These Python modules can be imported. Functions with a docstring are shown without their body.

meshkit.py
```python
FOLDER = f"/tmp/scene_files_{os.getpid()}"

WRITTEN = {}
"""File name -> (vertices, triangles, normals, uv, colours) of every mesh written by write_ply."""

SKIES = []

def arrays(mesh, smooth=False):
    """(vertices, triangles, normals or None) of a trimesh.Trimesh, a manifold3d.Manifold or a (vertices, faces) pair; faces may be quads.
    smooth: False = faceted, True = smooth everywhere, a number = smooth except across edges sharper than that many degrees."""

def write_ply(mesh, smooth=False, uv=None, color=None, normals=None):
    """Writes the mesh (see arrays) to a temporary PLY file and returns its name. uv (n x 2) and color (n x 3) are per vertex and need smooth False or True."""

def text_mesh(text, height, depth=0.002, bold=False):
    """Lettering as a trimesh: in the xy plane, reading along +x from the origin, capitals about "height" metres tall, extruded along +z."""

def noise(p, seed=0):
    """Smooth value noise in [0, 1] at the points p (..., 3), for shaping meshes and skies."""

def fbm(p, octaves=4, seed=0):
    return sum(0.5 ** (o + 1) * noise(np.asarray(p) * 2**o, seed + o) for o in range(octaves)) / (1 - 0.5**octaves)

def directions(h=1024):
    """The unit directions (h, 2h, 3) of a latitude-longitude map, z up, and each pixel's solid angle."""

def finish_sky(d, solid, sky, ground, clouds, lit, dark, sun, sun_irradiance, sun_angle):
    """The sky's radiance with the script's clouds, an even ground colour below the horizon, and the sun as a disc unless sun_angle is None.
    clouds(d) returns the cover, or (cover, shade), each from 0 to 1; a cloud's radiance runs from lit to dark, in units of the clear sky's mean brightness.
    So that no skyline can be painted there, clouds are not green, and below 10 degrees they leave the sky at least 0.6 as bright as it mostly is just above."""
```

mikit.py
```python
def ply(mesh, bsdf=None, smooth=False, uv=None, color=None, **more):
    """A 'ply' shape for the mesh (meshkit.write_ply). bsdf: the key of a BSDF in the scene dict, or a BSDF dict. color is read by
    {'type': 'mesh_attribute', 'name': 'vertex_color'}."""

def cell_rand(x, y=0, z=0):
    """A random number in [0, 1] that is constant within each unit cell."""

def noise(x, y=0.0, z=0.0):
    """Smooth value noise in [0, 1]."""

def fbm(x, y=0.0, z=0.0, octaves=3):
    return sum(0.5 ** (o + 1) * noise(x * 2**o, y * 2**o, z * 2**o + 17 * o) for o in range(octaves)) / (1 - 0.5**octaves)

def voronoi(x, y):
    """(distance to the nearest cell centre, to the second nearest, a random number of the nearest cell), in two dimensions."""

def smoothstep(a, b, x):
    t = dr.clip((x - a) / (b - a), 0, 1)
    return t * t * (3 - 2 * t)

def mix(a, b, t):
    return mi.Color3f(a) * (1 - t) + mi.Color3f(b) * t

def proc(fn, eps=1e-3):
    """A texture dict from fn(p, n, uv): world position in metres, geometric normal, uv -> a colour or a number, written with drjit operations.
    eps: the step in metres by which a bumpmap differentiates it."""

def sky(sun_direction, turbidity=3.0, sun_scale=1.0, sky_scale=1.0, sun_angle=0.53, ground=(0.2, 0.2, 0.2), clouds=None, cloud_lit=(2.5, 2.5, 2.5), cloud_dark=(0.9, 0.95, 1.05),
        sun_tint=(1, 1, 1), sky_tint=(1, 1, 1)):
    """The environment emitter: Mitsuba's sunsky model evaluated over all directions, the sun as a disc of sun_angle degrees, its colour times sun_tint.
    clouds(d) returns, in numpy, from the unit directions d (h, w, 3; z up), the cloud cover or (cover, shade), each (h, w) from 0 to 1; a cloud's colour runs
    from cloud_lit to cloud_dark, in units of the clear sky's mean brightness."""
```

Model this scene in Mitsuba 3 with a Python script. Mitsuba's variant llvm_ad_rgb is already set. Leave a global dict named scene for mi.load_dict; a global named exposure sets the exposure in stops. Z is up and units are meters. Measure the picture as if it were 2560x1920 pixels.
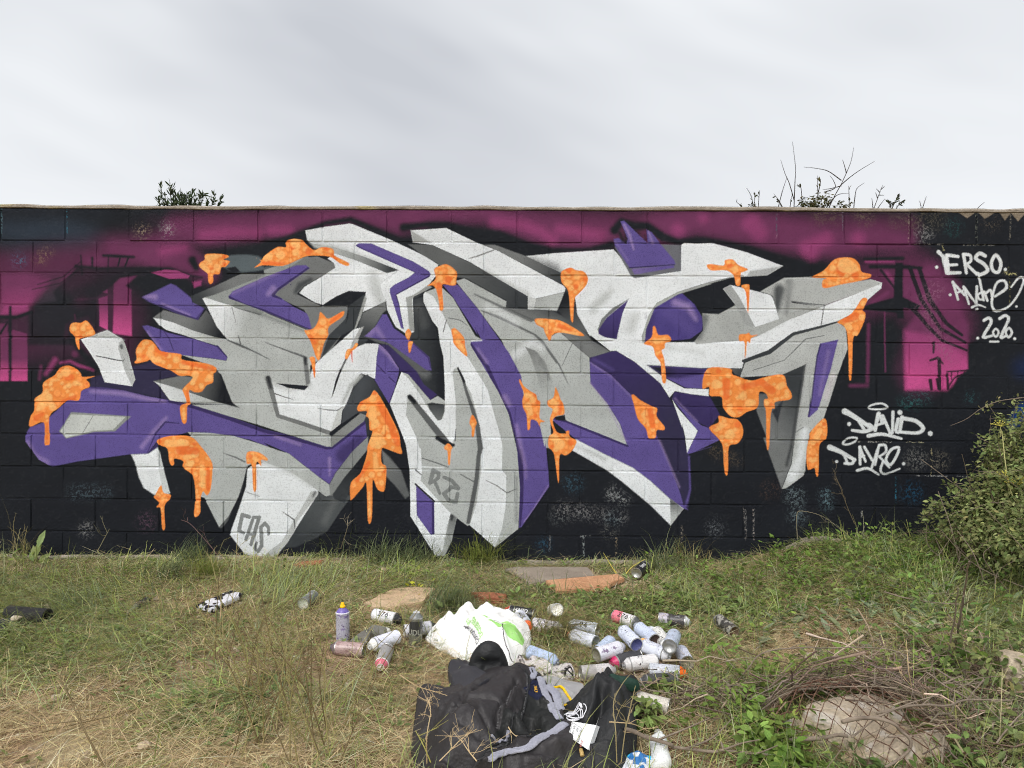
import math, random
import numpy as np, trimesh, shapely
import shapely.geometry as sg
import drjit as dr, mitsuba as mi
import mikit, meshkit
from mikit import noise, fbm, voronoi, cell_rand, smoothstep, mix, proc, ply

# ------------------------------------------------------------------ camera, sky, exposure
T = mi.ScalarTransform4f
scene, labels = {}, {}
EYE = np.array([3.234, -4.6745, 1.090])
YAW, PITCH, ROLL = -0.0126, 0.0006, 0.0073
_r = np.array([math.cos(YAW), -math.sin(YAW), 0.0])
_f = np.array([math.sin(YAW) * math.cos(PITCH), math.cos(YAW) * math.cos(PITCH), math.sin(PITCH)])
_u = np.cross(_r, _f)
UP = -_r * math.sin(ROLL) + _u * math.cos(ROLL)
scene['camera'] = {'type': 'perspective', 'fov': 67.93, 'fov_axis': 'x', 'near_clip': 0.05, 'far_clip': 5000.0,
                   'to_world': T().look_at(origin=EYE.tolist(), target=(EYE + _f).tolist(), up=UP.tolist())}


def _n3(x, y, z, seed):
    """Value noise in numpy for the clouds."""
    def h(i, j, k):
        n = (i * 374761393 + j * 668265263 + k * 2147483647 + seed * 1013) & 0x7fffffff
        n = ((n ^ (n >> 13)) * 1274126177) & 0x7fffffff
        return ((n ^ (n >> 16)) & 0xffff) / 65535.0
    i, j, k = (np.floor(v).astype(np.int64) for v in (x, y, z))
    u, v, w = x - i, y - j, z - k
    u, v, w = (t * t * (3 - 2 * t) for t in (u, v, w))
    def e(b, c):
        return h(i, j + b, k + c) * (1 - u) + h(i + 1, j + b, k + c) * u
    return (e(0, 0) * (1 - v) + e(1, 0) * v) * (1 - w) + (e(0, 1) * (1 - v) + e(1, 1) * v) * w


def cloud_deck(d):
    """A closed deck of stratus: one long grey bank running down to the right, thin bright cloud round it and towards the horizon."""
    x, y, z = d[..., 0], d[..., 1], np.maximum(d[..., 2], 0.02)
    px, py = x / (z + 0.16), y / (z + 0.16)
    a, b = px * 0.93 + py * 0.36, -px * 0.36 + py * 0.93
    n = sum(0.5 ** (o + 1) * _n3(a * 0.55 * 2 ** o + 3.1, b * 2 ** o + 7.7, px * 0 + o * 3.3, 5 + o) for o in range(5)) / 0.97
    shade = np.clip((n - 0.40) / 0.36, 0, 1)
    az, el = np.arctan2(x, y), np.arcsin(d[..., 2])
    u, v = (az + 0.16) * 0.90 - (el - 0.36) * 0.44, (az + 0.16) * 0.44 + (el - 0.36) * 0.90
    w = 0.45 * (n - 0.5)
    bank = np.exp(-(u / 0.42) ** 2 - ((v + w * 0.5) / 0.17) ** 2)
    low = np.clip((z - 0.08) / 0.34, 0, 1)
    thin = 0.6 * _n3(az * 4.5 + 2, el * 16 + az * 5, az * 0, 77) + 0.4 * _n3(az * 11 + 5, el * 40 + az * 14, az * 0, 78)
    return np.ones_like(x), np.clip(0.20 * low + 0.58 * bank + 0.50 * shade * low + 0.34 * (thin - 0.5) * (0.3 + low) + 0.02, 0, 1)


scene['sky'] = mikit.sky((-0.28, -0.64, 0.72), turbidity=3, sun_scale=0.3, sun_angle=34, clouds=cloud_deck,
                         cloud_lit=(1.56, 1.60, 1.64), cloud_dark=(0.96, 1.0, 1.08), sun_tint=(0.86, 1.0, 1.32), ground=(0.14, 0.13, 0.09))
exposure = 2.85
SRGB = lambda c: tuple(((v / 12.92) if v <= 0.04045 else ((v + 0.055) / 1.055) ** 2.4) for v in (x / 255.0 for x in c))

# ------------------------------------------------------------------ the mural: flat spray paint on the wall, as filled outlines and sprayed strokes
# One line per mark, in the order it was sprayed, in millimetres on the wall (x along it, z above its foot):
# first its kind (4 for a filled outline, else a stroke with a radius per point; plus 8 for a smooth outline, 1 to stay inside the last fill,
# 2 for flecks of old paint), soft edge, cover, red, green, blue and, for a sprayed blend, the second colour and its two ends; then the points.
MURAL = """
0,88.6,0.85,86,42,70 51,1729,171 542,1832,142 945,1963,103
0,88.6,0.7,70,37,60 170,1385,171 689,1475,199 721,1160,85
0,88.6,0.85,88,43,72 5222,1645,142 5587,1760,171 5813,1478,171 5675,1195,125
0,64,0.8,84,40,68 1088,2079,46 2580,2137,40 4852,2096,57 5584,2071,57
0,110.7,0.8,44,54,66 88,2070,143 477,2072,134
0,110.7,0.7,46,50,56 389,1517,194
0,147.6,0.5,26,28,34 294,296,171 1735,166,171 3733,271,171 5708,488,171
0,54.1,0.9,103,50,84 1060,2021,63 1290,2022,85 1606,2053,68 1864,2082,57 2179,2135,34 2466,2085,71 2580,2100,57
0,54.1,0.9,103,50,84 2523,2128,28 3008,2139,46 3322,2046,85 3578,2019,103 3777,2034,71
0,54.1,0.9,103,50,84 4060,2036,103 4286,2099,71 4570,2066,97 4852,2011,97 5135,1970,91 5416,2000,74 5585,1986,46
0,54.1,0.9,103,50,84 946,1892,74 1148,1850,85 1292,1765,51
0,54.1,0.9,103,50,84 701,1910,39 819,1887,47 984,1864,54
0,54.1,0.9,103,50,84 544,1839,31 638,1839,23
0,54.1,0.9,103,50,84 435,1690,39 537,1737,31
0,54.1,0.9,103,50,84 499,1588,31
0,39.4,0.75,140,62,108 1259,2001,31 1416,2016,31 1595,2016,31
0,39.4,0.75,140,62,108 1681,2030,27 1793,2031,27
0,39.4,0.75,140,62,108 3062,2090,27 3240,2069,31 3352,2029,27 3419,1981,27
0,39.4,0.75,140,62,108 3460,2043,27 3708,2013,35
0,39.4,0.75,140,62,108 4187,2046,35
0,39.4,0.75,140,62,108 4636,2086,55 4683,2032,47
0,39.4,0.75,140,62,108 4977,1941,47 5092,1995,39
0,39.4,0.75,140,62,108 5285,1996,39
0,39.4,0.75,140,62,108 5006,1906,39
0,39.4,0.75,140,62,108 1012,1897,27 1138,1920,22
0,39.4,0.75,140,62,108 4341,2116,23
0,61.5,0.85,27,30,35 -10,2127,57 399,2139,57 865,2064,67 962,2064,29
4,34.4,1,103,50,84,140,62,108,73,1687,74,1523 -7,1750 151,1758 301,1720 293,1689 192,1571 192,1524 98,1498 -5,1493
4,9.8,0.8,103,50,84 -20,1444 43,1445 44,1367 -20,1366
4,6.2,1,103,50,84,184,76,132,97,1228,98,1095 79,1406 166,1383 166,1319 169,1322 171,1090 -1,1088 -3,1368
0,9.8,1,27,30,35 58,1547,9 60,1312,11 61,1368,12 63,1087,9
0,9.8,1,27,30,35 -5,1484,14 98,1484,12 192,1516,12
0,7.4,1,27,30,35 -4,1382,8 43,1453,6
4,4.9,1,103,50,84,184,76,132,625,1558,626,1417 613,1603 668,1621 669,1408 616,1434
4,7.4,1,103,50,84,184,76,132,703,1597,705,1394 707,1660 814,1660 820,1373 701,1388
4,9.8,1,103,50,84 706,1699 741,1730 847,1748 781,1684 814,1653 707,1652
4,4.9,1,103,50,84 634,1644 667,1661 668,1635
0,14.8,0.8,103,50,84 248,1103,8 255,1182,6
0,19.7,0.9,140,62,108 287,1135,9 342,1221,14
0,12.3,0.95,140,62,108 373,1204,6 436,1213,7 492,1187,8 578,1162,7
0,19.7,0.9,103,50,84 467,1261,16
0,7.4,0.9,140,62,108 462,1502,4 468,1463,5
0,19.7,0.8,103,50,84 414,1377,9 437,1447,9 539,1479,9 595,1401,8
0,12.3,0.7,103,50,84 406,1361,6 413,1439,6
0,12.3,0.95,27,30,35 466,1803,11 623,1788,12 992,1794,8 923,1792,12 1058,1788,12 1175,1748,7 1252,1737,4
0,9.8,1,27,30,35 638,1870,8 725,1867,11 827,1862,8
0,4.9,1,27,30,35 741,1855,5 729,1808,5
0,4.9,1,27,30,35 792,1855,5 772,1801,5
0,7.4,1,27,30,35 568,1854,8 568,1800,5
4,5.4,1,140,62,108 936,1766 1022,1785 1098,1781 1175,1748 1166,1732 1049,1728
4,8.6,1,140,62,108 1193,1710 1252,1719 1247,1688 1203,1674
4,12.3,0.8,27,30,35 466,1795 655,1783 984,1792 859,1750 749,1734 706,1691 671,1666 601,1608 467,1596 365,1556 325,1642 419,1736
4,14.8,0.8,27,30,35 172,1555 373,1595 601,1601 614,1394 438,1314 174,1313
0,6.2,0.8,27,30,35 497,1870,5 505,1752,6
0,6.2,0.8,27,30,35 670,1870,4 666,1769,5
0,6.2,0.8,27,30,35 230,1688,3 387,1736,3 497,1831,3
0,6.2,0.8,27,30,35 199,1657,3 372,1697,3 505,1799,3
0,54.1,0.9,103,50,84 5732,1805,47 5840,1698,55 5902,1590,39
4,22.1,1,103,50,84,184,76,132,5673,1395,5675,1124 5559,1812 5732,1821 5825,1713 5918,1551 5957,1474 5959,1211 5829,1082 5583,1081 5569,1441 5672,1565 5556,1649
4,24.6,1,184,76,132,140,62,108,5675,1124,5674,1372 5573,1433 5750,1411 5951,1281 5966,1211 5829,1082 5583,1081
0,5.4,0.95,27,30,35 5601,1820,13 5672,1627,13 5788,1450,11 5942,1366,8
0,5.4,0.95,27,30,35 5659,1813,13 5726,1620,15 5826,1481,12 5919,1412,9
0,5.4,0.95,27,30,35 5626,1565,14 5711,1465,11 5796,1380,9 5950,1319,7
0,5.4,0.95,27,30,35 5782,1264,11 5788,1082,11
0,5.4,0.95,27,30,35 5728,1256,7 5774,1272,9 5805,1237,5
0,5.4,0.95,27,30,35 5750,1364,9 5747,1303,6
0,5.4,0.95,27,30,35 5729,1132,12 5737,1081,9
0,5.4,0.95,27,30,35 5771,1140,9 5779,1082,7
0,5.4,0.95,27,30,35 5832,1172,8 5838,1082,8
0,5.4,0.95,27,30,35 5832,1187,5 5959,1197,5
0,5.4,0.95,27,30,35 5859,1180,4 5859,1141,4
0,5.4,0.95,27,30,35 5897,1188,4 5898,1149,4
0,5.4,0.95,27,30,35 5936,1188,4 5936,1157,4
0,5.4,0.95,27,30,35 5844,1102,5 5875,1149,5 5921,1172,5
4,9.8,1,27,30,35 5958,1358 6057,1397 6059,1050 5868,1079 5890,1149 5959,1204
0,19.7,0.9,103,50,84 5455,1788,17 5502,1711,14
0,14.8,0.6,140,62,108 5463,1788,6 5494,1750,6
0,17.2,0.95,103,50,84 5372,1610,11 5464,1664,12
0,6.2,0.9,103,50,84 5449,1564,4 5456,1185,4
0,12.3,0.85,103,50,84 5354,1470,9 5348,1122,8
0,14.8,0.8,103,50,84 5245,1098,9 5345,1099,8
0,9.8,0.9,140,62,108 5332,1856,6 5501,1858,5
0,9.8,1,27,30,35 5324,1873,8 5555,1878,12
0,9.8,1,27,30,35 5363,1826,11 5555,1827,14 5670,1820,9
4,7.4,1,27,30,35 5513,1850 5559,1851 5560,1642 5672,1588 5649,1561 5561,1576 5567,1510 5527,1510 5503,1626
4,7.4,1,27,30,35 5311,1582 5503,1638 5564,1584 5561,1541 5326,1563
0,7.4,0.9,27,30,35 5425,1804,8 5518,1688,8
0,29.5,0.9,24,60,118 6298,953,40 6236,873,29
0,73.8,0.6,22,40,80 6297,1215,48
0,17.2,1,27,30,35 1637,1932,27 1771,1973,22 1892,2018,24 2017,2077,16 2173,2100,18 2424,1994,20 2532,1945,22
0,17.2,1,27,30,35 2500,2052,27 2638,2071,18 2777,2069,20 2929,2010,36 3085,1993,40 3241,1936,40 3419,1914,16 3647,1923,11 3778,1951,23
0,17.2,1,27,30,35 3801,2044,31 3839,2099,20 3917,2068,26 4002,2068,26 4095,1999,31 4188,1973,19 4326,1985,17 4343,1986,17 4451,1972,14 4621,1935,20 4837,1851,34 4953,1805,34 5068,1806,19
0,17.2,1,27,30,35 1192,1844,27 1215,1800,22
0,17.2,1,27,30,35 4730,1719,39 4876,1789,31
0,17.2,1,27,30,35 453,1339,19 522,1253,19 620,1157,24
4,9.8,1,46,43,68 563,1114 641,1130 837,1186 963,1222 1121,1129 964,1097 1059,977 748,1041 563,1043
4,3,1,214,219,221 502,1349 540,1364 666,1408 764,1351 778,1322 843,1106 824,1062 654,1085 610,1186 561,1263
4,3.7,1,170,174,174 735,1293 739,1331 764,1346 778,1322 843,1101 822,1066 775,1158
4,9.8,0.8,168,173,171 540,1364 666,1408 773,1346 676,1360 589,1359
0,6.2,0.8,54,58,61 754,1312,10 756,1298,8
0,3,1,86,89,90 599,1249,3 716,1225,4 765,1218,3 774,1231,2
4,4.4,1,90,78,138 493,1027 563,1055 650,1052 776,1035 933,998 1059,977 1190,950 1424,880 1649,801 1745,779 2036,698 2063,694 2263,856 2290,870 2290,767 2193,670 2092,541 2054,467 1983,513 1905,575 1803,652 1646,720 1673,695 1560,737 1425,763 1313,777 1173,781 986,728 920,642 822,642 488,594 328,560 245,603 162,714 161,757 187,802 274,834 415,964
1,3.9,1,54,45,88 1059,970,10 1199,940,12 1424,870,12 1649,793,12 1745,772,11 2036,692,12 2067,692,9 2272,852,10
1,7.4,0.9,54,45,88 563,1059,12 776,1041,11 933,1003,8
1,14.8,0.6,150,130,178 571,1028,11 768,1017,14 925,984,12 1028,969,8
1,14.8,0.6,150,130,178 888,687,12 966,789,11 1036,867,9
1,9.8,0.6,150,130,178 2053,623,11 2054,522,5
1,9.8,0.5,150,130,178 1713,758,9 1870,710,11
1,14.8,0.45,150,130,178 176,704,16 220,634,11 294,585,19
1,24.6,0.8,54,45,88 2138,647,47 2239,725,47
0,3.7,0.95,54,45,88 920,648,2 974,773,5 1032,842,5 1115,835,3
4,3.7,1,130,134,132 447,900 820,876 719,782 589,776 416,734 370,780
4,3.2,1,182,187,184 447,885 785,872 707,791 581,784 416,739 378,782
0,2.5,0.8,86,89,90 584,879,2 518,770,2
4,4.9,1,54,45,88 920,641 986,715 988,689 940,646
4,7.4,1,90,78,138 883,1614 1058,1698 1090,1687 1267,1545 1222,1467 987,1561 924,1586
1,14.8,0.7,150,130,178 897,1619,9 960,1615,16
1,9.8,0.55,150,130,178 1005,1575,6 1177,1504,7
1,4.9,0.95,54,45,88 987,1557,12 1222,1471,12 1280,1543,12
12,9.8,1,82,92,96 1394,1859 1453,1877 1552,1878 1619,1860 1642,1802 1830,1861 1638,1789 1494,1772 1390,1801
4,4.9,1,27,30,35 1404,1796 1462,1806 1492,1774 1445,1769
4,7.4,1,27,30,35 1499,1761 1552,1773 1669,1771 1638,1762
4,4.9,1,110,113,113,54,58,61,1418,1729,1262,1585 1180,1621 1328,1682 1498,1763 1678,1762 1445,1676 1329,1628 1261,1612 1285,1541 1194,1583
4,4.9,1,138,143,141 1261,1612 1329,1630 1445,1676 1642,1752 1638,1787 1906,1871 2041,1809 1640,1512 1446,1555 1307,1595
4,4.9,1,110,113,113 1728,1763 1817,1817 1888,1865 1969,1871 2068,1831 2079,1807 2059,1782 1997,1751 1890,1692 1841,1638 1994,1565 2159,1569 2164,1549 2120,1408 2116,1381 2001,1207 1892,1403 1927,1451 1891,1540 1729,1615 1639,1673
1,14.8,0.85,54,58,61 1836,1652,13 1863,1692,20 1925,1728,13
4,3.9,1,90,78,138 1419,1622 1445,1654 1638,1740 1839,1817 1898,1817 1920,1799 1729,1660 1706,1633 1742,1615 1828,1557 1904,1520 1918,1496 1939,1416 1910,1424 1640,1530 1423,1609
1,3.9,1,54,45,88 1414,1618,10 1509,1569,12 1640,1530,12 1928,1411,12
1,3.9,1,54,45,88 1925,1799,14 1729,1660,14 1702,1633,15 1747,1611,7
1,14.8,0.6,150,130,178 1666,1637,13 1697,1673,18
1,12.3,0.35,150,130,178 1446,1640,8 1728,1772,9
4,4.9,1,110,113,113,27,30,35,1150,1486,1366,1398 950,1485 1015,1535 1231,1473 1280,1536 1321,1487 1416,1354 1331,1362 1151,1406
4,3.9,1,214,219,221,168,173,171,1015,1441,1286,1371 954,1485 997,1480 1087,1454 1196,1410 1331,1370 1421,1354 1511,1311 1422,1239 1354,1316 1345,1318 1241,1347 1142,1381 1034,1412 988,1443
4,4.9,1,90,78,138 885,1434 916,1440 998,1414 1038,1396 1178,1363 1241,1346 1345,1313 1354,1319 1417,1247 1404,1224 1332,1236 1129,1257 1012,1269 926,1378
1,3.9,1,54,45,88 1034,1401,4 1196,1365,7 1349,1319,8 1417,1247,6
1,12.3,0.5,150,130,178 917,1396,9 999,1289,10
0,3.2,0.85,54,45,88 1016,1410,3 1052,1357,4 1080,1285,3
4,3.9,1,168,173,171 1134,1257 1332,1234 1406,1223 1417,1247 1358,1319 1421,1353 1416,1359 1640,1525 1928,1407 1955,1287 1992,1238 1929,1197 1930,1072 1692,1089 1734,892 2058,788 2063,699 2036,698 1744,787 1645,820 1424,883 1199,950 1451,953 1377,1140 1287,1202
4,3.9,1,214,219,221,168,173,171,1352,1488,1519,1435 1257,1608 1275,1612 1437,1564 1460,1551 1640,1499 1892,1406 1951,1282 1911,1251 1884,1255 1502,1320 1416,1358 1412,1357 1348,1434 1303,1523
0,17.2,0.8,118,123,121 1464,1573,12 1640,1507,12 1892,1411,9
0,5.4,0.85,54,58,61 1416,1350,4 1493,1320,8 1583,1280,4 1673,1236,2
0,3.7,1,86,89,90 1481,1378,2 1495,1331,4
0,3.7,0.9,86,89,90 1439,1555,2 1465,1461,1
0,4.9,0.95,86,89,90 1650,1338,2 1799,1284,5 1893,1251,7
4,4.9,1,110,113,113 1884,1246 1911,1249 1928,1090 1903,1072
0,9.8,0.95,27,30,35 1897,1242,10 1900,1206,7
4,4.4,1,205,210,211,168,173,171,1018,1043,1334,965 959,1094 1108,1057 1181,1027 1352,970 1451,953 1154,962 1059,977 991,1070
4,5.4,1,110,113,113,27,30,35,1153,1085,1378,1046 959,1094 1126,1128 1198,1121 1346,1175 1391,1095 1442,970 1494,932 1352,968 1180,1029
4,9.8,1,168,173,171,54,58,61,2085,1898,2421,1793 1905,1973 2076,1943 2264,1908 2488,1794 2399,1753 2220,1837 2139,1868 2076,1885 1951,1925
4,3.9,1,214,219,221 1859,1645 1890,1683 1997,1748 2079,1802 2070,1831 2032,1858 2076,1890 2139,1871 2220,1843 2399,1771 2471,1790 2382,1726 2355,1699 2373,1637 2396,1597 2253,1531 2270,1654 2163,1660 2087,1626 2003,1573 1953,1589
1,34.4,0.7,168,173,171 2310,1766,22 2333,1677,40 2356,1597,22
4,3.9,1,214,219,221 1892,2031 2017,2054 2169,2075 2191,2069 2420,1976 2627,1881 2715,1825 2700,1755 2657,1699 2560,1622 2570,1396 2554,1393 2514,1399 2455,1437 2401,1548 2396,1597 2373,1637 2355,1699 2382,1726 2473,1790 2255,1873 2076,1930 1924,1956 1905,1973
1,22.1,0.6,168,173,171 1923,1965,10 2076,1930,11 2309,1855,12 2421,1802,9
4,4.9,1,148,152,150 2657,1699 2568,1641 2516,1620 2528,1544 2540,1415 2572,1415 2555,1602 2560,1622 2677,1685
4,3.7,1,90,78,138 2203,1939 2223,1955 2299,1954 2559,1845 2658,1785 2669,1767 2661,1749 2458,1637 2474,1588 2505,1425 2487,1435 2445,1566 2418,1650 2419,1677 2444,1699 2533,1745 2571,1776 2233,1922
1,3.4,1,54,45,88 2665,1752,8 2460,1637,7 2481,1562,5 2507,1426,6
1,7.4,0.7,54,45,88 2203,1939,9 2237,1922,6 2571,1776,4
0,3.9,0.9,27,30,35 2396,1530,3 2410,1499,6 2451,1437,6 2514,1397,4
4,4.4,1,54,58,61 2164,1566 2264,1641 2253,1565 2205,1431 2116,1381 1992,1234 2000,1260 2044,1386 2155,1497
4,7.4,0,110,113,113 1996,1238 2027,1341 2044,1421 2156,1453 2164,1546 2125,1359
0,3.2,0.9,27,30,35 2052,1580,2 2159,1565,3 2160,1497,3 2147,1461,2
4,4.9,1,150,154,152 2262,1627 2277,1614 2236,1489 2201,1408 2169,1404 1992,1234 1974,1220 2201,1425
4,7.4,1,110,113,113,54,58,61,2311,1543,2268,1409 2392,1597 2253,1525 2218,1426 2192,1329 2219,1320 2268,1336 2374,1525 2396,1543
4,4.4,1,214,219,221 1992,1238 2201,1425 2236,1432 2206,1360 2170,1284 2219,1315 2268,1335 2326,1336 2354,1332 2340,1254 2333,1118 2306,1128 2243,1153 2199,1092 2164,967 2128,922 2120,842 2058,788 1739,890 1711,1004 1692,1097 1791,1058 1894,1045 1930,1081 1930,1144 1952,1198
1,29.5,0.8,168,173,171 1706,1089,22 1823,1054,18 1912,1072,18
4,4.9,1,160,163,162 2236,1432 2259,1441 2228,1373 2219,1324 2170,1284 2192,1355
4,3.7,1,186,190,188 2120,842 2128,922 2159,963 2101,922 2084,873 2058,788
0,4.9,1,86,89,90 2153,1244,6 2117,1167,6
0,3.4,1,27,30,35 2117,1172,5 2091,1100,7 2074,1038,4 2063,1002,1
0,3.9,1,86,89,90 1706,1024,4 1760,1006,3 1823,987,1
0,3.9,0.8,86,89,90 1980,934,2 2048,924,4 2097,922,4 2133,945,2
0,12.3,0.9,168,173,171 2132,971,9 2181,1074,13 2243,1137,11
0,3.9,1,110,113,113 1668,1115,17 1732,886,12 1869,844,13 2055,782,13
0,12.3,0.95,27,30,35 1668,1120,14 1684,1062,9
4,4.9,1,66,70,74,27,30,35,2226,985,2383,942 2127,840 2133,918 2181,1030 2243,1113 2283,1147 2324,1111 2423,962 2473,854 2523,694 2551,697 2556,549 2427,587 2372,695 2291,692 2272,852 2240,907
4,3.9,1,128,131,130 2062,769 2231,909 2278,892 2263,856 2063,694
0,4.9,1,27,30,35 2064,778,13 2231,905,7
4,3.7,1,90,78,138 2354,1332 2403,1299 2479,1181 2475,1148 2447,1041 2421,962 2328,1113 2332,1124 2340,1254
1,12.3,0.6,150,130,178 2358,1321,13 2412,1268,13 2470,1192,6
0,3.2,0.9,54,45,88 2343,1205,3 2395,1152,4
0,3.2,0.9,54,45,88 2417,1129,4 2458,1094,3
0,3.7,0.9,54,45,88 2445,1041,3 2421,965,6
4,4.9,1,54,58,61,27,30,35,2600,1300,2747,1301 2568,1630 2626,1642 2557,1607 2628,1629 2683,1478 2717,1385 2729,1346 2752,1257 2765,985 2718,1016 2673,989 2534,1144 2403,1321 2398,1348 2514,1389 2572,1411 2561,1589
1,24.6,0.8,27,30,35 2725,1212,18 2744,1034,27
1,29.5,0.7,110,113,113 2587,1184,27 2645,1144,18
1,24.6,0.5,86,89,90 2598,1567,27 2630,1456,27
4,7.4,1,86,89,90 2259,1383 2340,1343 2411,1326 2582,1175 2632,1149 2677,1149 2578,1255 2447,1366 2313,1405
4,4.9,1,90,78,138 2264,1380 2330,1441 2374,1517 2399,1517 2442,1433 2536,1367 2626,1287 2664,1254 2678,1174 2645,1176 2416,1338 2313,1372
1,17.2,0.5,150,130,178 2290,1383,13 2330,1432,18 2380,1370,9
1,4.4,0.9,54,45,88 2536,1367,6 2662,1256,9 2676,1194,7
4,5.4,1,54,45,88 2362,1332 2411,1328 2587,1166 2633,1086 2713,1025 2673,989 2534,1144 2480,1166 2484,1181 2425,1268
4,3.7,1,168,173,171 2637,1656 2699,1679 2744,1679 2807,1622 2947,1387 2983,1369 2920,1347 3024,1187 3092,1045 3155,912 3206,700 3215,671 3230,454 3220,202 3078,88 2921,223 2906,219 2843,265 2836,249 2810,125 2764,35 2713,29 2556,274 2550,549 2537,666 2523,720 2423,965 2493,1161 2534,1148 2673,989 2718,1016 2765,985 2762,1079 2752,1257 2729,1346 2717,1435 2683,1478 2626,1598 2626,1643
4,4.4,1,96,100,100,54,58,61,2714,878,2722,967 2653,966 2682,975 2763,963 2759,914 2741,869 2719,863 2669,931
4,3.7,1,214,219,221 2637,1656 2686,1630 2745,1523 2799,1412 2818,1346 2890,1271 2962,1160 3025,1058 3061,925 3107,770 3121,699 3119,748 3117,562 3144,531 3142,345 3120,205 3078,88 2921,223 2963,359 2989,553 2984,700 2987,698 2982,791 2959,911 2923,1035 2877,1115 2841,1190 2819,1186 2808,1159 2829,990 2831,776 2807,705 2715,766 2535,1017 2521,1010 2493,1161 2534,1126 2602,1033 2669,926 2719,863 2745,869 2764,923 2762,1079 2752,1257 2729,1346 2717,1435 2683,1478 2626,1598 2626,1643
4,3.4,1,214,219,221 2493,1161 2538,1077 2534,1014 2522,898 2585,765 2608,695 2615,697 2625,542 2616,495 2742,357 2804,295 2782,217 2756,35 2713,29 2556,274 2550,549 2523,720 2423,965
0,4.9,1,86,89,90 2841,1186,4 2873,1124,7 2891,1057,9 2937,924,12 2964,835,14 2983,698,16 2974,654,13 2962,514,13 2943,397,14 2912,242,12
0,4.4,1,27,30,35 2841,1191,4 2880,1106,8
0,4.9,1,86,89,90 2548,1006,15 2670,855,19 2760,744,22 2805,705,11
0,7.4,1,27,30,35 2544,1010,13 2575,979,12
0,6.2,1,27,30,35 2715,757,12 2778,722,15 2818,714,9
0,3.2,0.8,27,30,35 2831,812,2 2827,741,4
0,3.2,0.9,86,89,90 2768,1483,3 2750,1412,3
0,3.4,0.8,86,89,90 2781,1497,3 2852,1484,3 2897,1453,2
4,3.4,1,90,78,138 2589,466 2699,364 2703,170 2685,157 2595,278 2591,371
0,3.7,1,27,30,35 2585,472,5 2701,368,6
0,3.9,1,54,45,88 2694,356,7 2697,170,8
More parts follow.
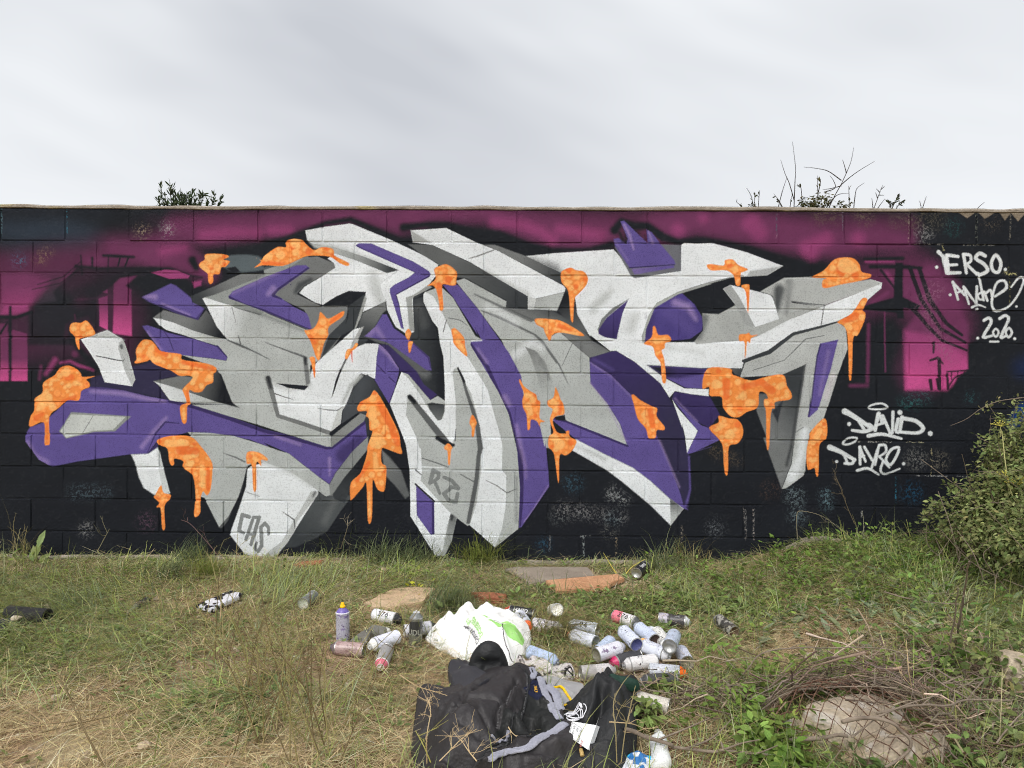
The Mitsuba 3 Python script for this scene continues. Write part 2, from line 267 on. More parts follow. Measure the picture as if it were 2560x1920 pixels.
4,4.9,1,110,113,113,168,173,171,2813,249,2783,78 2803,294 2840,271 2832,226 2810,125 2768,31 2746,31 2782,186
0,7.4,0.8,27,30,35 2812,276,11 2810,257,8
0,3.2,0.85,86,89,90 2625,631,3 2685,613,4 2787,578,3
0,3.2,0.85,86,89,90 2861,536,3 2951,487,4
0,3.2,0.85,86,89,90 3020,499,2 3083,469,3 3149,423,4 3199,445,3
0,3.2,0.85,86,89,90 2585,559,5 2624,527,3
0,3.7,0.8,214,219,221 2624,577,5 2756,573,5
0,14.8,0.5,86,89,90 3206,516,8 3208,245,9
4,4.9,1,92,95,95,54,58,61,2752,1857,3199,1615 2528,1950 2680,1946 2908,1840 3198,1677 3273,1629 3266,1557 3132,1561 3132,1610 2886,1742 2797,1751 2707,1835 2618,1883
4,5.4,1,110,113,113,54,58,61,3197,1877,3465,1705 2992,1948 3063,1948 3259,1878 3415,1880 3525,1756 3525,1648 3494,1663 3487,1701 3081,1912
4,7.4,1,27,30,35,86,89,90,3510,1601,3597,1431 3498,1663 3572,1632 3580,1524 3659,1391 3534,1469 3449,1546
4,3.7,1,214,219,221 2545,2035 2764,2050 2943,1965 3081,1912 3487,1699 3500,1683 3494,1661 3319,1619 3306,1552 3270,1552 3270,1633 3198,1675 2908,1843 2680,1945 2559,1962
4,7.4,1,160,164,162 2545,2035 2671,1959 2560,1962
1,19.7,0.7,168,173,171 2997,1783,13 3265,1642,18
4,4.4,1,150,154,153,168,173,171,3332,1638,3422,1558 3319,1619 3493,1660 3472,1603 3448,1544 3306,1552
4,4.4,1,186,190,189 3271,1633 3319,1619 3306,1552 3270,1552
0,3.9,0.9,110,113,113 2903,1863,2 2957,1878,5 3059,1917,4
4,3.9,1,168,173,171 2824,1724 2877,1741 3137,1601 3133,1560 3316,1478 3423,1390 3423,1395 3465,1416 3547,1345 3650,1258 3658,1100 3762,977 3840,853 3886,718 3508,868 3438,872 3413,861 3421,701 3379,701 3112,1357 2954,1564
4,6.2,1,110,113,113,54,58,61,3418,1439,3464,1539 3133,1560 3448,1544 3433,1539 3550,1477 3635,1400 3659,1367 3779,1296 3675,1259 3650,1258 3547,1345 3465,1416 3422,1439 3315,1482
0,7.4,0.9,86,89,90 2940,1645,4 3133,1554,10 3289,1486,12
0,4.9,0.9,86,89,90 2986,1542,4 3088,1505,9 3312,1398,6 3356,1359,8 3451,1226,8 3420,1276,5 3467,1207,5 3518,1099,2
0,29.5,0.7,214,219,221 3192,1269,22 3290,1343,22 3352,1319,18
0,29.5,0.5,214,219,221 3021,1565,18 3200,1477,22
4,4.9,1,122,125,124,168,173,171,3312,1283,3394,1039 3254,1323 3326,1294 3380,1225 3420,1119 3430,1039 3395,972 3393,899 3359,1038 3327,1149 3290,1260
0,17.2,0.5,110,113,113 3353,1243,12 3403,1128,9
0,3.2,0.8,86,89,90 3543,1343,3 3482,1207,2
4,3.7,1,90,78,138 2744,1701 2824,1704 2842,1697 2954,1564 3080,1388 3157,1282 3231,1144 3243,1060 3248,958 3275,913 3347,847 3377,709 3385,727 3401,572 3408,464 3240,214 3224,210 3230,454 3212,671 3201,753 3157,912 3092,1045 2918,1331 2920,1351 2985,1365 2946,1436 2960,1395 2807,1626
1,4.4,1,54,45,88 2918,1333,11 3024,1194,11 3087,1050,13 3153,912,16 3206,700,18 3225,671,19 3237,516,14 3239,377,11 3232,222,5
1,12.3,0.5,150,130,178 2961,1311,6 3019,1227,10
1,17.2,0.6,150,130,178 3132,1014,15 3159,966,13
1,14.8,0.5,150,130,178 3205,837,12 3232,708,12 3260,594,9 3265,517,6
1,4.9,0.6,150,130,178 3402,471,3 3316,331,3 3255,245,3
0,4.9,0.7,214,219,221 2985,1361,5 2925,1356,4
4,3.9,1,90,78,138 3651,1238 3784,1153 3916,1024 4065,824 4073,769 4128,646 4198,468 4242,361 4261,328 4226,339 4145,400 4028,504 3920,584 3734,672 3570,756 3438,862 3422,881 3438,893 3508,870 3886,718 3840,853 3762,977 3658,1100
4,4.9,1,54,45,88,46,43,68,3884,1210,4195,903 3650,1257 3779,1296 3816,1302 3930,1233 4086,1103 4180,949 4227,825 4243,710 4262,678 4269,562 4276,454 4261,330 4230,360 4198,484 4124,661 4067,777 3916,1024 3784,1153 3652,1235
1,14.8,0.5,90,78,138 3675,1247,11 3792,1186,8
0,9.8,0.5,150,130,178 4081,754,6 4128,646,6 4206,468,5
0,7.4,0.8,90,78,138 4263,655,5 4272,454,5 4245,353,8
0,7.4,0.45,150,130,178 3658,1100,5 3762,969,5 3880,745,4
0,9.8,0.4,150,130,178 3660,1224,5 3784,1143,4 3901,1024,3
0,3.4,1,54,45,88 3438,883,8 3508,865,6 3702,789,8 3888,717,6
4,3.9,1,27,30,35 3438,893 3500,905 3509,869 3446,875
4,5.9,1,214,219,221 3570,756 3734,672 3920,584 4028,504 4145,398 4232,336 4154,234 4029,357 3851,502 3757,571 3548,689
4,4.4,1,100,103,104,168,173,171,4184,368,4177,283 4149,400 4232,334 4155,238
1,14.8,0.5,168,173,171 3578,718,16 3749,635,11
4,3.9,1,214,219,221 3259,1880 3415,1897 3794,1924 3888,1812 3919,1751 4206,1795 4207,1953 4226,1966 4297,1962 4397,1966 4606,1911 4831,1828 4734,1769 4507,1755 4376,1725 4299,1701 4190,1665 4059,1595 4013,1519 3991,1449 3969,1393 3976,1354 3821,1372 3779,1300 3659,1394 3651,1391 3573,1524 3564,1601 3525,1756
1,34.4,0.85,86,89,90 3286,1860,13 3431,1802,31 3509,1694,31
1,29.5,0.8,168,173,171 3673,1563,26 3742,1633,26 3780,1665,16
1,29.5,0.55,168,173,171 3898,1433,26 3928,1511,23
1,14.8,0.8,214,219,221 3584,1524,11 3611,1617,11 3726,1711,11
4,7.4,0.8,150,154,153 4630,1796 4760,1816 4829,1827 4734,1769 4607,1763
4,3.9,1,214,219,221 3659,1394 3821,1376 3976,1354 4308,1358 4399,1374 4456,1363 4563,1370 4671,1394 4855,1496 5077,1582 5275,1660 5363,1749 5433,1728 5429,1695 5349,1625 5288,1555 5165,1491 4896,1413 4750,1296 4596,1242 4584,1198 4372,1200 4303,1196 4401,1194 4155,1208 4008,1214 4116,1134 4233,1073 4381,1070 4381,1026 4271,1038 4175,1057 4142,1017 4086,1103 3930,1233 3814,1302 3779,1300
1,29.5,0.5,168,173,171 4115,1327,11 4347,1298,12
4,4.9,1,27,30,35 4190,1662 4394,1728 4376,1725 4507,1755 4734,1769 4831,1826 4838,1758 4692,1668 4754,1649 4639,1572 4539,1585 4439,1530 4339,1535 4300,1562 4337,1532
4,4.4,1,160,164,162 4339,1535 4439,1530 4539,1585 4640,1494 4809,1503 4869,1604 5069,1580 4855,1492 4671,1392 4563,1369 4302,1345 4292,1361 4346,1429
1,22.1,0.85,86,89,90 4347,1500,31 4317,1392,20
4,3.9,1,72,62,122 4213,1659 4159,1636 4044,1573 4006,1488 3991,1393 3985,1356 4138,1362 4269,1379 4338,1429 4342,1467 4337,1513 4291,1590
1,22.1,0.75,150,130,178 4175,1597,22 4252,1575,20 4299,1497,9
1,34.4,0.6,90,78,138 4114,1543,31 4191,1512,47 4269,1429,31
1,24.6,0.8,54,45,88 4021,1511,23 4007,1396,23
4,3.9,1,150,154,152 4394,1730 4190,1665 4059,1597 4009,1519 3971,1393 3973,1356 3988,1356 3995,1434 4048,1566 4190,1650 4394,1715 4376,1715 4507,1752 4376,1726
4,4.9,1,110,113,114 3697,1428 3720,1494 3789,1564 3891,1623 3820,1560 3751,1502 3707,1409
4,3.9,1,68,58,112,54,45,88,3789,1541,3775,1379 3885,1615 3851,1533 3820,1392 3817,1372 3744,1383 3704,1404 3706,1432 3751,1502
4,4.4,1,168,172,170 4692,1671 4838,1756 5014,1763 5099,1759 4978,1761 5286,1737 5363,1749 5434,1726 5275,1659 5085,1590 5069,1577 4885,1612 4862,1523 4809,1507 4777,1626 4762,1649
1,22.1,0.9,54,58,61 4807,1681,34 4793,1572,23
1,22.1,0.7,110,113,113 4869,1727,23 4855,1542,16
4,3.7,1,214,219,221 4465,1686 4511,1710 4669,1672 4755,1649 4771,1626 4810,1503 4655,1450 4531,1602
4,3.9,1,150,154,153 4465,1686 4511,1710 4562,1641 4664,1452 4609,1459 4531,1602
0,19.7,0.6,168,173,171 4839,1503,16 4671,1409,11
0,3.4,0.9,86,89,90 4885,1612,3 4992,1597,4 5083,1590,3 5064,1458,3
4,3.7,1,90,78,138,90,78,138,4039,1211,4348,1120 4008,1212 4155,1205 4398,1192 4359,1167 4341,1072 4240,1078 4116,1140
4,14.8,1,54,45,88,27,30,35,4193,1181,4077,1188 4008,1212 4155,1205 4398,1192 4332,1159 4194,1135 4116,1140
0,7.4,0.7,150,130,178 4359,1167,6 4344,1112,4
4,3.7,1,90,78,138 4156,1014 4334,850 4396,827 4382,833 4452,760 4306,689 4404,719 4262,672 4251,678 4319,817 4312,815
4,4.4,1,54,45,88 4171,1053 4271,1038 4387,1024 4389,1022 4451,915 4390,833 4305,852 4389,831 4311,869 4160,1017
0,9.8,0.4,150,130,178 4175,1011,5 4311,873,5
4,3.4,1,214,219,221 4160,1003 4195,949 4315,815 4296,771 4252,678 4239,778 4220,855 4220,833
4,4.9,1,100,102,108 3799,1940 3848,1959 4103,1957 4205,1953 4206,1795 3927,1748 3896,1766
4,4.9,1,90,78,138 3802,1944 3792,1988 3825,1994 3871,1955 3879,1990 3834,2095 3856,2100 3967,1995 4002,1964 3993,2047 4025,2031 4080,1959 4165,1860 4172,1836 3892,1811
1,9.8,0.75,150,130,178 3856,2075,6 3890,2014,9 3916,1925,5
1,9.8,0.65,150,130,178 4006,2034,5 4033,1964,8
1,9.8,0.35,150,130,178 3801,1974,4 3880,1859,5
0,3.4,1,54,45,88 3889,1811,4 4165,1832,4
4,4.4,1,112,98,150,90,78,138,3950,1789,4081,1813 3903,1805 4162,1828 4166,1814 3923,1769
0,9.8,0.8,27,30,35 3848,1975,8 3832,2021,11
0,7.4,0.6,27,30,35 3983,2014,5 3987,1983,6
4,4.9,1,54,58,61,110,113,113,4920,1042,4706,847 4826,1165 4971,1224 4921,872 4888,615 4830,467 4791,574 4718,773 4737,778 4674,940 4689,1044 4735,1044
4,7.4,1,44,48,54 4767,936 4835,1006 4805,870
0,12.3,0.8,27,30,35 4950,1119,8 4898,764,8 4861,609,8
4,3.9,1,86,89,90,54,58,61,4534,1194,4573,1163 4515,1201 4584,1197 4604,1233 4580,1146 4542,1163
4,3.9,1,170,174,172 4603,1233 4764,1302 4795,1321 4902,1414 5162,1488 5216,1452 5227,1322 5172,1175 5119,1005 5083,896 4998,811 4976,616 4974,568 4962,544 4859,467 4833,463 4892,616 4921,872 4974,1227 4826,1161 4573,1144
1,24.6,0.8,214,219,221 4967,818,19 4945,656,23 4894,535,32
1,19.7,0.5,196,186,192 5141,1159,16 5096,1028,17
0,7.4,0.5,110,113,113 4972,1224,6 4943,1027,8 4899,733,6
4,3.9,1,90,78,138 5059,1354 5171,1380 5156,1329 5126,1198 5088,1082 5049,950 4997,902 4988,907 5012,1027 5042,1290
0,3.7,0.85,54,45,88 5063,1350,5 5041,1274,5 5010,1019,5 4993,907,5
0,14.8,0.4,150,130,178 5110,1306,8 5058,1043,8
0,3,0.9,86,89,90 5086,1404,2 4971,1381,3 4902,1311,3 4841,1250,2 4649,1187,2
0,3.9,1,54,58,61 4592,1244,9 4750,1300,14 4896,1412,10 5073,1459,7 5165,1487,4
0,3.4,0.7,86,89,90 4914,810,3 4959,841,3
4,3.9,1,168,173,171 1190,761 1173,781 1313,777 1456,759 1613,714 1745,668 1803,652 1983,513 2054,463 2064,397 2031,391 1984,424 1614,605 1548,577 1536,526 1490,385 1429,260 1374,196 1279,376 1255,383 1223,523 1143,679
4,6.2,1,86,89,90 1536,534 1506,401 1429,260 1373,194 1406,186 1459,323 1521,433
4,4.9,1,27,30,35 1540,569 1553,557 1538,433 1483,284 1439,155 1382,183 1437,245 1506,401
4,6.2,1,72,76,78,54,58,61,2001,272,1885,115 1988,416 2031,389 2070,405 2195,398 2125,304 2041,175 1978,136 1846,76 1768,75 1807,130 1861,232
1,22.1,0.35,110,113,113 2086,366,20 2024,233,23
4,4.4,1,126,130,129 2054,463 2092,537 2193,669 2290,763 2291,692 2282,675 2147,507 2074,397 2058,397
4,6.2,1,54,58,61,27,30,35,2132,429,2240,570 2074,405 2147,511 2282,671 2295,617 2210,507 2179,429 2148,351 2086,374
4,7.4,1,110,113,113,86,89,90,2411,626,2506,432 2376,680 2427,641 2498,549 2549,402 2522,382 2459,463 2397,525
0,9.8,0.8,27,30,35 2395,672,6 2466,611,17 2505,557,5
4,4.4,1,214,219,221 1544,556 1567,573 1676,605 1647,600 1804,543 1937,460 1980,426 1984,408 1838,177 1780,91 1675,8 1604,-12 1587,13 1532,32 1439,151 1487,292 1538,448
1,22.1,0.7,168,173,171 1647,604,11 1804,543,12 1937,458,8
4,4.4,1,176,180,179 1986,418 1980,400 1854,232 1840,177 1799,107 1729,20 1659,0 1628,4 1760,110 1829,232 1941,423
0,7.4,0.8,86,89,90 1965,416,9 1953,392,7
0,3.4,0.9,86,89,90 1766,293,2 1837,243,5 1840,193,3
0,3,0.8,86,89,90 1529,417,2 1623,385,2
0,3.9,0.85,86,89,90 1394,653,2 1473,627,5 1528,600,5
4,6.2,1,214,219,221 822,639 928,644 986,684 996,654 1057,424 1064,403 1020,380 965,392 902,433 870,497 846,589
4,4.9,1,190,195,195 979,668 993,654 1057,421 1064,403 1024,386 995,537
0,3.2,1,120,124,123 2694,558,13 2675,480,13
0,3.2,1,120,124,123 2694,554,12 2729,541,12 2725,512,11 2698,488,11 2679,484,11
0,3.2,1,120,124,123 2706,485,10 2722,450,11 2735,415,9
0,3.2,1,120,124,123 2760,516,10 2807,496,12 2850,451,12
0,3.2,1,120,124,123 2846,447,11 2803,457,11 2792,439,10
0,3.2,1,120,124,123 2796,443,11 2761,415,12 2792,371,13 2835,364,13 2845,416,11
0,3.2,1,126,130,130 1558,260,12 1515,273,12 1496,175,12 1523,161,10
0,3.2,1,126,130,130 1620,258,10 1585,258,10 1539,121,11
0,3.2,1,126,130,130 1620,258,12 1571,90,11
0,3.2,1,126,130,130 1555,154,7 1586,149,7
0,3.2,1,126,130,130 1678,154,9 1679,196,10 1656,222,11 1631,196,11 1635,138,12 1637,83,12 1614,48,11 1593,67,10 1606,102,8
28,3.9,1,226,136,66 413,1187 366,1167 342,1128 272,1080 268,1018 218,978 214,908 191,869 187,806 274,834 279,705 295,693 314,713 309,869 368,925 422,972 493,972 508,1031 556,1055 555,1082 539,1102 590,1123 516,1117 500,1144 460,1175
1,7.4,0.7,218,98,44 226,861,19 266,885,11
1,7.4,0.7,218,98,44 445,1113,19 413,1105,11
1,7.4,0.7,218,98,44 462,988,16 391,964,11
1,7.4,0.7,218,98,44 294,822,5 294,713,6
1,7.4,0.7,218,98,44 540,1074,9
1,6.9,0.6,240,188,118 409,1148,29
1,6.9,0.6,240,188,118 311,1065,9 327,1096,9 366,1100,8
1,6.9,0.6,240,188,118 406,1050,11 429,1070,9 445,1067,8
1,6.9,0.6,240,188,118 422,1027,11
1,6.9,0.6,240,188,118 477,1082,11 504,1070,9
1,6.9,0.6,240,188,118 281,979,47
1,6.9,0.6,240,188,118 257,935,26
1,6.9,0.6,240,188,118 328,928,23
1,6.9,0.6,240,188,118 323,1041,12
28,3.9,1,226,136,66 437,1439 460,1454 500,1452 539,1465 587,1401 579,1374 501,1358 493,1338 495,1293 487,1289 473,1324 461,1369 433,1400
1,7.4,0.7,218,98,44 500,1366,11
1,6.9,0.6,240,188,118 461,1416,16
1,6.9,0.6,240,188,118 508,1416,11 531,1448,8
1,6.9,0.6,240,188,118 563,1393,14
28,3.9,1,226,136,66 885,1347 935,1347 967,1320 1003,1280 1125,1263 1138,1228 1287,1206 1346,1180 1341,1153 1328,1140 1326,1090 1288,1072 1257,1032 1216,1027 1178,1039 1188,960 1168,937 1164,843 1137,843 1123,937 1163,964 1145,1022 1140,1049 1198,1112 1175,1130 1117,1129 1063,1160 963,1200 936,1226 913,1217 851,1203 837,1212 850,1230 845,1288
1,7.4,0.7,218,98,44 980,1289,18 1035,1258,15
1,7.4,0.7,218,98,44 1143,1210,13 1323,1175,12
1,7.4,0.7,218,98,44 895,1248,11
1,7.4,0.7,218,98,44 1167,1031,7 1174,964,6
1,6.9,0.6,240,188,118 895,1324,13
1,6.9,0.6,240,188,118 868,1284,18
1,6.9,0.6,240,188,118 927,1267,18 963,1222,15
1,6.9,0.6,240,188,118 940,1293,20
1,6.9,0.6,240,188,118 1017,1213,13
1,6.9,0.6,240,188,118 1098,1227,22
1,6.9,0.6,240,188,118 1166,1179,15
1,6.9,0.6,240,188,118 1108,1160,13 1153,1152,11
1,6.9,0.6,240,188,118 1216,1139,22 1198,1085,15
1,6.9,0.6,240,188,118 1306,1117,22
1,6.9,0.6,240,188,118 1257,1059,13
1,6.9,0.6,240,188,118 855,1226,9
1,6.9,0.6,240,188,118 1145,924,7 1150,861,6
28,3.9,1,226,136,66 1273,1881 1345,1885 1408,1877 1417,1863 1386,1850 1426,1837 1399,1805 1372,1801 1359,1760 1323,1756 1324,1715 1306,1697 1292,1715 1287,1760 1260,1782 1233,1809 1242,1831 1269,1849
1,7.4,0.7,218,98,44 1390,1868,11
1,7.4,0.7,218,98,44 1390,1823,13
1,7.4,0.7,218,98,44 1305,1791,7 1345,1801,5
1,6.9,0.6,240,188,118 1291,1858,22 1345,1868,13
1,6.9,0.6,240,188,118 1256,1809,18 1283,1782,18
1,6.9,0.6,240,188,118 1345,1801,22
1,6.9,0.6,240,188,118 1305,1827,13
28,3.9,1,226,136,66 1588,1860 1619,1847 1646,1878 1718,1928 1771,1928 1771,1959 1807,1977 1870,1973 1897,1947 1946,1911 1995,1929 2058,1921 2072,1898 2076,1876 2162,1832 2153,1814 2104,1832 2041,1871 1915,1875 1853,1853 1754,1812 1638,1816 1579,1800 1619,1838
1,7.4,0.7,218,98,44 1816,1928,18
1,7.4,0.7,218,98,44 1915,1902,22
1,7.4,0.7,218,98,44 1638,1829,11 1754,1825,11
1,7.4,0.7,218,98,44 2018,1925,11 2085,1854,9
1,6.9,0.6,240,188,118 1829,1955,31
1,6.9,0.6,240,188,118 1740,1879,27
1,6.9,0.6,240,188,118 1834,1897,22
1,6.9,0.6,240,188,118 1637,1869,18 1682,1879,13
1,6.9,0.6,240,188,118 1978,1907,18
1,6.9,0.6,240,188,118 2049,1903,12
28,3.9,1,226,136,66 1994,1527 2012,1510 2043,1488 2124,1533 2137,1528 2124,1497 2044,1439 2040,1386 2022,1354 2009,1318 1991,1251 1987,1234 1974,1233 1960,1260 1928,1349 1892,1411 1910,1416 1950,1429 1976,1474 1985,1523
1,7.4,0.7,218,98,44 2115,1515,11 2057,1470,13
1,7.4,0.7,218,98,44 1928,1376,13 1955,1340,13
1,6.9,0.6,240,188,118 1999,1407,22
1,6.9,0.6,240,188,118 1963,1411,13
1,6.9,0.6,240,188,118 1982,1318,6 1978,1251,5
1,6.9,0.6,240,188,118 2013,1345,11
28,3.9,1,226,136,66 1924,1246 1951,1251 1960,1224 1959,1131 1952,1131 1938,1206
1,7.4,0.7,218,98,44 1954,1180,6 1955,1135,4
28,3.9,1,226,136,66 2210,1338 2224,1329 2206,1302 2188,1288 2157,1239 2144,1252 2157,1297 2188,1306
1,6.9,0.6,240,188,118 2157,1261,6
1,6.9,0.6,240,188,118 2210,1324,6
0,3.7,0.9,214,84,60 2184,1284,5 2189,1222,2
28,3.9,1,226,136,66 2320,1044 2338,1040 2378,982 2473,800 2492,702 2501,673 2489,657 2403,688 2376,688 2372,625 2380,594 2404,571 2397,447 2382,423 2350,439 2327,493 2319,469 2317,260 2293,244 2282,469 2257,446 2195,375 2183,383 2186,476 2241,531 2264,586 2286,664 2286,700 2317,790 2299,808 2294,874 2276,888 2280,919 2231,918 2222,941 2244,977 2298,1008
1,7.4,0.7,218,98,44 2329,1031,13
1,7.4,0.7,218,98,44 2360,964,18 2428,831,22 2474,720,18
1,7.4,0.7,218,98,44 2249,968,13
1,7.4,0.7,218,98,44 2295,601,12 2225,492,12
1,7.4,0.7,218,98,44 2392,548,9
1,6.9,0.6,240,188,118 2316,995,22
1,6.9,0.6,240,188,118 2262,941,18
1,6.9,0.6,240,188,118 2316,933,22 2316,888,27
1,6.9,0.6,240,188,118 2335,843,27
1,6.9,0.6,240,188,118 2397,817,18
1,6.9,0.6,240,188,118 2344,737,49
1,6.9,0.6,240,188,118 2416,764,13
1,6.9,0.6,240,188,118 2333,656,12 2342,563,16
1,6.9,0.6,240,188,118 2434,673,9
1,6.9,0.6,240,188,118 2300,415,6 2305,275,6
1,6.9,0.6,240,188,118 2210,461,8
1,6.9,0.6,240,188,118 2374,478,16
28,3.9,1,226,136,66 2518,1413 2536,1428 2552,1406 2545,1380 2536,1358 2518,1380
1,7.4,0.7,218,98,44 2538,1410,7
1,6.9,0.6,240,188,118 2525,1393,7
28,3.9,1,226,136,66 2534,1346 2563,1349 2559,1331 2548,1286 2537,1286
1,6.9,0.6,240,188,118 2556,1342,6
28,3.9,1,226,136,66 2725,1817 2770,1827 2828,1782 2828,1733 2824,1702 2797,1696 2748,1705 2740,1679 2749,1554 2727,1545 2722,1590 2704,1670 2681,1697 2650,1694 2699,1737 2690,1795
1,7.4,0.7,218,98,44 2779,1733,22
1,7.4,0.7,218,98,44 2722,1697,18 2726,1634,11
1,7.4,0.7,218,98,44 2736,1590,7
1,6.9,0.6,240,188,118 2797,1777,22
1,6.9,0.6,240,188,118 2726,1741,18
1,6.9,0.6,240,188,118 2806,1715,13
28,3.9,1,226,136,66 2808,1431 2826,1431 2876,1378 2885,1324 2899,1271 2885,1266 2818,1333 2809,1368 2799,1422
1,7.4,0.7,218,98,44 2871,1346,11
1,6.9,0.6,240,188,118 2826,1409,11
1,6.9,0.6,240,188,118 2854,1329,13 2876,1289,6
28,3.9,1,226,136,66 2932,902 2960,857 2951,826 2942,768 2929,773 2929,821 2915,853
1,7.4,0.7,218,98,44 2937,879,9
1,6.9,0.6,240,188,118 2933,835,8
28,3.9,1,226,136,66 2763,706 2786,724 2811,699 2802,676 2796,598 2785,598 2781,675 2763,687
1,7.4,0.7,218,98,44 2790,707,9
28,3.9,1,226,136,66 3225,1122 3247,1082 3287,1051 3323,1029 3332,998 3350,981 3346,887 3378,865 3351,856 3347,834 3329,865 3293,873 3289,824 3280,811 3271,820 3266,900 3244,949 3239,993 3248,1038 3220,1104
1,7.4,0.7,218,98,44 3314,1025,12
1,7.4,0.7,218,98,44 3332,980,13
1,7.4,0.7,218,98,44 3320,896,13
1,6.9,0.6,240,188,118 3270,1024,18
1,6.9,0.6,240,188,118 3301,993,18
1,6.9,0.6,240,188,118 3275,958,22 3293,913,13
1,6.9,0.6,240,188,118 3280,860,6
28,3.9,1,226,136,66 3443,1075 3461,1039 3475,999 3493,968 3497,911 3449,897 3427,866 3454,799 3507,791 3508,804 3528,808 3532,773 3571,750 3571,727 3548,687 3509,656 3471,656 3468,508 3460,504 3440,648 3424,686 3401,710 3405,772 3432,799 3409,874 3426,937 3399,959 3395,990 3430,1012 3439,1061
1,7.4,0.7,218,98,44 3466,928,18 3475,977,9
1,7.4,0.7,218,98,44 3436,826,9
1,7.4,0.7,218,98,44 3540,734,19
1,7.4,0.7,218,98,44 3424,709,11
1,6.9,0.6,240,188,118 3430,981,22
1,6.9,0.6,240,188,118 3444,937,18
1,6.9,0.6,240,188,118 3432,768,22
1,6.9,0.6,240,188,118 3470,725,34
1,6.9,0.6,240,188,118 3447,756,23
1,6.9,0.6,240,188,118 3454,617,6
1,6.9,0.6,240,188,118 3427,883,8
28,3.9,1,226,136,66 3320,1496 3422,1492 3488,1477 3604,1408 3601,1390 3496,1409 3442,1408 3419,1393 3423,1412 3405,1359 3378,1403 3365,1439 3356,1442 3320,1464
1,7.4,0.7,218,98,44 3465,1454,16 3527,1423,12
1,7.4,0.7,218,98,44 3405,1412,11
1,6.9,0.6,240,188,118 3347,1473,18
1,6.9,0.6,240,188,118 3413,1483,12
1,6.9,0.6,240,188,118 3488,1416,11 3574,1401,8
1,6.9,0.6,240,188,118 3387,1412,9
28,3.9,1,226,136,66 3470,1771 3486,1795 3532,1810 3563,1795 3609,1788 3637,1749 3626,1702 3579,1648 3556,1617 3548,1485 3540,1477 3531,1508 3517,1663 3478,1717
1,7.4,0.7,218,98,44 3516,1795,19
1,7.4,0.7,218,98,44 3564,1694,16
1,7.4,0.7,218,98,44 3621,1741,14
1,6.9,0.6,240,188,118 3509,1717,22
1,6.9,0.6,240,188,118 3571,1756,20
1,6.9,0.6,240,188,118 3595,1695,14
1,6.9,0.6,240,188,118 3537,1586,6
28,3.9,1,226,136,66 4037,1449 4052,1449 4072,1401 4130,1401 4150,1366 4115,1351 4111,1320 4092,1304 4108,1250 4120,1119 4101,1107 4092,1149 4085,1227 4054,1273 4038,1327 3991,1341 3988,1354 4030,1389
1,7.4,0.7,218,98,44 4015,1350,9
1,7.4,0.7,218,98,44 4085,1265,12
1,6.9,0.6,240,188,118 4061,1358,16 4107,1374,11
1,6.9,0.6,240,188,118 4065,1288,9
1,6.9,0.6,240,188,118 4101,1165,6
28,3.9,1,226,136,66 4364,1829 4391,1837 4468,1829 4475,1860 4521,1866 4560,1830 4616,1807 4584,1788 4572,1780 4569,1712 4544,1710 4530,1764 4483,1799 4391,1798
1,7.4,0.7,218,98,44 4399,1817,9
1,7.4,0.7,218,98,44 4506,1826,16
1,6.9,0.6,240,188,118 4498,1849,11
1,6.9,0.6,240,188,118 4537,1803,19
1,6.9,0.6,240,188,118 4553,1733,6
28,3.9,1,226,136,66 4584,1710 4619,1714 4627,1687 4621,1552 4614,1556 4604,1664 4577,1699
1,7.4,0.7,218,98,44 4611,1664,6 4617,1579,3
28,3.9,1,226,136,66 4567,1405 4609,1411 4625,1418 4640,1402 4680,1406 4640,1385 4633,1355 4614,1361 4606,1279 4600,1271 4598,1361 4567,1366
28,3.9,1,226,136,66 4372,1196 4511,1197 4526,1163 4573,1144 4642,1125 4734,1149 4834,1161 4858,1095 4885,1049 4878,1011 4789,995 4786,956 4763,933 4753,724 4737,724 4732,932 4720,971 4720,1009 4743,1017 4727,1048 4689,1052 4682,963 4613,931 4567,900 4513,907 4470,961 4458,1023 4389,1030 4384,1084 4342,1076
1,7.4,0.7,218,98,44 4442,1181,17
1,7.4,0.7,218,98,44 4488,1116,23 4489,1023,19
1,7.4,0.7,218,98,44 4596,1086,19 4704,1117,19 4766,1064,23
1,7.4,0.7,218,98,44 4574,947,17
1,7.4,0.7,218,98,44 4766,979,11
1,6.9,0.6,240,188,118 4427,1100,29
1,6.9,0.6,240,188,118 4558,1116,19
1,6.9,0.6,240,188,118 4627,1125,11
1,6.9,0.6,240,188,118 4558,1016,11 4597,1047,14
1,6.9,0.6,240,188,118 4628,986,26
1,6.9,0.6,240,188,118 4505,938,14 4536,915,11
1,6.9,0.6,240,188,118 4812,1087,19 4835,1103,16
1,6.9,0.6,240,188,118 4858,1034,17
1,6.9,0.6,240,188,118 4789,1010,11
1,6.9,0.6,240,188,118 4732,994,12
1,6.9,0.6,240,188,118 4744,886,5
28,3.9,1,226,136,66 4444,907 4505,892 4559,885 4590,839 4591,784 4560,738 4508,720 4503,612 4500,549 4486,549 4476,612 4464,737 4390,821 4398,845 4444,868
1,7.4,0.7,218,98,44 4559,854,20
1,7.4,0.7,218,98,44 4421,837,9
1,7.4,0.7,218,98,44 4488,668,6
1,6.9,0.6,240,188,118 4452,830,11 4490,853,6
1,6.9,0.6,240,188,118 4514,792,31
1,6.9,0.6,240,188,118 4544,823,11
28,3.9,1,226,136,66 5082,896 5105,850 5098,773 5060,734 5057,617 5053,549 5041,544 5029,592 4989,584 4981,695 4998,780 5002,811
1,7.4,0.7,218,98,44 5086,858,11
1,7.4,0.7,218,98,44 5045,734,9
1,6.9,0.6,240,188,118 5059,819,19 5037,780,16
1,6.9,0.6,240,188,118 4999,687,11
1,6.9,0.6,240,188,118 5021,632,11
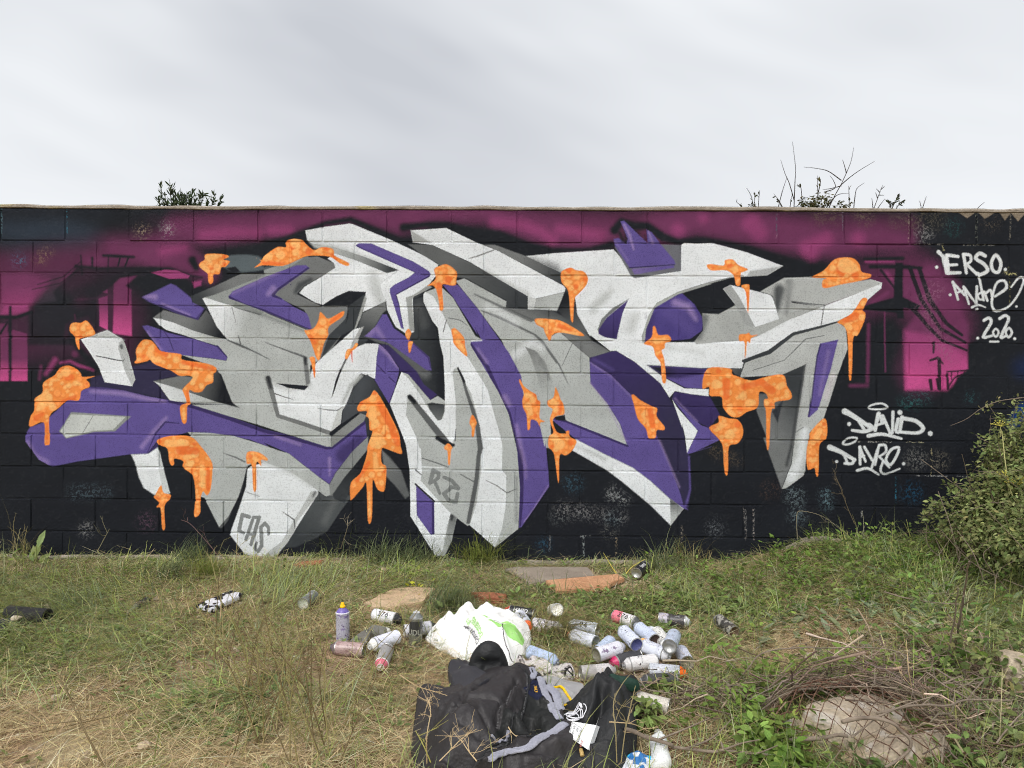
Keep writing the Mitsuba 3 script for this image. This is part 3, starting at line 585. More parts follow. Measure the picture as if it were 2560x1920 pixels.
28,3.9,1,226,136,66 5078,1802 5147,1872 5247,1880 5293,1842 5309,1795 5363,1780 5356,1757 5271,1733 5186,1717 5079,1693 5071,1740 5094,1755 5017,1759 5017,1769
1,7.4,0.7,218,98,44 5170,1810,19 5186,1779,19
1,7.4,0.7,218,98,44 5271,1772,23
1,7.4,0.7,218,98,44 5086,1709,9
1,6.9,0.6,240,188,118 5209,1833,47 5255,1818,31
1,6.9,0.6,240,188,118 5132,1817,19
1,6.9,0.6,240,188,118 5086,1786,12
1,6.9,0.6,240,188,118 5117,1724,12
1,6.9,0.6,240,188,118 5163,1725,11
28,3.9,1,226,136,66 5310,1629 5345,1625 5318,1563 5334,1540 5327,1493 5289,1408 5260,1384 5253,1168 5244,1129 5235,1167 5227,1392 5204,1462 5165,1488 5249,1539
1,7.4,0.7,218,98,44 5273,1524,26 5211,1493,19
1,7.4,0.7,218,98,44 5240,1276,6
1,6.9,0.6,240,188,118 5318,1602,16
1,6.9,0.6,240,188,118 5311,1516,19
1,6.9,0.6,240,188,118 5227,1462,23
1,6.9,0.6,240,188,118 5273,1416,16
28,3.9,1,226,136,66 986,732 1064,756 1190,753 1253,695 1316,610 1328,555 1318,431 1294,391 1271,415 1255,368 1256,290 1233,258 1217,274 1224,383 1207,508 1144,562 1144,601 1089,616 1089,585 1074,573 1058,600 1045,678 994,701
1,7.4,0.7,218,98,44 1128,671,31 1222,664,23
1,7.4,0.7,218,98,44 1214,710,12
1,7.4,0.7,218,98,44 1301,555,12 1302,431,12
1,7.4,0.7,218,98,44 1002,720,9
1,6.9,0.6,240,188,118 1049,709,23 1159,714,20
1,6.9,0.6,240,188,118 1159,624,16 1206,632,12
1,6.9,0.6,240,188,118 1176,570,23
1,6.9,0.6,240,188,118 1191,585,20
1,6.9,0.6,240,188,118 1223,523,12
1,6.9,0.6,240,188,118 1262,563,17 1271,446,14
1,6.9,0.6,240,188,118 1240,321,9
1,6.9,0.6,240,188,118 1069,616,8
28,3.9,1,226,136,66 1543,659 1613,659 1668,621 1661,608 1629,613 1630,574 1600,597 1599,433 1581,433 1571,581 1542,588
1,7.4,0.7,218,98,44 1559,635,12
1,7.4,0.7,218,98,44 1585,527,6
1,6.9,0.6,240,188,118 1598,608,12
1,6.9,0.6,240,188,118 1590,449,6
28,3.9,1,226,136,66 1008,451 1024,405 1067,393 1063,366 1032,319 1037,190 1018,186 1009,303 981,315 997,342 965,373 973,392
1,7.4,0.7,218,98,44 989,377,9
1,7.4,0.7,218,98,44 1055,382,8
1,7.4,0.7,218,98,44 1025,249,6
1,6.9,0.6,240,188,118 1020,366,11
28,3.9,1,226,136,66 3909,1024 3924,1032 3963,1001 4033,963 4068,948 4064,902 4111,840 4107,817 4065,816 4057,770 4015,766 3999,824 3948,885 3925,970
1,7.4,0.7,218,98,44 4025,932,19 4041,839,16
1,6.9,0.6,240,188,118 3979,909,11 4003,870,9
8,4.4,0.97,206,211,211 5773,1918,12 5804,1883,11 5824,1790,10
0,4.4,0.97,206,211,211 5823,1898,11 5833,1790,11
0,4.4,0.97,206,211,211 5831,1899,11 5893,1891,9
0,4.4,0.97,206,211,211 5832,1838,9 5885,1841,8
0,4.4,0.97,206,211,211 5828,1790,11 5905,1792,9
0,4.4,0.97,206,211,211 5927,1903,10 5943,1791,9
8,4.4,0.97,206,211,211 5927,1905,10 5965,1899,9 5970,1864,8 5943,1845,7
0,4.4,0.97,206,211,211 5947,1841,9 6008,1783,9
8,4.4,0.97,206,211,211 6058,1896,11 6023,1911,11 6000,1880,11 6050,1846,11 6073,1807,11 6031,1782,10 6008,1791,7
8,4.4,0.97,206,211,211 6123,1902,10 6096,1854,10 6106,1806,10 6139,1798,10 6154,1854,10 6123,1902,10
0,4.4,0.97,206,211,211 5763,1825,10
0,4.4,0.97,206,211,211 6181,1814,10
0,4.4,0.97,206,211,211 5863,1736,8 5894,1628,7
0,4.4,0.97,206,211,211 5863,1732,8 5933,1656,7
0,4.4,0.97,206,211,211 5883,1667,6 5921,1683,6
0,4.4,0.97,206,211,211 5928,1706,8 5960,1602,6
8,4.4,0.97,206,211,211 5932,1702,8 5979,1636,7 6006,1606,6
0,4.4,0.97,206,211,211 6009,1710,7 6006,1613,6
8,4.4,0.97,206,211,211 6016,1791,6 6026,1745,7 6048,1625,7
8,4.4,0.97,206,211,211 6040,1675,7 6013,1656,6 6025,1629,6 6044,1633,6
0,4.4,0.97,206,211,211 6051,1676,8 6071,1622,7
8,4.4,0.97,206,211,211 6063,1668,7 6090,1687,7 6101,1629,6
8,4.4,0.97,206,211,211 6117,1649,7 6185,1699,9 6174,1744,8 6131,1734,7 6107,1676,7 6098,1599,7 6125,1559,7 6201,1588,6 6262,1669,6 6292,1754,6 6261,1762,6 6216,1707,5
8,4.4,0.97,206,211,211 5979,1581,7 6017,1596,6 6060,1581,3
0,4.4,0.97,206,211,211 6010,1571,7
0,4.4,0.97,206,211,211 5846,1657,9
0,4.4,0.97,206,211,211 6247,1588,7
8,4.4,0.97,206,211,211 6053,1502,9 6083,1517,9 6096,1487,9 6049,1401,9 6103,1409,7
8,4.4,0.97,206,211,211 6126,1452,6 6109,1429,6 6126,1402,6 6143,1429,6 6126,1452,6
8,4.4,0.97,206,211,211 6148,1514,9 6183,1533,9 6202,1506,9 6157,1402,9 6191,1410,7
8,4.4,0.97,206,211,211 6206,1456,7 6186,1431,7 6204,1400,7 6224,1429,7 6206,1456,7
0,4.4,0.97,206,211,211 6016,1393,9
0,4.4,0.97,206,211,211 6241,1392,9
0,4.4,0.97,206,211,211 6092,1373,6 6142,1373,6
8,4.4,0.97,206,211,211 5213,940,19 5256,917,15 5360,850,12
8,4.4,0.97,206,211,211 5360,858,13 5380,838,12 5328,818,11 5257,825,8
0,4.4,0.97,206,211,211 5300,877,10 5336,822,8
0,4.4,0.97,206,211,211 5415,926,11 5396,826,10
0,4.4,0.97,206,211,211 5419,930,11 5439,874,9
0,4.4,0.97,206,211,211 5399,858,7 5447,870,7
0,4.4,0.97,206,211,211 5442,914,10 5491,803,9
0,4.4,0.97,206,211,211 5505,938,10 5501,811,8
8,4.4,0.97,206,211,211 5537,895,11 5522,827,10 5538,811,6
0,4.4,0.97,206,211,211 5547,936,15
0,4.4,0.97,206,211,211 5561,907,12 5546,823,10
8,4.4,0.97,206,211,211 5561,901,12 5644,885,12 5690,840,12 5653,812,10 5550,817,9
8,4.4,0.97,206,211,211 5357,971,5 5390,985,6 5438,990,6 5471,966,6 5422,955,6 5367,957,5 5357,971,5
8,4.4,0.97,206,211,211 5356,792,12 5439,803,10 5554,777,8
0,4.4,0.97,206,211,211 5238,863,12
0,4.4,0.97,206,211,211 5733,809,15
8,4.4,0.97,206,211,211 5123,719,17 5187,693,13 5274,644,10
8,4.4,0.97,206,211,211 5274,646,10 5258,622,9 5215,622,8
0,4.4,0.97,206,211,211 5207,681,9 5235,618,7
0,4.4,0.97,206,211,211 5305,724,9 5308,618,8
0,4.4,0.97,206,211,211 5305,720,9 5341,635,7
0,4.4,0.97,206,211,211 5306,658,6 5333,670,6
0,4.4,0.97,206,211,211 5333,724,8 5381,643,8
0,4.4,0.97,206,211,211 5424,735,8 5377,595,7
0,4.4,0.97,206,211,211 5416,707,8 5399,615,7
8,4.4,0.97,206,211,211 5424,735,8 5459,735,8 5464,695,7 5424,666,6
0,4.4,0.97,206,211,211 5424,666,7 5484,600,6
8,4.4,0.97,206,211,211 5541,722,8 5495,708,8 5464,648,8 5492,616,8 5531,676,8 5541,722,8
8,4.4,0.97,206,211,211 5448,640,7 5431,580,7 5465,560,6 5547,593,5
8,4.4,0.97,206,211,211 5290,579,8 5354,593,8 5421,556,6
8,4.4,0.97,206,211,211 5202,745,6 5234,777,6 5283,779,6 5273,754,6 5226,737,6 5202,745,6
0,4.4,0.97,206,211,211 5166,633,9
0,4.4,0.97,206,211,211 5571,623,10
2,49.2,0.46,120,110,95 876,2013,31
2,49.2,0.46,190,190,190 1033,2032,31
2,49.2,0.46,170,150,130 881,2020,28
2,49.2,0.46,70,130,160 111,1836,31
2,49.2,0.46,150,130,100 245,1853,31 292,1892,23
2,49.2,0.46,190,195,195 3797,426,31 3859,388,23
2,49.2,0.46,70,110,130 3557,486,47
2,49.2,0.46,50,110,125 3798,271,28
2,49.2,0.46,120,120,115 3783,194,39
2,49.2,0.46,110,115,115 3466,276,39
2,49.2,0.46,150,170,175 4911,416,48
2,49.2,0.46,140,175,185 5101,426,24 5110,378,24
2,49.2,0.46,40,100,135 5624,446,56
2,49.2,0.46,150,150,145 5646,653,56
2,49.2,0.46,140,135,120 5788,639,48
2,49.2,0.46,60,120,120 5588,995,40 5691,1027,32
2,49.2,0.46,60,110,115 5975,1029,24
2,49.2,0.46,130,150,155 4928,296,40
2,49.2,0.46,180,180,180 5684,2029,39
2,49.2,0.46,110,100,80 5053,2135,47 5130,2127,39
2,49.2,0.46,120,110,90 5322,2128,47
2,49.2,0.46,100,95,80 5515,2106,47 5745,2115,62
2,49.2,0.46,40,90,90 5861,2069,47
2,49.2,0.46,110,100,85 6091,2093,39
2,49.2,0.46,160,120,140 5748,1682,47
2,49.2,0.46,140,100,120 5687,1604,47 5828,1280,55
2,49.2,0.46,110,95,75 4422,690,31 4553,630,23
2,49.2,0.46,180,180,180 550,173,34
2,49.2,0.46,90,110,120 470,403,38 664,405,29
2,49.2,0.46,110,80,100 917,224,48
2,49.2,0.46,120,125,130 4427,220,48
2,49.2,0.46,150,150,150 3494,323,40 3853,278,24
2,49.2,0.46,60,110,140 3375,106,32
2,49.2,0.46,90,70,60 4760,454,48
2,5.4,0.75,125,165,180 0,2156,4 4,1992,3
2,5.4,0.75,60,140,165 406,2163,2 409,1994,2
2,5.4,0.75,70,95,105 4789,2157,4 4789,2025,4
2,5.4,0.75,180,150,165 4789,2025,4 4788,1994,3
2,5.4,0.75,110,105,118 5191,2159,5 5194,1988,3
2,5.4,0.75,150,138,122 5595,2153,5 5592,1982,5
2,5.4,0.75,112,117,108 6002,2154,6 6003,1961,5
2,5.4,0.75,150,145,130 6211,2155,5 6206,1989,3
2,5.4,0.75,200,190,145 5740,741,3 5741,557,3
2,5.4,0.75,205,205,195 5297,755,2 5495,755,2
2,5.4,0.75,205,200,160 5586,756,2 5696,755,2
2,5.4,0.75,190,192,188 5646,551,2 5836,548,2
2,5.4,0.75,190,192,188 5899,548,2 5962,546,2
2,5.4,0.75,60,145,175 5526,541,3 5525,382,3
2,5.4,0.75,170,180,180 3620,156,5 3624,44,4
2,5.4,0.75,175,180,180 3607,158,4 3663,165,2
2,5.4,0.75,155,140,115 3822,150,5 3823,22,5
2,5.4,0.75,140,132,120 4224,226,6 4223,130,6
2,5.4,0.75,160,160,158 4612,341,3 4618,206,3
2,5.4,0.75,150,150,148 4665,334,4 4658,182,5
2,5.4,0.75,150,150,150 3415,162,3 3414,66,3
2,5.4,0.75,150,145,140 4602,349,3 4615,150,4
2,5.4,0.75,150,140,135 4658,334,3 4663,150,4
2,5.4,0.75,165,165,160 5320,340,5 5320,292,5
2,5.4,0.75,190,180,110 6204,1823,4 6207,1615,2
2,5.4,0.75,170,165,120 5800,1964,5 5808,1929,4
2,5.4,0.75,170,172,165 5930,1962,3 6115,1962,2
2,5.4,0.75,190,185,130 6177,1792,11 6246,1785,6
2,5.4,0.75,190,192,190 5631,1966,2 5792,1964,2
4,4.9,0.75,138,126,108 5891,2162 5998,2162 5945,2125
4,4.9,0.75,138,126,108 6013,2162 6121,2163 6052,2122
4,4.9,0.75,138,126,108 6144,2159 6175,2113 6213,2159 6255,2108 6291,2148 6312,2171
"""


def _curve(p):
    p, out = np.asarray(p, float), []
    for k in range(len(p)):
        a, b, c, d = (p[(k + j - 1) % len(p)] for j in range(4))
        for t in (0, 0.25, 0.5, 0.75):
            out.append(0.5 * (2 * b + (c - a) * t + (2 * a - 5 * b + 4 * c - d) * t * t + (3 * b - a - 3 * c + d) * t ** 3))
    return np.array(out)


def sweep(p):
    p = np.asarray(p, float)
    closed = np.allclose(p[0, :2], p[-1, :2])
    q = np.vstack([p[-2] if closed else 2 * p[0] - p[1], p, p[1] if closed else 2 * p[-1] - p[-2]])
    t = np.arange(0, 1, 0.34)[:, None]
    out = [0.5 * (2 * q[k + 1] + (q[k + 2] - q[k]) * t + (2 * q[k] - 5 * q[k + 1] + 4 * q[k + 2] - q[k + 3]) * t ** 2 + (3 * q[k + 1] - q[k] - 3 * q[k + 2] + q[k + 3]) * t ** 3) for k in range(len(p) - 1)]
    return [tuple(v) for v in np.vstack(out + [p[-1:]])]


PAINT_GAIN = 1.0
def spray(c):
    return [v * PAINT_GAIN for v in SRGB(c)]


TILE, TX, TZ = 100.0, 70, 25                       # bins of 10 cm that list only the marks that reach them
def build_marks():
    marks = []
    for line in MURAL.strip().split('\n'):
        w = line.split()
        h = [float(v) for v in w[0].split(',')]
        pts = [tuple(float(v) for v in q.split(',')) for q in w[1:]]
        if len(h) == 6:
            g = spray(h[3:6]) + [0, 0, 0]
        else:
            x0, z0, x1, z1 = h[9:13]
            L = (x1 - x0) ** 2 + (z1 - z0) ** 2
            g = spray(h[6:9]) + [(x1 - x0) / L, (z1 - z0) / L, -(x0 * (x1 - x0) + z0 * (z1 - z0)) / L]
        if int(h[0]) & 12 == 8:                    # a stroke drawn in one sweep
            pts = sweep(pts)
        marks.append((int(h[0]), pts, [max(h[1], 2.0), h[2], int(h[0])] + spray(h[3:6]) + g))
        if int(h[0]) & 16:                         # goo: sprayed blisters, each a dark disc under a pale one
            poly = max(getattr(sg.Polygon(_curve(pts)).buffer(0), 'geoms', [sg.Polygon(_curve(pts)).buffer(0)]), key=lambda g: g.area)
            r, got = random.Random(len(marks)), []
            x0, z0, x1, z1 = poly.bounds
            for _ in range(400):
                x, z = r.uniform(x0, x1), r.uniform(z0, z1)
                d = poly.exterior.distance(sg.Point(x, z)) if poly.contains(sg.Point(x, z)) else 0
                rad = min(d * 0.85, r.uniform(11, 29))
                if d > 9 and all((x - a) ** 2 + (z - b) ** 2 > (0.75 * (rad + c)) ** 2 for a, b, c in got):
                    got.append((x, z, rad))
                    pale = (240, 188, 118) if r.random() < 0.6 else (246, 164, 92)
                    marks.append((1, [(x, z - 2, rad)], [5.0, 0.32, 1] + spray((206, 98, 40)) + spray((206, 98, 40)) + [0, 0, 0]))
                    marks.append((1, [(x - 1.5, z + 2, rad * 0.8)], [6.5, 0.62, 1] + spray(pale) + spray(pale) + [0, 0, 0]))
    table = np.array([m[2] for m in marks], np.float32)
    lists = [[[] for _ in range(TX)] for _ in range(TZ)]
    for k, (kind, pts, par) in enumerate(marks):
        soft = par[0] * 1.9
        if kind & 4:
            q = _curve(pts) if kind & 8 else np.array([p[:2] for p in pts])
            poly = sg.Polygon(q).buffer(0)
            grown = poly.buffer(soft)
        else:
            seg = [sg.Point(p[:2]).buffer(p[2] + soft) for p in pts] if len(pts) == 1 else [
                shapely.MultiPoint([]).union(sg.Point(a[:2]).buffer(a[2] + soft, 6)).union(sg.Point(b[:2]).buffer(b[2] + soft, 6)).convex_hull for a, b in zip(pts, pts[1:])]
            grown = shapely.unary_union(seg)
        x0, z0, x1, z1 = grown.bounds
        for j in range(max(0, int(z0 // TILE)), min(TZ, int(z1 // TILE) + 1)):
            for i in range(max(0, int(x0 // TILE)), min(TX, int(x1 // TILE) + 1)):
                cell = sg.box(i * TILE, j * TILE, i * TILE + TILE, j * TILE + TILE)
                if not grown.intersects(cell):
                    continue
                L = lists[j][i]
                if kind & 4:
                    part = poly.intersection(cell.buffer(soft + 4, join_style=2))
                    if part.area < 1e-6:
                        continue
                    if part.area > cell.buffer(soft + 3.9, join_style=2).area:
                        if par[1] >= 0.999:
                            L.clear()
                        L.append((k, [(0, 0, 0, 0, -2, 0)]))
                        continue
                    segs = []
                    for g in getattr(part, 'geoms', [part]):
                        if g.geom_type != 'Polygon':
                            continue
                        for ring in [g.exterior, *g.interiors]:
                            c = np.array(ring.coords)
                            segs += [(*a, *b, -1, 0) for a, b in zip(c, c[1:])]
                    if segs:
                        L.append((k, segs))
                else:
                    near = cell.buffer(1)
                    segs = [(a[0], a[1], b[0], b[1], a[2], b[2]) for a, b, s in zip(pts, (pts[1:] or pts), seg) if s.intersects(near)]
                    if segs:
                        L.append((k, segs))
    rows, last, start = [], [], [0]
    for j in range(TZ):
        for i in range(TX):
            has_fill = False
            for k, segs in lists[j][i]:
                if int(table[k][2]) & 4:
                    has_fill = True
                elif int(table[k][2]) & 1 and not has_fill:
                    continue
                rows += segs
                last += [-1] * (len(segs) - 1) + [k]
            start.append(len(rows))
    return table, np.array(rows, np.float32), np.array(last, np.int32), np.array(start, np.uint32)


_table, _rows, _last, _start = build_marks()
PAR = [mi.Float(np.ascontiguousarray(_table[:, c])) for c in range(_table.shape[1])]
SEG = [mi.Float(np.ascontiguousarray(_rows[:, c])) for c in range(6)]
LAST, START = mi.Int32(_last), mi.UInt32(_start)
dr.eval(PAR, SEG, LAST, START)
BASE_PAINT = spray((28, 31, 36))


def mural_paint(p):
    """The colour of the paint at a point of the wall's face."""
    x, z = p.x * 1000.0, p.z * 1000.0
    grain = noise(x * 0.25, z * 0.25, 3.0) + noise(x * 0.6, z * 0.6, 9.0) - 1.0
    speck = noise(x * 0.31, z * 0.31, 21.0) * 0.55 + noise(x * 0.10, z * 0.10, 2.0) * 0.45
    ti = mi.UInt32(dr.clip(dr.floor(x / TILE), 0, TX - 1)) + mi.UInt32(dr.clip(dr.floor(z / TILE), 0, TZ - 1)) * TX
    i, end = dr.gather(mi.UInt32, START, ti), dr.gather(mi.UInt32, START, ti + 1)
    base = mi.Float(BASE_PAINT[0]), mi.Float(BASE_PAINT[1]), mi.Float(BASE_PAINT[2])
    state = (i, end, mi.Float(1e9), mi.Bool(False), mi.Float(0.0), mi.Float(base[0]) + 0 * x, mi.Float(base[1]) + 0 * x, mi.Float(base[2]) + 0 * x, x, z, grain, speck)

    def body(i, end, d, odd, inside, cr, cg, cb, x, z, grain, speck):
        ax, az, bx, bz, ra, rb = (dr.gather(mi.Float, s, i) for s in SEG)
        ex, ez = bx - ax, bz - az
        t = dr.clip(((x - ax) * ex + (z - az) * ez) / dr.maximum(ex * ex + ez * ez, 1e-3), 0, 1)
        dx, dz = x - ax - ex * t, z - az - ez * t
        dist = dr.sqrt(dx * dx + dz * dz)
        fill = ra < 0
        d = dr.minimum(d, dr.select(fill, dist, dist - (ra + (rb - ra) * t)))
        cross = fill & ((az > z) != (bz > z)) & (x < ax + ex * (z - az) / dr.select(ez == 0, 1e-6, ez))
        odd ^= cross
        full = ra < -1.5
        k = dr.gather(mi.Int32, LAST, i)
        done = k >= 0
        kk = mi.UInt32(dr.maximum(k, 0))
        soft, cover, flagf, r1, g1, b1, r2, g2, b2, gx, gz, g0 = (dr.gather(mi.Float, q, kk) for q in PAR)
        flag = mi.UInt32(flagf)
        sd = dr.select(full, -1e5, dr.select(odd, -d, d)) + grain * soft * 0.35
        a = 1 - smoothstep(-soft, soft, sd)
        is_fill = (flag & 4) != 0
        inside = dr.select(done & is_fill, a, inside)
        a *= cover * dr.select((flag & 1) != 0, inside, 1.0)
        a *= dr.select((flag & 2) != 0, smoothstep(0.52, 0.66, speck), 1.0)
        s = dr.clip(gx * x + gz * z + g0, 0, 1)
        a = dr.select(done, a, 0)
        cr += (r1 + (r2 - r1) * s - cr) * a
        cg += (g1 + (g2 - g1) * s - cg) * a
        cb += (b1 + (b2 - b1) * s - cb) * a
        d = dr.select(done, 1e9, d)
        odd &= ~done
        return i + 1, end, d, odd, inside, cr, cg, cb, x, z, grain, speck

    out = dr.while_loop(state, lambda i, end, *r: i < end, body)
    return mi.Color3f(out[5], out[6], out[7])


# ------------------------------------------------------------------ shared helpers
def rng(seed):
    return np.random.default_rng(seed)


def rgb(*c):
    return {'type': 'rgb', 'value': [float(v) for v in c]}


def srgb(r, g, b, k=1.0):
    return [v * k for v in SRGB((r, g, b))]


def flat(color, rough=0.6, **more):
    return {'type': 'twosided', 'bsdf': {'type': 'principled', 'base_color': rgb(*color), 'roughness': rough, **more}}


def obj(key, mesh, bsdf, smooth=False, **kw):
    """One entry of the scene; a repeat takes a three-digit number."""
    k, n = key, 0
    while k in scene:
        n += 1
        k = f'{key}_{n:03d}'
    scene[k] = ply(mesh, bsdf, smooth, **kw)
    return k


_used = set()
def thing(name, label, category, group=None):
    """The key that a thing's parts start with."""
    k, n = name, 0
    while k in _used:
        n += 1
        k = f'{name}_{n:03d}'
    _used.add(k)
    labels[k] = {'label': label, 'category': category}
    if group:
        labels[k]['group'] = group
    return k


def structure(key, mesh, bsdf, smooth=False, **kw):
    k = obj(key, mesh, bsdf, smooth, **kw)
    labels[k] = {'kind': 'structure'}
    return k


def stuff(key, label, category, mesh, bsdf, smooth=False, **kw):
    k = obj(key, mesh, bsdf, smooth, **kw)
    labels[k] = {'kind': 'stuff', 'label': label, 'category': category}
    return k


def vnoise(p, scale, seed=0):
    """Smooth value noise in [-1, 1] at points p (n x 3)."""
    q = np.asarray(p, float) * scale
    return _n3(q[:, 0], q[:, 1], q[:, 2], 31 + seed) * 2 - 1


def tube(points, radii, sides=5, close=True):
    p = np.asarray(points, float)
    r = np.broadcast_to(np.asarray(radii, float), (len(p),))
    t = np.gradient(p, axis=0)
    t /= np.linalg.norm(t, axis=1, keepdims=True) + 1e-12
    a = np.cross(t, np.where(np.abs(t[:, 2:]) < 0.9, [[0, 0, 1.0]], [[1.0, 0, 0]]))
    a /= np.linalg.norm(a, axis=1, keepdims=True) + 1e-12
    b = np.cross(t, a)
    ang = np.arange(sides) * 2 * np.pi / sides
    v = p[:, None] + r[:, None, None] * (np.cos(ang)[None, :, None] * a[:, None] + np.sin(ang)[None, :, None] * b[:, None])
    i, j = np.meshgrid(np.arange(len(p) - 1), np.arange(sides), indexing='ij')
    q = np.stack([i * sides + j, i * sides + (j + 1) % sides, (i + 1) * sides + (j + 1) % sides, (i + 1) * sides + j], -1).reshape(-1, 4)
    f = np.vstack([q[:, [0, 1, 2]], q[:, [0, 2, 3]]])
    v = v.reshape(-1, 3)
    if close:
        n = len(v)
        v = np.vstack([v, p[0], p[-1]])
        k = np.arange(sides)
        m = (len(p) - 1) * sides
        f = np.vstack([f, np.stack([(k + 1) % sides, k, np.full(sides, n)], 1), np.stack([m + k, m + (k + 1) % sides, np.full(sides, n + 1)], 1)])
    return v, f


def join(parts):
    vs, fs, at = [], [], 0
    for v, f in parts:
        vs.append(v)
        fs.append(np.asarray(f) + at)
        at += len(v)
    return np.vstack(vs), np.vstack(fs)


def spline(points, n=8):
    p = np.asarray(points, float)
    if len(p) < 3:
        return p
    q = np.vstack([2 * p[0] - p[1], p, 2 * p[-1] - p[-2]])
    t = np.linspace(0, 1, n, endpoint=False)[:, None]
    out = [0.5 * (2 * q[k + 1] + (q[k + 2] - q[k]) * t + (2 * q[k] - 5 * q[k + 1] + 4 * q[k + 2] - q[k + 3]) * t ** 2 + (3 * q[k + 1] - q[k] - 3 * q[k + 2] + q[k + 3]) * t ** 3) for k in range(len(p) - 1)]
    return np.vstack(out + [p[-1:]])


# ------------------------------------------------------------------ the lie of the land: falls gently from the wall, rises at the right
def sstep(a, b, x):
    t = np.clip((np.asarray(x, float) - a) / (b - a), 0, 1)
    return t * t * (3 - 2 * t)


def ground_z(x, y):
    x, y = np.asarray(x, float), np.asarray(y, float)
    yy = np.clip(y, -6.0, 0.0)
    z = 0.12 * yy + 0.01
    near = sstep(-2.2, -0.3, y)
    z = z + sstep(4.35, 5.15, x) * 0.15 * (0.35 + 0.65 * near) + sstep(5.6, 6.7, x) * 0.30 * (0.4 + 0.6 * near)
    x0, y0 = np.broadcast_arrays(x, y)
    p = np.stack([x0.ravel(), y0.ravel(), np.zeros(x0.size)], 1)
    bump = (vnoise(p, 1.7, 1) * 0.018 + vnoise(p, 5.0, 2) * 0.010).reshape(x0.shape)
    return z + bump


# ------------------------------------------------------------------ the block wall
def painted(p, n, uv):
    c = mural_paint(p)
    x, z = p.x * 1000.0, p.z * 1000.0
    pore = smoothstep(0.62, 0.78, noise(x * 0.27, z * 0.27, 40.0)) * 0.20 + smoothstep(0.64, 0.82, noise(x * 0.09, z * 0.09, 51.0)) * 0.05
    tone = 0.86 + 0.26 * fbm(x * 0.0075, z * 0.0075, 5.0, 4)
    dust = smoothstep(0.62, 0.80, fbm(x * 0.05, z * 0.05, 77.0, 3)) * 0.004
    lum = dr.clip(c.z * 4.0, 0, 1)
    return c * ((1 - pore * (0.25 + 0.75 * lum)) * tone) + mi.Color3f(dust)


def block_relief(p, n, uv):
    x, y, z = p.x * 1000.0, p.y * 1000.0, p.z * 1000.0
    return 0.5 * noise(x * 0.10, y * 0.1, z * 0.10) + 0.35 * noise(x * 0.24, y * 0.24, z * 0.24) + 0.15 * noise(x * 0.03, y * 0.03, z * 0.03)


scene['mat_paint'] = {'type': 'twosided', 'bsdf': {'type': 'bumpmap', 'arbitrary': proc(block_relief, 1.5e-3), 'scale': 0.0034,
                      'bsdf': {'type': 'principled', 'base_color': proc(painted), 'roughness': 0.7, 'specular': 0.10}}}


def concrete(p, n, uv):
    a = fbm(p.x * 9, p.y * 9, p.z * 9, 4)
    b = noise(p.x * 120, p.y * 120, p.z * 120)
    c = mix((0.20, 0.165, 0.125), (0.38, 0.34, 0.285), a)
    lichen = smoothstep(0.62, 0.70, fbm(p.x * 3.1 + 4, p.y * 3, p.z * 9, 3))
    c = mix(c, (0.36, 0.30, 0.10), lichen * 0.5)
    return c * (0.75 + 0.5 * b)


scene['mat_concrete'] = {'type': 'twosided', 'bsdf': {'type': 'bumpmap', 'arbitrary': proc(lambda p, n, uv: noise(p.x * 90, p.y * 90, p.z * 90) * 0.6 + noise(p.x * 30, p.y * 30, p.z * 30) * 0.4, 2e-3), 'scale': 0.004,
                         'bsdf': {'type': 'principled', 'base_color': proc(concrete), 'roughness': 0.9, 'specular': 0.2}}}


def block_mesh(x0, x1, z0, z1, y, r):
    """A hollow-block face: four worn arrises round a face that is not quite flat."""
    c = 0.0034
    nx, nz = 9, 5
    gx = np.concatenate([[x0, x0 + c], np.linspace(x0 + c, x1 - c, nx)[1:-1], [x1 - c, x1]])
    gz = np.concatenate([[z0, z0 + c], np.linspace(z0 + c, z1 - c, nz)[1:-1], [z1 - c, z1]])
    X, Z = np.meshgrid(gx, gz)
    edge = (X == x0) | (X == x1) | (Z == z0) | (Z == z1)
    pts = np.stack([X.ravel(), np.zeros(X.size), Z.ravel()], 1)
    tilt = r.normal(0, 0.0012, 2)
    Y = y + edge * c + (vnoise(pts, 11, 9) * 0.0016).reshape(X.shape) + tilt[0] * (X - (x0 + x1) / 2) / 0.2 + tilt[1] * (Z - (z0 + z1) / 2) / 0.1
    worn = edge & (r.random(X.shape) < 0.18)
    Y = Y + worn * r.random(X.shape) * 0.004
    v = np.stack([X.ravel(), Y.ravel(), Z.ravel()], 1)
    m, k = len(gx), len(gz)
    i, j = np.meshgrid(np.arange(k - 1), np.arange(m - 1), indexing='ij')
    a = i * m + j
    q = np.stack([a, a + 1, a + m + 1, a + m], -1).reshape(-1, 4)
    rim = np.concatenate([np.arange(m), np.arange(1, k) * m + m - 1, (k - 1) * m + np.arange(m - 2, -1, -1), np.arange(k - 2, 0, -1) * m])
    back = v[rim].copy()
    back[:, 1] = 0.196
    n0 = len(v)
    v = np.vstack([v, back])
    t = np.arange(len(rim))
    u = (t + 1) % len(rim)
    sides = np.stack([rim[u], rim[t], n0 + t, n0 + u], 1)
    q = np.vstack([q, sides])
    return v, q


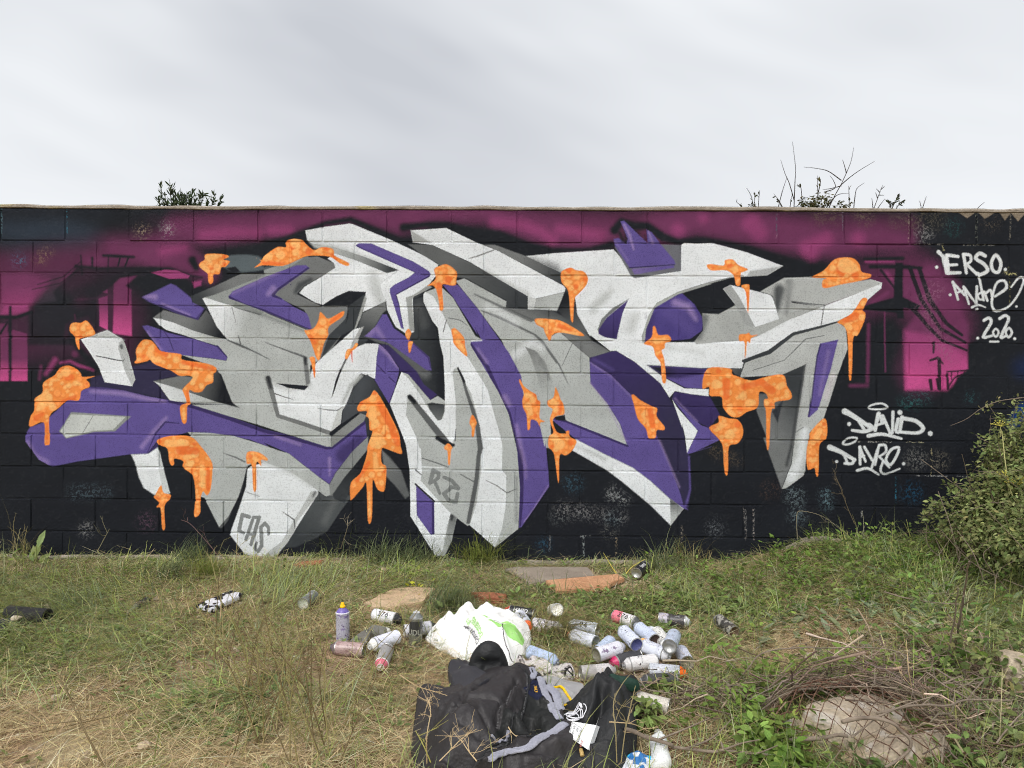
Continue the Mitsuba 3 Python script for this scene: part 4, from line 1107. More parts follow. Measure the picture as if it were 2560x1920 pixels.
wall = thing('block_wall', 'long concrete block wall painted with a grey, purple and orange graffiti piece', 'wall')
WX0, WX1, TOP = -1.0, 7.8, 2.16
_r = rng(5)
for row in range(12):
    z1 = TOP - 0.2 * row
    shift = 0.0 if row % 2 == 0 else 0.2
    k0 = math.floor((WX0 - shift) / 0.4)
    x = k0 * 0.4 + shift
    while x < WX1:
        g = 0.0038
        j0, j1 = _r.normal(0, 0.0025), _r.normal(0, 0.0025)
        m = block_mesh(x + g + j0 * 0.3, x + 0.4 - g + j1 * 0.3, z1 - 0.2 + 0.0045 + _r.normal(0, 0.0008), z1 - 0.0045, _r.normal(0, 0.0013), _r)
        obj(f'{wall}__block', m, 'mat_paint', 25)
        x += 0.4
n = 420
X, Z = np.meshgrid(np.linspace(WX0, WX1, n), np.linspace(TOP - 2.4, TOP, 130))
pts = np.stack([X.ravel(), 0 * X.ravel(), Z.ravel()], 1)
depth = 0.0042 + vnoise(pts, 14, 3) * 0.002 + vnoise(pts, 3, 4) * 0.002
pts[:, 1] = np.maximum(depth, 0.0025)
i, j = np.meshgrid(np.arange(129), np.arange(n - 1), indexing='ij')
a = i * n + j
obj(f'{wall}__mortar', (pts, np.stack([a, a + 1, a + n + 1, a + n], -1).reshape(-1, 4)), 'mat_paint', True)


def ragged_slab(x0, x1, y0, y1, z0, z1, step, amp, seed, rise=0.0):
    """A long strip of cast mortar with an uneven top and front."""
    xs = np.arange(x0, x1 + step, step)
    v = []
    for x in xs:
        t = z1 + rise * float(sstep(4.55, 5.0, x)) * (0.8 + 0.2 * math.sin(x * 9))
        v += [[x, y0 + 0.006, z0], [x, y0, t - 0.02], [x, y0 - 0.001, t - 0.008], [x, y0 + 0.008, t], [x, (y0 + y1) / 2, t + 0.004], [x, y1 - 0.006, t], [x, y1, t - 0.008], [x, y1, z0]]
    v = np.array(v)
    v[:, 1] += vnoise(v, 13, seed) * amp
    v[:, 2] += vnoise(v * [1, 1, 3], 7, seed + 1) * amp + vnoise(v * [1, 0, 0], 1.3, seed + 2) * amp * 0.8
    m, k = len(xs), 8
    i, j = np.meshgrid(np.arange(m - 1), np.arange(k), indexing='ij')
    q = np.stack([i * k + j, (i + 1) * k + j, (i + 1) * k + (j + 1) % k, i * k + (j + 1) % k], -1).reshape(-1, 4)
    return v, q


obj(f'{wall}__coping', ragged_slab(WX0, WX1, -0.004, 0.205, TOP + 0.002, TOP + 0.026, 0.02, 0.005, 11), 'mat_concrete', 40)
labels[f'{wall}__coping'] = {'label': 'bare mortar capping along the top of the wall'}
obj(f'{wall}__footing', ragged_slab(WX0, WX1, -0.04, 0.15, -0.3, 0.012, 0.02, 0.012, 14, 0.16), 'mat_concrete', 40)


# ------------------------------------------------------------------ the ground
def soil(p, n, uv):
    a = fbm(p.x * 2.3, p.y * 2.3, 1.0, 3)
    b = fbm(p.x * 24, p.y * 24, 5.0, 3)
    g = noise(p.x * 160, p.y * 160, p.z * 160)
    c = mix((0.20, 0.128, 0.078), (0.33, 0.235, 0.15), b)
    c = mix(c, (0.34, 0.285, 0.17), smoothstep(0.42, 0.62, a) * 0.75)
    return c * (0.7 + 0.6 * g)


scene['mat_soil'] = {'type': 'twosided', 'bsdf': {'type': 'bumpmap', 'arbitrary': proc(lambda p, n, uv: 0.6 * noise(p.x * 70, p.y * 70, p.z * 70) + 0.4 * noise(p.x * 200, p.y * 200, p.z * 200), 2e-3), 'scale': 0.012,
                     'bsdf': {'type': 'principled', 'base_color': proc(soil), 'roughness': 0.95, 'specular': 0.1}}}
gx = np.concatenate([[-2500, -600, -120, -30, -8, -3], np.arange(-1.6, 8.6, 0.045), [10, 14, 30, 120, 600, 2500]])
gy = np.concatenate([[-2500, -600, -120, -30, -10, -6.5], np.arange(-5.2, 0.36, 0.045), [0.6, 2, 8, 30, 120, 600, 2500]])
X, Y = np.meshgrid(gx, gy)
Z = ground_z(X, Y)
far = (np.abs(X - 3.3) > 6) | (Y < -5.3) | (Y > 0.4)
Z = np.where(far, np.where(Y > 0.4, -0.02, 0.12 * np.clip(Y, -6, 0)), Z)
m = len(gx)
i, j = np.meshgrid(np.arange(len(gy) - 1), np.arange(m - 1), indexing='ij')
a = i * m + j
structure('ground', (np.stack([X.ravel(), Y.ravel(), Z.ravel()], 1), np.stack([a, a + 1, a + m + 1, a + m], -1).reshape(-1, 4)), 'mat_soil', True)
FOOT = []           # outlines, seen from above, of what lies on the ground: nothing grows through it


def hues(r, n, a, b, spread=0.18):
    t = r.random(n)[:, None]
    c = np.asarray(a) * (1 - t) + np.asarray(b) * t
    return c * np.exp(r.normal(0, spread, (n, 1))) * np.exp(r.normal(0, 0.05, (n, 3)))


# ------------------------------------------------------------------ spray cans
# label, middle of the bottom, direction of the axis, then: body, sp(atter), sc (its colour), band (from, to, colour), dome, top, tc, ring, base, text, tx (its colour)
CANS = [
    ('standing spray can with purple shoulder and yellow nozzle', (2.4117, -1.1507, -0.1037), (-0.02, 0.02, 0.9996), {'body': (172, 170, 182), 'sp': 0.22, 'sc': (120, 105, 150), 'dome': (112, 98, 170), 'top': 'nozzle', 'tc': (250, 196, 10), 'ring': (230, 228, 236)}),
    ('standing olive grey spray can with black label and no nozzle', (2.7498, -1.157, -0.1218), (0.03, 0.02, 0.9994), {'body': (104, 104, 92), 'sp': 0.0, 'sc': (38, 38, 40), 'band': (0.42, 0.88, (52, 52, 50)), 'dome': (118, 122, 120), 'top': 'cup', 'tc': (190, 192, 190), 'text': 'UDU', 'tx': (150, 150, 140)}),
    ('white spray can numbered 176 with black shoulder, beside the standing grey can', (2.5092, -0.9072, -0.0588), (0.9192, -0.3913, -0.0443), {'body': (222, 222, 224), 'sp': 0.16, 'sc': (120, 120, 122), 'dome': (40, 40, 42), 'top': 'cup', 'tc': (58, 58, 60), 'text': '176', 'tx': (30, 30, 34)}),
    ('spray can with pink band half hidden behind the carrier bag', (2.6884, -1.0995, -0.0775), (0.9339, 0.3537, 0.0516), {'body': (205, 205, 210), 'sp': 0.1, 'sc': (38, 38, 40), 'band': (0.35, 0.62, (222, 92, 140)), 'dome': (60, 60, 60), 'top': 'cup', 'tc': (60, 60, 60)}),
    ('white spray can lying under the grey plastic sheet', (2.6745, -1.2016, -0.0673), (-0.7003, -0.7118, -0.0547), {'body': (216, 218, 230), 'sp': 0.05, 'sc': (40, 40, 60), 'dome': (222, 222, 216), 'top': 'cup', 'tc': (190, 190, 186)}),
    ('grey spray can with a pink shoulder ring pointing at the viewer', (2.6422, -1.2927, -0.0956), (-0.0064, -0.9879, -0.1547), {'body': (146, 144, 142), 'sp': 0.08, 'sc': (120, 118, 116), 'dome': (214, 108, 128), 'top': 'cup', 'tc': (214, 206, 200), 'ring': (222, 216, 214)}),
    ('faded pink grey spray can in the grass left of the white one', (2.5404, -1.291, -0.101), (-0.9934, 0.1101, 0.0326), {'body': (176, 152, 148), 'sp': 0.3, 'sc': (150, 120, 118), 'dome': (110, 98, 100), 'top': 'cup', 'tc': (90, 85, 88)}),
    ('black spray can with white lettering behind the carrier bag', (3.3067, -0.8812, -0.061), (-0.9419, 0.3327, 0.0464), {'body': (38, 38, 40), 'sp': 0.05, 'sc': (170, 170, 170), 'dome': (196, 60, 50), 'top': 'cup', 'tc': (196, 60, 50), 'text': 'HARD', 'tx': (220, 220, 220)}),
    ('white and orange spray can against the edge of the carrier bag', (3.2319, -0.904, -0.0554), (0.2779, -0.9558, -0.0957), {'body': (206, 210, 222), 'sp': 0.1, 'sc': (40, 40, 44), 'dome': (226, 108, 52), 'top': 'cup', 'tc': (226, 108, 52), 'text': '447', 'tx': (30, 30, 34)}),
    ('spray can on end showing its round white bottom', (3.4168, -0.9472, -0.0121), (-0.1018, 0.9468, -0.3054), {'body': (198, 196, 180), 'sp': 0.1, 'sc': (150, 150, 140), 'dome': (128, 130, 128), 'top': 'cup', 'tc': (128, 130, 128), 'base': (236, 234, 224)}),
    ('white spray can with grey scribbles beside the grass tuft', (3.2975, -0.9823, -0.0714), (0.9434, -0.3257, -0.063), {'body': (220, 216, 218), 'sp': 0.22, 'sc': (110, 104, 112), 'dome': (200, 198, 196), 'top': 'cup', 'tc': (150, 150, 150)}),
    ('white spray can numbered 94 behind the red spotted can', (3.6057, -1.0567, -0.0741), (-0.8985, 0.4386, 0.0184), {'body': (210, 216, 228), 'sp': 0.06, 'sc': (60, 60, 64), 'dome': (214, 214, 214), 'top': 'cup', 'tc': (160, 160, 160), 'text': '94', 'tx': (34, 34, 38)}),
    ('white spray can with red drips at the end of the grass tuft', (3.581, -1.201, -0.0846), (-0.7531, 0.6577, 0.0157), {'body': (214, 218, 228), 'sp': 0.08, 'sc': (220, 90, 60), 'dome': (216, 210, 206), 'top': 'cup', 'tc': (220, 110, 80)}),
    ('pale blue spray can lying alone by the spattered gloves', (3.2749, -1.2937, -0.0981), (0.8016, -0.5909, -0.0912), {'body': (184, 200, 228), 'sp': 0.05, 'sc': (70, 80, 110), 'dome': (170, 186, 214), 'top': 'cup', 'tc': (150, 160, 180)}),
    ('pink and white spray can with a dark grey shoulder', (3.703, -0.8918, -0.0561), (0.7152, -0.6977, -0.0406), {'body': (222, 218, 220), 'sp': 0.06, 'sc': (40, 40, 40), 'band': (0.0, 0.42, (230, 122, 140)), 'dome': (78, 80, 80), 'top': 'cup', 'tc': (40, 40, 42), 'text': '176', 'tx': (30, 30, 34)}),
    ('white spray can with black overspray below the pink one', (3.9412, -1.1409, -0.1045), (-0.7239, 0.6646, 0.185), {'body': (206, 210, 218), 'sp': 0.2, 'sc': (30, 30, 32), 'dome': (210, 212, 216), 'top': 'cup', 'tc': (180, 182, 186)}),
    ('black spray can smeared with lilac paint, right of the pink one', (3.922, -0.889, -0.0682), (0.9756, -0.216, -0.0398), {'body': (70, 68, 70), 'sp': 0.25, 'sc': (150, 148, 154), 'band': (0.02, 0.35, (182, 176, 188)), 'dome': (200, 202, 206), 'top': 'cup', 'tc': (150, 152, 156)}),
    ('black and white speckled spray can, farthest right', (4.2601, -1.0283, -0.0862), (-0.3418, 0.9268, 0.1557), {'body': (150, 148, 140), 'sp': 0.5, 'sc': (44, 42, 40), 'dome': (200, 198, 192), 'top': 'cup', 'tc': (120, 118, 112), 'base': (92, 72, 58)}),
    ('pale blue spray can leaning at the back left of the heap', (3.5828, -1.2916, -0.1008), (0.523, 0.8456, 0.1065), {'body': (190, 204, 226), 'sp': 0.06, 'sc': (90, 100, 120), 'dome': (196, 208, 226), 'top': 'cup', 'tc': (170, 176, 190)}),
    ('white spray can spattered black and mauve with an open end', (3.565, -1.3768, -0.0803), (0.8443, 0.5302, 0.0781), {'body': (214, 214, 222), 'sp': 0.26, 'sc': (110, 88, 120), 'dome': (200, 200, 208), 'top': 'cup', 'tc': (120, 120, 126), 'base': (120, 116, 100)}),
    ('white spray can with a blue rim in the middle of the heap', (3.7493, -1.3175, -0.0532), (-0.3229, 0.9334, 0.1566), {'body': (206, 212, 226), 'sp': 0.12, 'sc': (60, 62, 74), 'dome': (196, 202, 216), 'top': 'cup', 'tc': (150, 156, 170), 'base': (70, 74, 120)}),
    ('pale blue grey spray can right of the blue rimmed one', (3.837, -1.2688, -0.0502), (-0.4024, 0.9047, 0.1399), {'body': (196, 206, 226), 'sp': 0.05, 'sc': (80, 84, 96), 'dome': (190, 196, 210), 'top': 'cup', 'tc': (150, 156, 170), 'base': (70, 56, 50)}),
    ('charcoal spray can with a magenta shoulder in the heap', (3.763, -1.2931, -0.1102), (-0.8613, -0.5051, -0.056), {'body': (62, 62, 64), 'sp': 0.02, 'sc': (150, 150, 150), 'dome': (190, 44, 96), 'top': 'cup', 'tc': (170, 40, 86)}),
    ('white spray can with an orange rim in the heap', (3.7756, -1.2653, -0.0697), (0.6958, -0.7143, -0.0752), {'body': (208, 212, 222), 'sp': 0.07, 'sc': (110, 110, 120), 'band': (0.0, 0.12, (236, 170, 80)), 'dome': (214, 214, 216), 'top': 'cup', 'tc': (180, 180, 180)}),
    ('white spray can with black streaks behind the spattered one', (3.8695, -1.1512, -0.053), (0.1204, -0.9871, -0.1055), {'body': (216, 216, 210), 'sp': 0.24, 'sc': (28, 28, 30), 'dome': (214, 214, 210), 'top': 'cup', 'tc': (150, 150, 146)}),
    ('grey blue spattered spray can lying on top of the heap', (3.8771, -1.4031, -0.0297), (0.342, 0.9376, 0.0623), {'body': (178, 188, 204), 'sp': 0.3, 'sc': (120, 126, 136), 'dome': (190, 190, 186), 'top': 'cup', 'tc': (200, 200, 192)}),
    ('white spray can with its hollow grey bottom towards the viewer', (3.9653, -1.3584, -0.1163), (-0.0163, 0.9991, 0.04), {'body': (208, 212, 226), 'sp': 0.05, 'sc': (110, 110, 120), 'dome': (200, 204, 214), 'top': 'cup', 'tc': (150, 150, 160), 'base': (128, 124, 106)}),
    ('spray can with a bright orange shoulder poking out of the heap', (3.7874, -1.4177, -0.1283), (0.97, -0.2423, 0.0218), {'body': (196, 200, 208), 'sp': 0.1, 'sc': (110, 110, 120), 'dome': (236, 112, 30), 'top': 'cup', 'tc': (236, 120, 40)}),
    ('half grey half white spray can in front of the heap', (3.4914, -1.4628, -0.1266), (0.9721, 0.2345, 0.0063), {'body': (196, 192, 190), 'sp': 0.06, 'sc': (120, 120, 120), 'band': (0.0, 0.5, (168, 164, 160)), 'dome': (170, 168, 166), 'top': 'cup', 'tc': (130, 130, 130)}),
    ('white spray can with black lettering in front of the heap', (3.8253, -1.3586, -0.1086), (-0.9469, -0.3209, -0.0227), {'body': (214, 212, 210), 'sp': 0.26, 'sc': (40, 38, 38), 'dome': (200, 198, 196), 'top': 'cup', 'tc': (140, 140, 140)}),
    ('dark grey spray can with a silver rim by the green jacket', (3.8822, -1.5114, -0.1305), (-0.9847, -0.1738, -0.0071), {'body': (66, 66, 64), 'sp': 0.02, 'sc': (150, 150, 150), 'dome': (70, 70, 70), 'top': 'cup', 'tc': (150, 150, 150), 'base': (170, 170, 166)}),
    ('dirty white spray can in the grass right of the green jacket', (3.8169, -1.7221, -0.1562), (-0.9063, 0.4172, 0.0678), {'body': (196, 190, 178), 'sp': 0.14, 'sc': (130, 124, 110), 'dome': (170, 166, 156), 'top': 'cup', 'tc': (130, 128, 120), 'base': (180, 176, 164)}),
    ('black spray can with white brush lettering against the wall foot', (3.8952, -0.3384, 0.0205), (0.5003, 0.8576, 0.1195), {'body': (44, 44, 48), 'sp': 0.06, 'sc': (190, 190, 190), 'dome': (60, 60, 64), 'top': 'cup', 'tc': (40, 40, 44), 'text': 'hard', 'tx': (205, 205, 205)}),
    ('dull grey spray can with a white hollow bottom, alone at the left', (2.1193, -0.7853, -0.0448), (0.1505, 0.9876, 0.045), {'body': (120, 124, 122), 'sp': 0.06, 'sc': (150, 152, 150), 'dome': (110, 112, 112), 'top': 'cup', 'tc': (110, 112, 112), 'base': (204, 208, 198), 'text': '36', 'tx': (176, 178, 176)}),
]



CR, CH = 0.031, 0.128                      # radius, height of the body
def revolve(profile, sides=28, uv0=None):
    """A turned shape; with uv0, u runs once round from uv0 and v is the profile's height as a share of the body."""
    p = np.asarray(profile, float)
    n = sides + 1
    ang = np.linspace(0, 2 * np.pi, n)
    v = np.stack([p[:, None, 0] * np.cos(ang), p[:, None, 0] * np.sin(ang), np.broadcast_to(p[:, None, 1], (len(p), n))], -1).reshape(-1, 3)
    i, j = np.meshgrid(np.arange(len(p) - 1), np.arange(sides), indexing='ij')
    a = i * n + j
    q = np.stack([a, a + 1, a + n + 1, a + n], -1).reshape(-1, 4)
    u = np.broadcast_to(np.linspace(0, 0.999, n), (len(p), n)).reshape(-1)
    uv = np.stack([u + (uv0 or 0), np.repeat(p[:, 1] / CH, n)], 1)
    return v, q, uv


_c = lambda k, d: [list(SRGB(c[3].get(k, d))) for c in CANS]
_band = [c[3].get('band', (2.0, 2.0, (0, 0, 0))) for c in CANS]
CAN = [mi.Float(np.array(v, np.float32)) for v in
       list(np.array(_c('body', (200, 200, 200))).T) + list(np.array(_c('sc', (40, 40, 40))).T) + [np.array([SRGB(b[2])[k] for b in _band]) for k in range(3)]
       + [[b[0] for b in _band], [b[1] for b in _band], [c[3]['sp'] for c in CANS]]]
dr.eval(CAN)


def can_print(p, n, uv):
    """The label, dabs of other paint and fingermarks on a can's body; u holds the can's number, v the height."""
    k = mi.UInt32(dr.clip(dr.floor(uv.x), 0, len(CANS) - 1))
    u = uv.x - dr.floor(uv.x)
    g = [dr.gather(mi.Float, c, k) for c in CAN]
    s = mi.Float(k) * 7.3
    c = mi.Color3f(g[0], g[1], g[2])
    edge = (noise(u * 9, uv.y * 7, s) - 0.5) * 0.10
    inband = smoothstep(-0.012, 0.012, uv.y + edge - g[9]) * (1 - smoothstep(-0.012, 0.012, uv.y + edge - g[10]))
    c = mix(c, mi.Color3f(g[6], g[7], g[8]), inband)
    lines = smoothstep(0.62, 0.66, noise(dr.floor(u * 60) * 3.1, dr.floor(uv.y * 46), s)) * smoothstep(0.35, 0.40, noise(u * 5, uv.y * 3, s + 3)) * (1 - smoothstep(0.40, 0.50, noise(u * 3, uv.y * 2, s + 9)))
    c = c * (1 - 0.35 * lines)
    dab = fbm(u * 13, uv.y * 9, s + 1, 3)
    t = 0.80 - g[11] * 0.62
    c = mix(c, mi.Color3f(g[3], g[4], g[5]), smoothstep(t, t + 0.05, dab) * 0.9)
    dots = smoothstep(0.80, 0.84, noise(u * 44, uv.y * 30, s + 5)) * smoothstep(0.02, 0.2, g[11])
    c = mix(c, mi.Color3f(g[3], g[4], g[5]) * 0.6, dots)
    grime = smoothstep(0.5, 0.75, fbm(u * 6, uv.y * 5, s + 11, 3))
    return c * (1 - 0.14 * grime)


scene['mat_can'] = {'type': 'twosided', 'bsdf': {'type': 'principled', 'base_color': proc(can_print), 'roughness': 0.34, 'specular': 0.5}}
scene['mat_tin'] = {'type': 'twosided', 'bsdf': {'type': 'principled', 'base_color': rgb(0.52, 0.52, 0.50), 'metallic': 0.85, 'roughness': 0.35}}
_flat = {}
def paint(c, rough=0.4):
    """A plain painted material for an sRGB colour, made once."""
    key = 'mat_plain_%02x%02x%02x_%d' % (*[int(v) for v in c], int(rough * 100))
    if key not in scene:
        scene[key] = flat(SRGB(c), rough)
    return key


def frame(base, axis, roll=0.0):
    z = np.asarray(axis, float) / np.linalg.norm(axis)
    ref = np.array([0, 0, 1.0]) if abs(z[2]) < 0.9 else np.array([0, -1.0, 0])
    x = ref - z * (ref @ z)
    x /= np.linalg.norm(x)
    y = np.cross(z, x)
    m = np.eye(4)
    m[:3, 0] = x * math.cos(roll) + y * math.sin(roll)
    m[:3, 1] = -x * math.sin(roll) + y * math.cos(roll)
    m[:3, 2], m[:3, 3] = z, base
    return m


BODY = [(CR - 0.0018, 0.0025), (CR - 0.0002, 0.004)] + [(CR, h) for h in np.linspace(0.008, CH - 0.004, 15)] + [(CR, CH - 0.0035), (CR - 0.0015, CH)]
RIM_B = [(CR - 0.004, 0.0), (CR + 0.0004, 0.0), (CR + 0.0008, 0.002), (CR - 0.001, 0.004), (CR - 0.004, 0.003)]
BASE = [(CR - 0.003, 0.001), (CR - 0.0045, 0.004), (CR - 0.010, 0.009), (0.010, 0.013), (0.0001, 0.014)]
DOME = [(CR - 0.0015, CH), (CR - 0.004, CH + 0.006), (CR - 0.009, CH + 0.013), (CR - 0.014, CH + 0.018), (0.0155, CH + 0.020), (0.0140, CH + 0.022)]
RIM_T = [(CR - 0.002, CH - 0.003), (CR + 0.0006, CH - 0.002), (CR + 0.0008, CH + 0.001), (CR - 0.002, CH + 0.0025)]
CUP = [(0.0130, CH + 0.021), (0.0160, CH + 0.022), (0.0165, CH + 0.025), (0.0145, CH + 0.0265), (0.0125, CH + 0.023), (0.006, CH + 0.0225), (0.0045, CH + 0.025), (0.0040, CH + 0.031), (0.0030, CH + 0.032), (0.0001, CH + 0.0315)]
NOZZLE = [(0.0125, CH + 0.024), (0.0125, CH + 0.030), (0.0090, CH + 0.033), (0.0075, CH + 0.044), (0.0060, CH + 0.0455), (0.0001, CH + 0.046)]
_m = {k: revolve(p) for k, p in dict(rim_b=RIM_B, base=BASE, dome=DOME, rim_t=RIM_T, cup=CUP, nozzle=NOZZLE).items()}
for k, (label, base, axis, a) in enumerate(CANS):
    t = thing('spray_can', label, 'spray can', 'used spray cans on the grass')
    roll = (k * 2.39) % 6.28
    text = a.get('text')
    M = frame(base, axis, 0.0)
    tw = T(M.tolist())
    R = T().rotate([0, 0, 1], math.degrees(roll))
    v, q, uv = revolve(BODY, 28, k)
    rd = rng(700 + k)
    for _ in range(int(rd.integers(0, 3))):     # dents
        a0, h0, w0, dp = rd.uniform(0, 6.28), rd.uniform(0.02, CH - 0.02), rd.uniform(0.010, 0.022), rd.uniform(0.002, 0.006)
        c0 = np.array([CR * math.cos(a0), CR * math.sin(a0), h0])
        fall = np.exp(-(np.linalg.norm(v - c0, axis=1) / w0) ** 2) * dp
        v = v - np.column_stack([np.cos(a0) * fall, np.sin(a0) * fall, 0 * fall])
    obj(f'{t}__body', (v, q), 'mat_can', True, uv=uv, to_world=tw @ R)
    obj(f'{t}__bottom_rim', _m['rim_b'][:2], 'mat_tin', 40, to_world=tw)
    obj(f'{t}__bottom', _m['base'][:2], paint(a['base'], 0.5) if 'base' in a else 'mat_tin', True, to_world=tw)
    obj(f'{t}__shoulder', _m['dome'][:2], paint(a['dome'], 0.35), True, to_world=tw)
    obj(f'{t}__shoulder_rim', _m['rim_t'][:2], paint(a['ring'], 0.35) if 'ring' in a else 'mat_tin', 40, to_world=tw)
    obj(f'{t}__{"nozzle" if a["top"] == "nozzle" else "valve_cup"}', _m['nozzle' if a['top'] == 'nozzle' else 'cup'][:2], paint(a['tc'], 0.4), 40, to_world=tw)
    if text:
        m = meshkit.text_mesh(text, 0.024 if len(text) < 4 else 0.020, 0.001, True)
        w = np.array(m.vertices)
        w[:, 0] -= (w[:, 0].min() + w[:, 0].max()) / 2
        w[:, 1] -= (w[:, 1].min() + w[:, 1].max()) / 2
        m = trimesh.Trimesh(w, m.faces, process=False).subdivide_to_size(0.006)
        w = np.array(m.vertices)
        # reads along the axis, wrapped round the side that faces up and towards the wall's front
        view = np.linalg.inv(M[:3, :3]) @ np.array([0.0, -0.75, 0.66])
        mid = math.atan2(view[1], view[0])
        upright = abs(M[2, 2]) > 0.8
        along, across = (w[:, 1], w[:, 0]) if upright else (w[:, 0], w[:, 1])
        flip = 1.0 if upright or M[0, 2] > 0 else -1.0
        ang = mid + (across / CR) * (1.0 if upright else -flip)
        h = CH * 0.52 + along * (1.0 if upright else flip)
        rad = CR + 0.0003 + w[:, 2] * 0.3
        obj(f'{t}__lettering', (np.stack([rad * np.cos(ang), rad * np.sin(ang), h], 1), np.array(m.faces)), paint(a['tx'], 0.5), to_world=tw)
    FOOT.append(sg.LineString([np.array(base[:2]), np.array(base[:2]) + np.array(axis[:2]) * (CH + 0.02)]).buffer(CR * 0.8))


# ------------------------------------------------------------------ soft things lying in heaps
from scipy.interpolate import RBFInterpolator
from scipy.spatial import Delaunay


class Heap:
    """Cloth lying in a heap: an outline in space, heights inside it, folds along lines; .at(xy) is its surface."""

    def __init__(self, outline, inside, folds=(), crumple=0.0, crisp=0.0, seed=0, smooth=1e-4, step=0.008, fold_gain=1.0, grain=(9, 19)):
        out = np.asarray(outline, float)
        c = np.vstack([out, out[:1]])
        d = np.concatenate([[0], np.cumsum(np.linalg.norm(np.diff(c, axis=0), axis=1))])
        ring = spline(np.vstack([out[-1:], c, out[1:2]]), 6)[6:-6]
        d = np.concatenate([[0], np.cumsum(np.linalg.norm(np.diff(ring, axis=0), axis=1))])
        t = np.linspace(0, d[-1], max(24, int(d[-1] / step)), endpoint=False)
        ring = np.stack([np.interp(t, d, ring[:, k]) for k in range(3)], 1)
        self.poly = sg.Polygon(ring[:, :2]).buffer(0)
        if self.poly.geom_type != 'Polygon':
            self.poly = max(self.poly.geoms, key=lambda g: g.area)
        pts = np.vstack([out, np.asarray(inside, float)]) if len(inside) else out
        self.rbf = RBFInterpolator(pts[:, :2], pts[:, 2], kernel='thin_plate_spline', smoothing=smooth)
        self.folds = [(sg.LineString(np.asarray(f[0])[:, :2]), f[1], f[2]) for f in folds]
        self.crumple, self.crisp, self.seed, self.fold_gain = crumple, crisp, seed, fold_gain
        self.grain = grain
        ring = np.array(self.poly.exterior.coords)[:-1]
        inner = self.poly.buffer(-step * 0.6)
        x0, y0, x1, y1 = self.poly.bounds
        X, Y = np.meshgrid(np.arange(x0, x1, step), np.arange(y0, y1, step * 0.9))
        g = np.stack([X.ravel() + (np.arange(X.size) // X.shape[1] % 2) * step / 2, Y.ravel()], 1)
        g = g[shapely.contains_xy(inner, g[:, 0], g[:, 1])]
        xy = np.vstack([ring, g])
        tri = Delaunay(xy).simplices
        mid = xy[tri].mean(1)
        tri = tri[shapely.contains_xy(self.poly, mid[:, 0], mid[:, 1])]
        a, b = xy[tri[:, 1]] - xy[tri[:, 0]], xy[tri[:, 2]] - xy[tri[:, 0]]
        neg = a[:, 0] * b[:, 1] - a[:, 1] * b[:, 0] < 0
        tri[neg] = tri[neg][:, ::-1]
        v = np.column_stack([xy, self.at(xy)])
        n, m = len(ring), len(v)
        # the hem turns under and drops to the ground
        c = ring.mean(0)
        nrm = np.stack([np.roll(ring, -1, 0)[:, 1] - np.roll(ring, 1, 0)[:, 1], -(np.roll(ring, -1, 0)[:, 0] - np.roll(ring, 1, 0)[:, 0])], 1)
        nrm /= np.linalg.norm(nrm, axis=1, keepdims=True) + 1e-9
        if sg.LinearRing(ring).is_ccw is False:
            nrm = -nrm
        gz = ground_z(ring[:, 0], ring[:, 1])
        top = v[:n, 2]
        rows = [np.column_stack([ring + nrm * 0.006, top - np.minimum(0.010, (top - gz) * 0.3)]), np.column_stack([ring + nrm * 0.004, gz + (top - gz) * 0.4]), np.column_stack([ring - nrm * 0.01, gz - 0.015])]
        k = np.arange(n)
        F = [tri]
        prev = k
        for r_, row in enumerate(rows):
            cur = m + r_ * n + k
            F += [np.stack([prev, cur, np.roll(cur, -1)], 1), np.stack([prev, np.roll(cur, -1), np.roll(prev, -1)], 1)]
            prev = cur
        self.mesh = (np.vstack([v] + rows), np.vstack(F))
        FOOT.append(self.poly.buffer(-0.01))

    def at(self, xy):
        xy = np.asarray(xy, float)[:, :2]
        z = self.rbf(xy)
        q = shapely.points(xy)
        for line, amp, width in self.folds:
            d = shapely.distance(q, line)
            z = z + amp * self.fold_gain * np.exp(-(d / width) ** 2)
        p = np.column_stack([xy, 0 * xy[:, 0]])
        if self.crumple:
            z = z + self.crumple * (vnoise(p, 14, self.seed) * 0.6 + vnoise(p, 31, self.seed + 1) * 0.3 + vnoise(p, 62, self.seed + 2) * 0.12)
        if self.crisp:
            for f, a in zip(self.grain, (0.6, 0.4)):
                z = z + self.crisp * a * (0.45 - np.abs(vnoise(p, f, self.seed + int(f))))
        return np.maximum(z, ground_z(xy[:, 0], xy[:, 1]) + 0.002)

    def drape(self, polygon, lift=0.0012, step=0.007):
        """A flat shape laid on the surface."""
        poly = sg.Polygon(np.asarray(polygon, float)[:, :2]).buffer(0) if not hasattr(polygon, 'area') else polygon
        x0, y0, x1, y1 = poly.bounds
        ring = np.array(poly.exterior.segmentize(step).coords)[:-1]
        X, Y = np.meshgrid(np.arange(x0, x1, step), np.arange(y0, y1, step))
        g = np.stack([X.ravel(), Y.ravel()], 1)
        g = g[shapely.contains_xy(poly.buffer(-step * 0.4), g[:, 0], g[:, 1])]
        xy = np.vstack([ring, g])
        tri = Delaunay(xy).simplices
        mid = xy[tri].mean(1)
        tri = tri[shapely.contains_xy(poly, mid[:, 0], mid[:, 1])]
        return np.column_stack([xy, self.at(xy) + lift]), tri

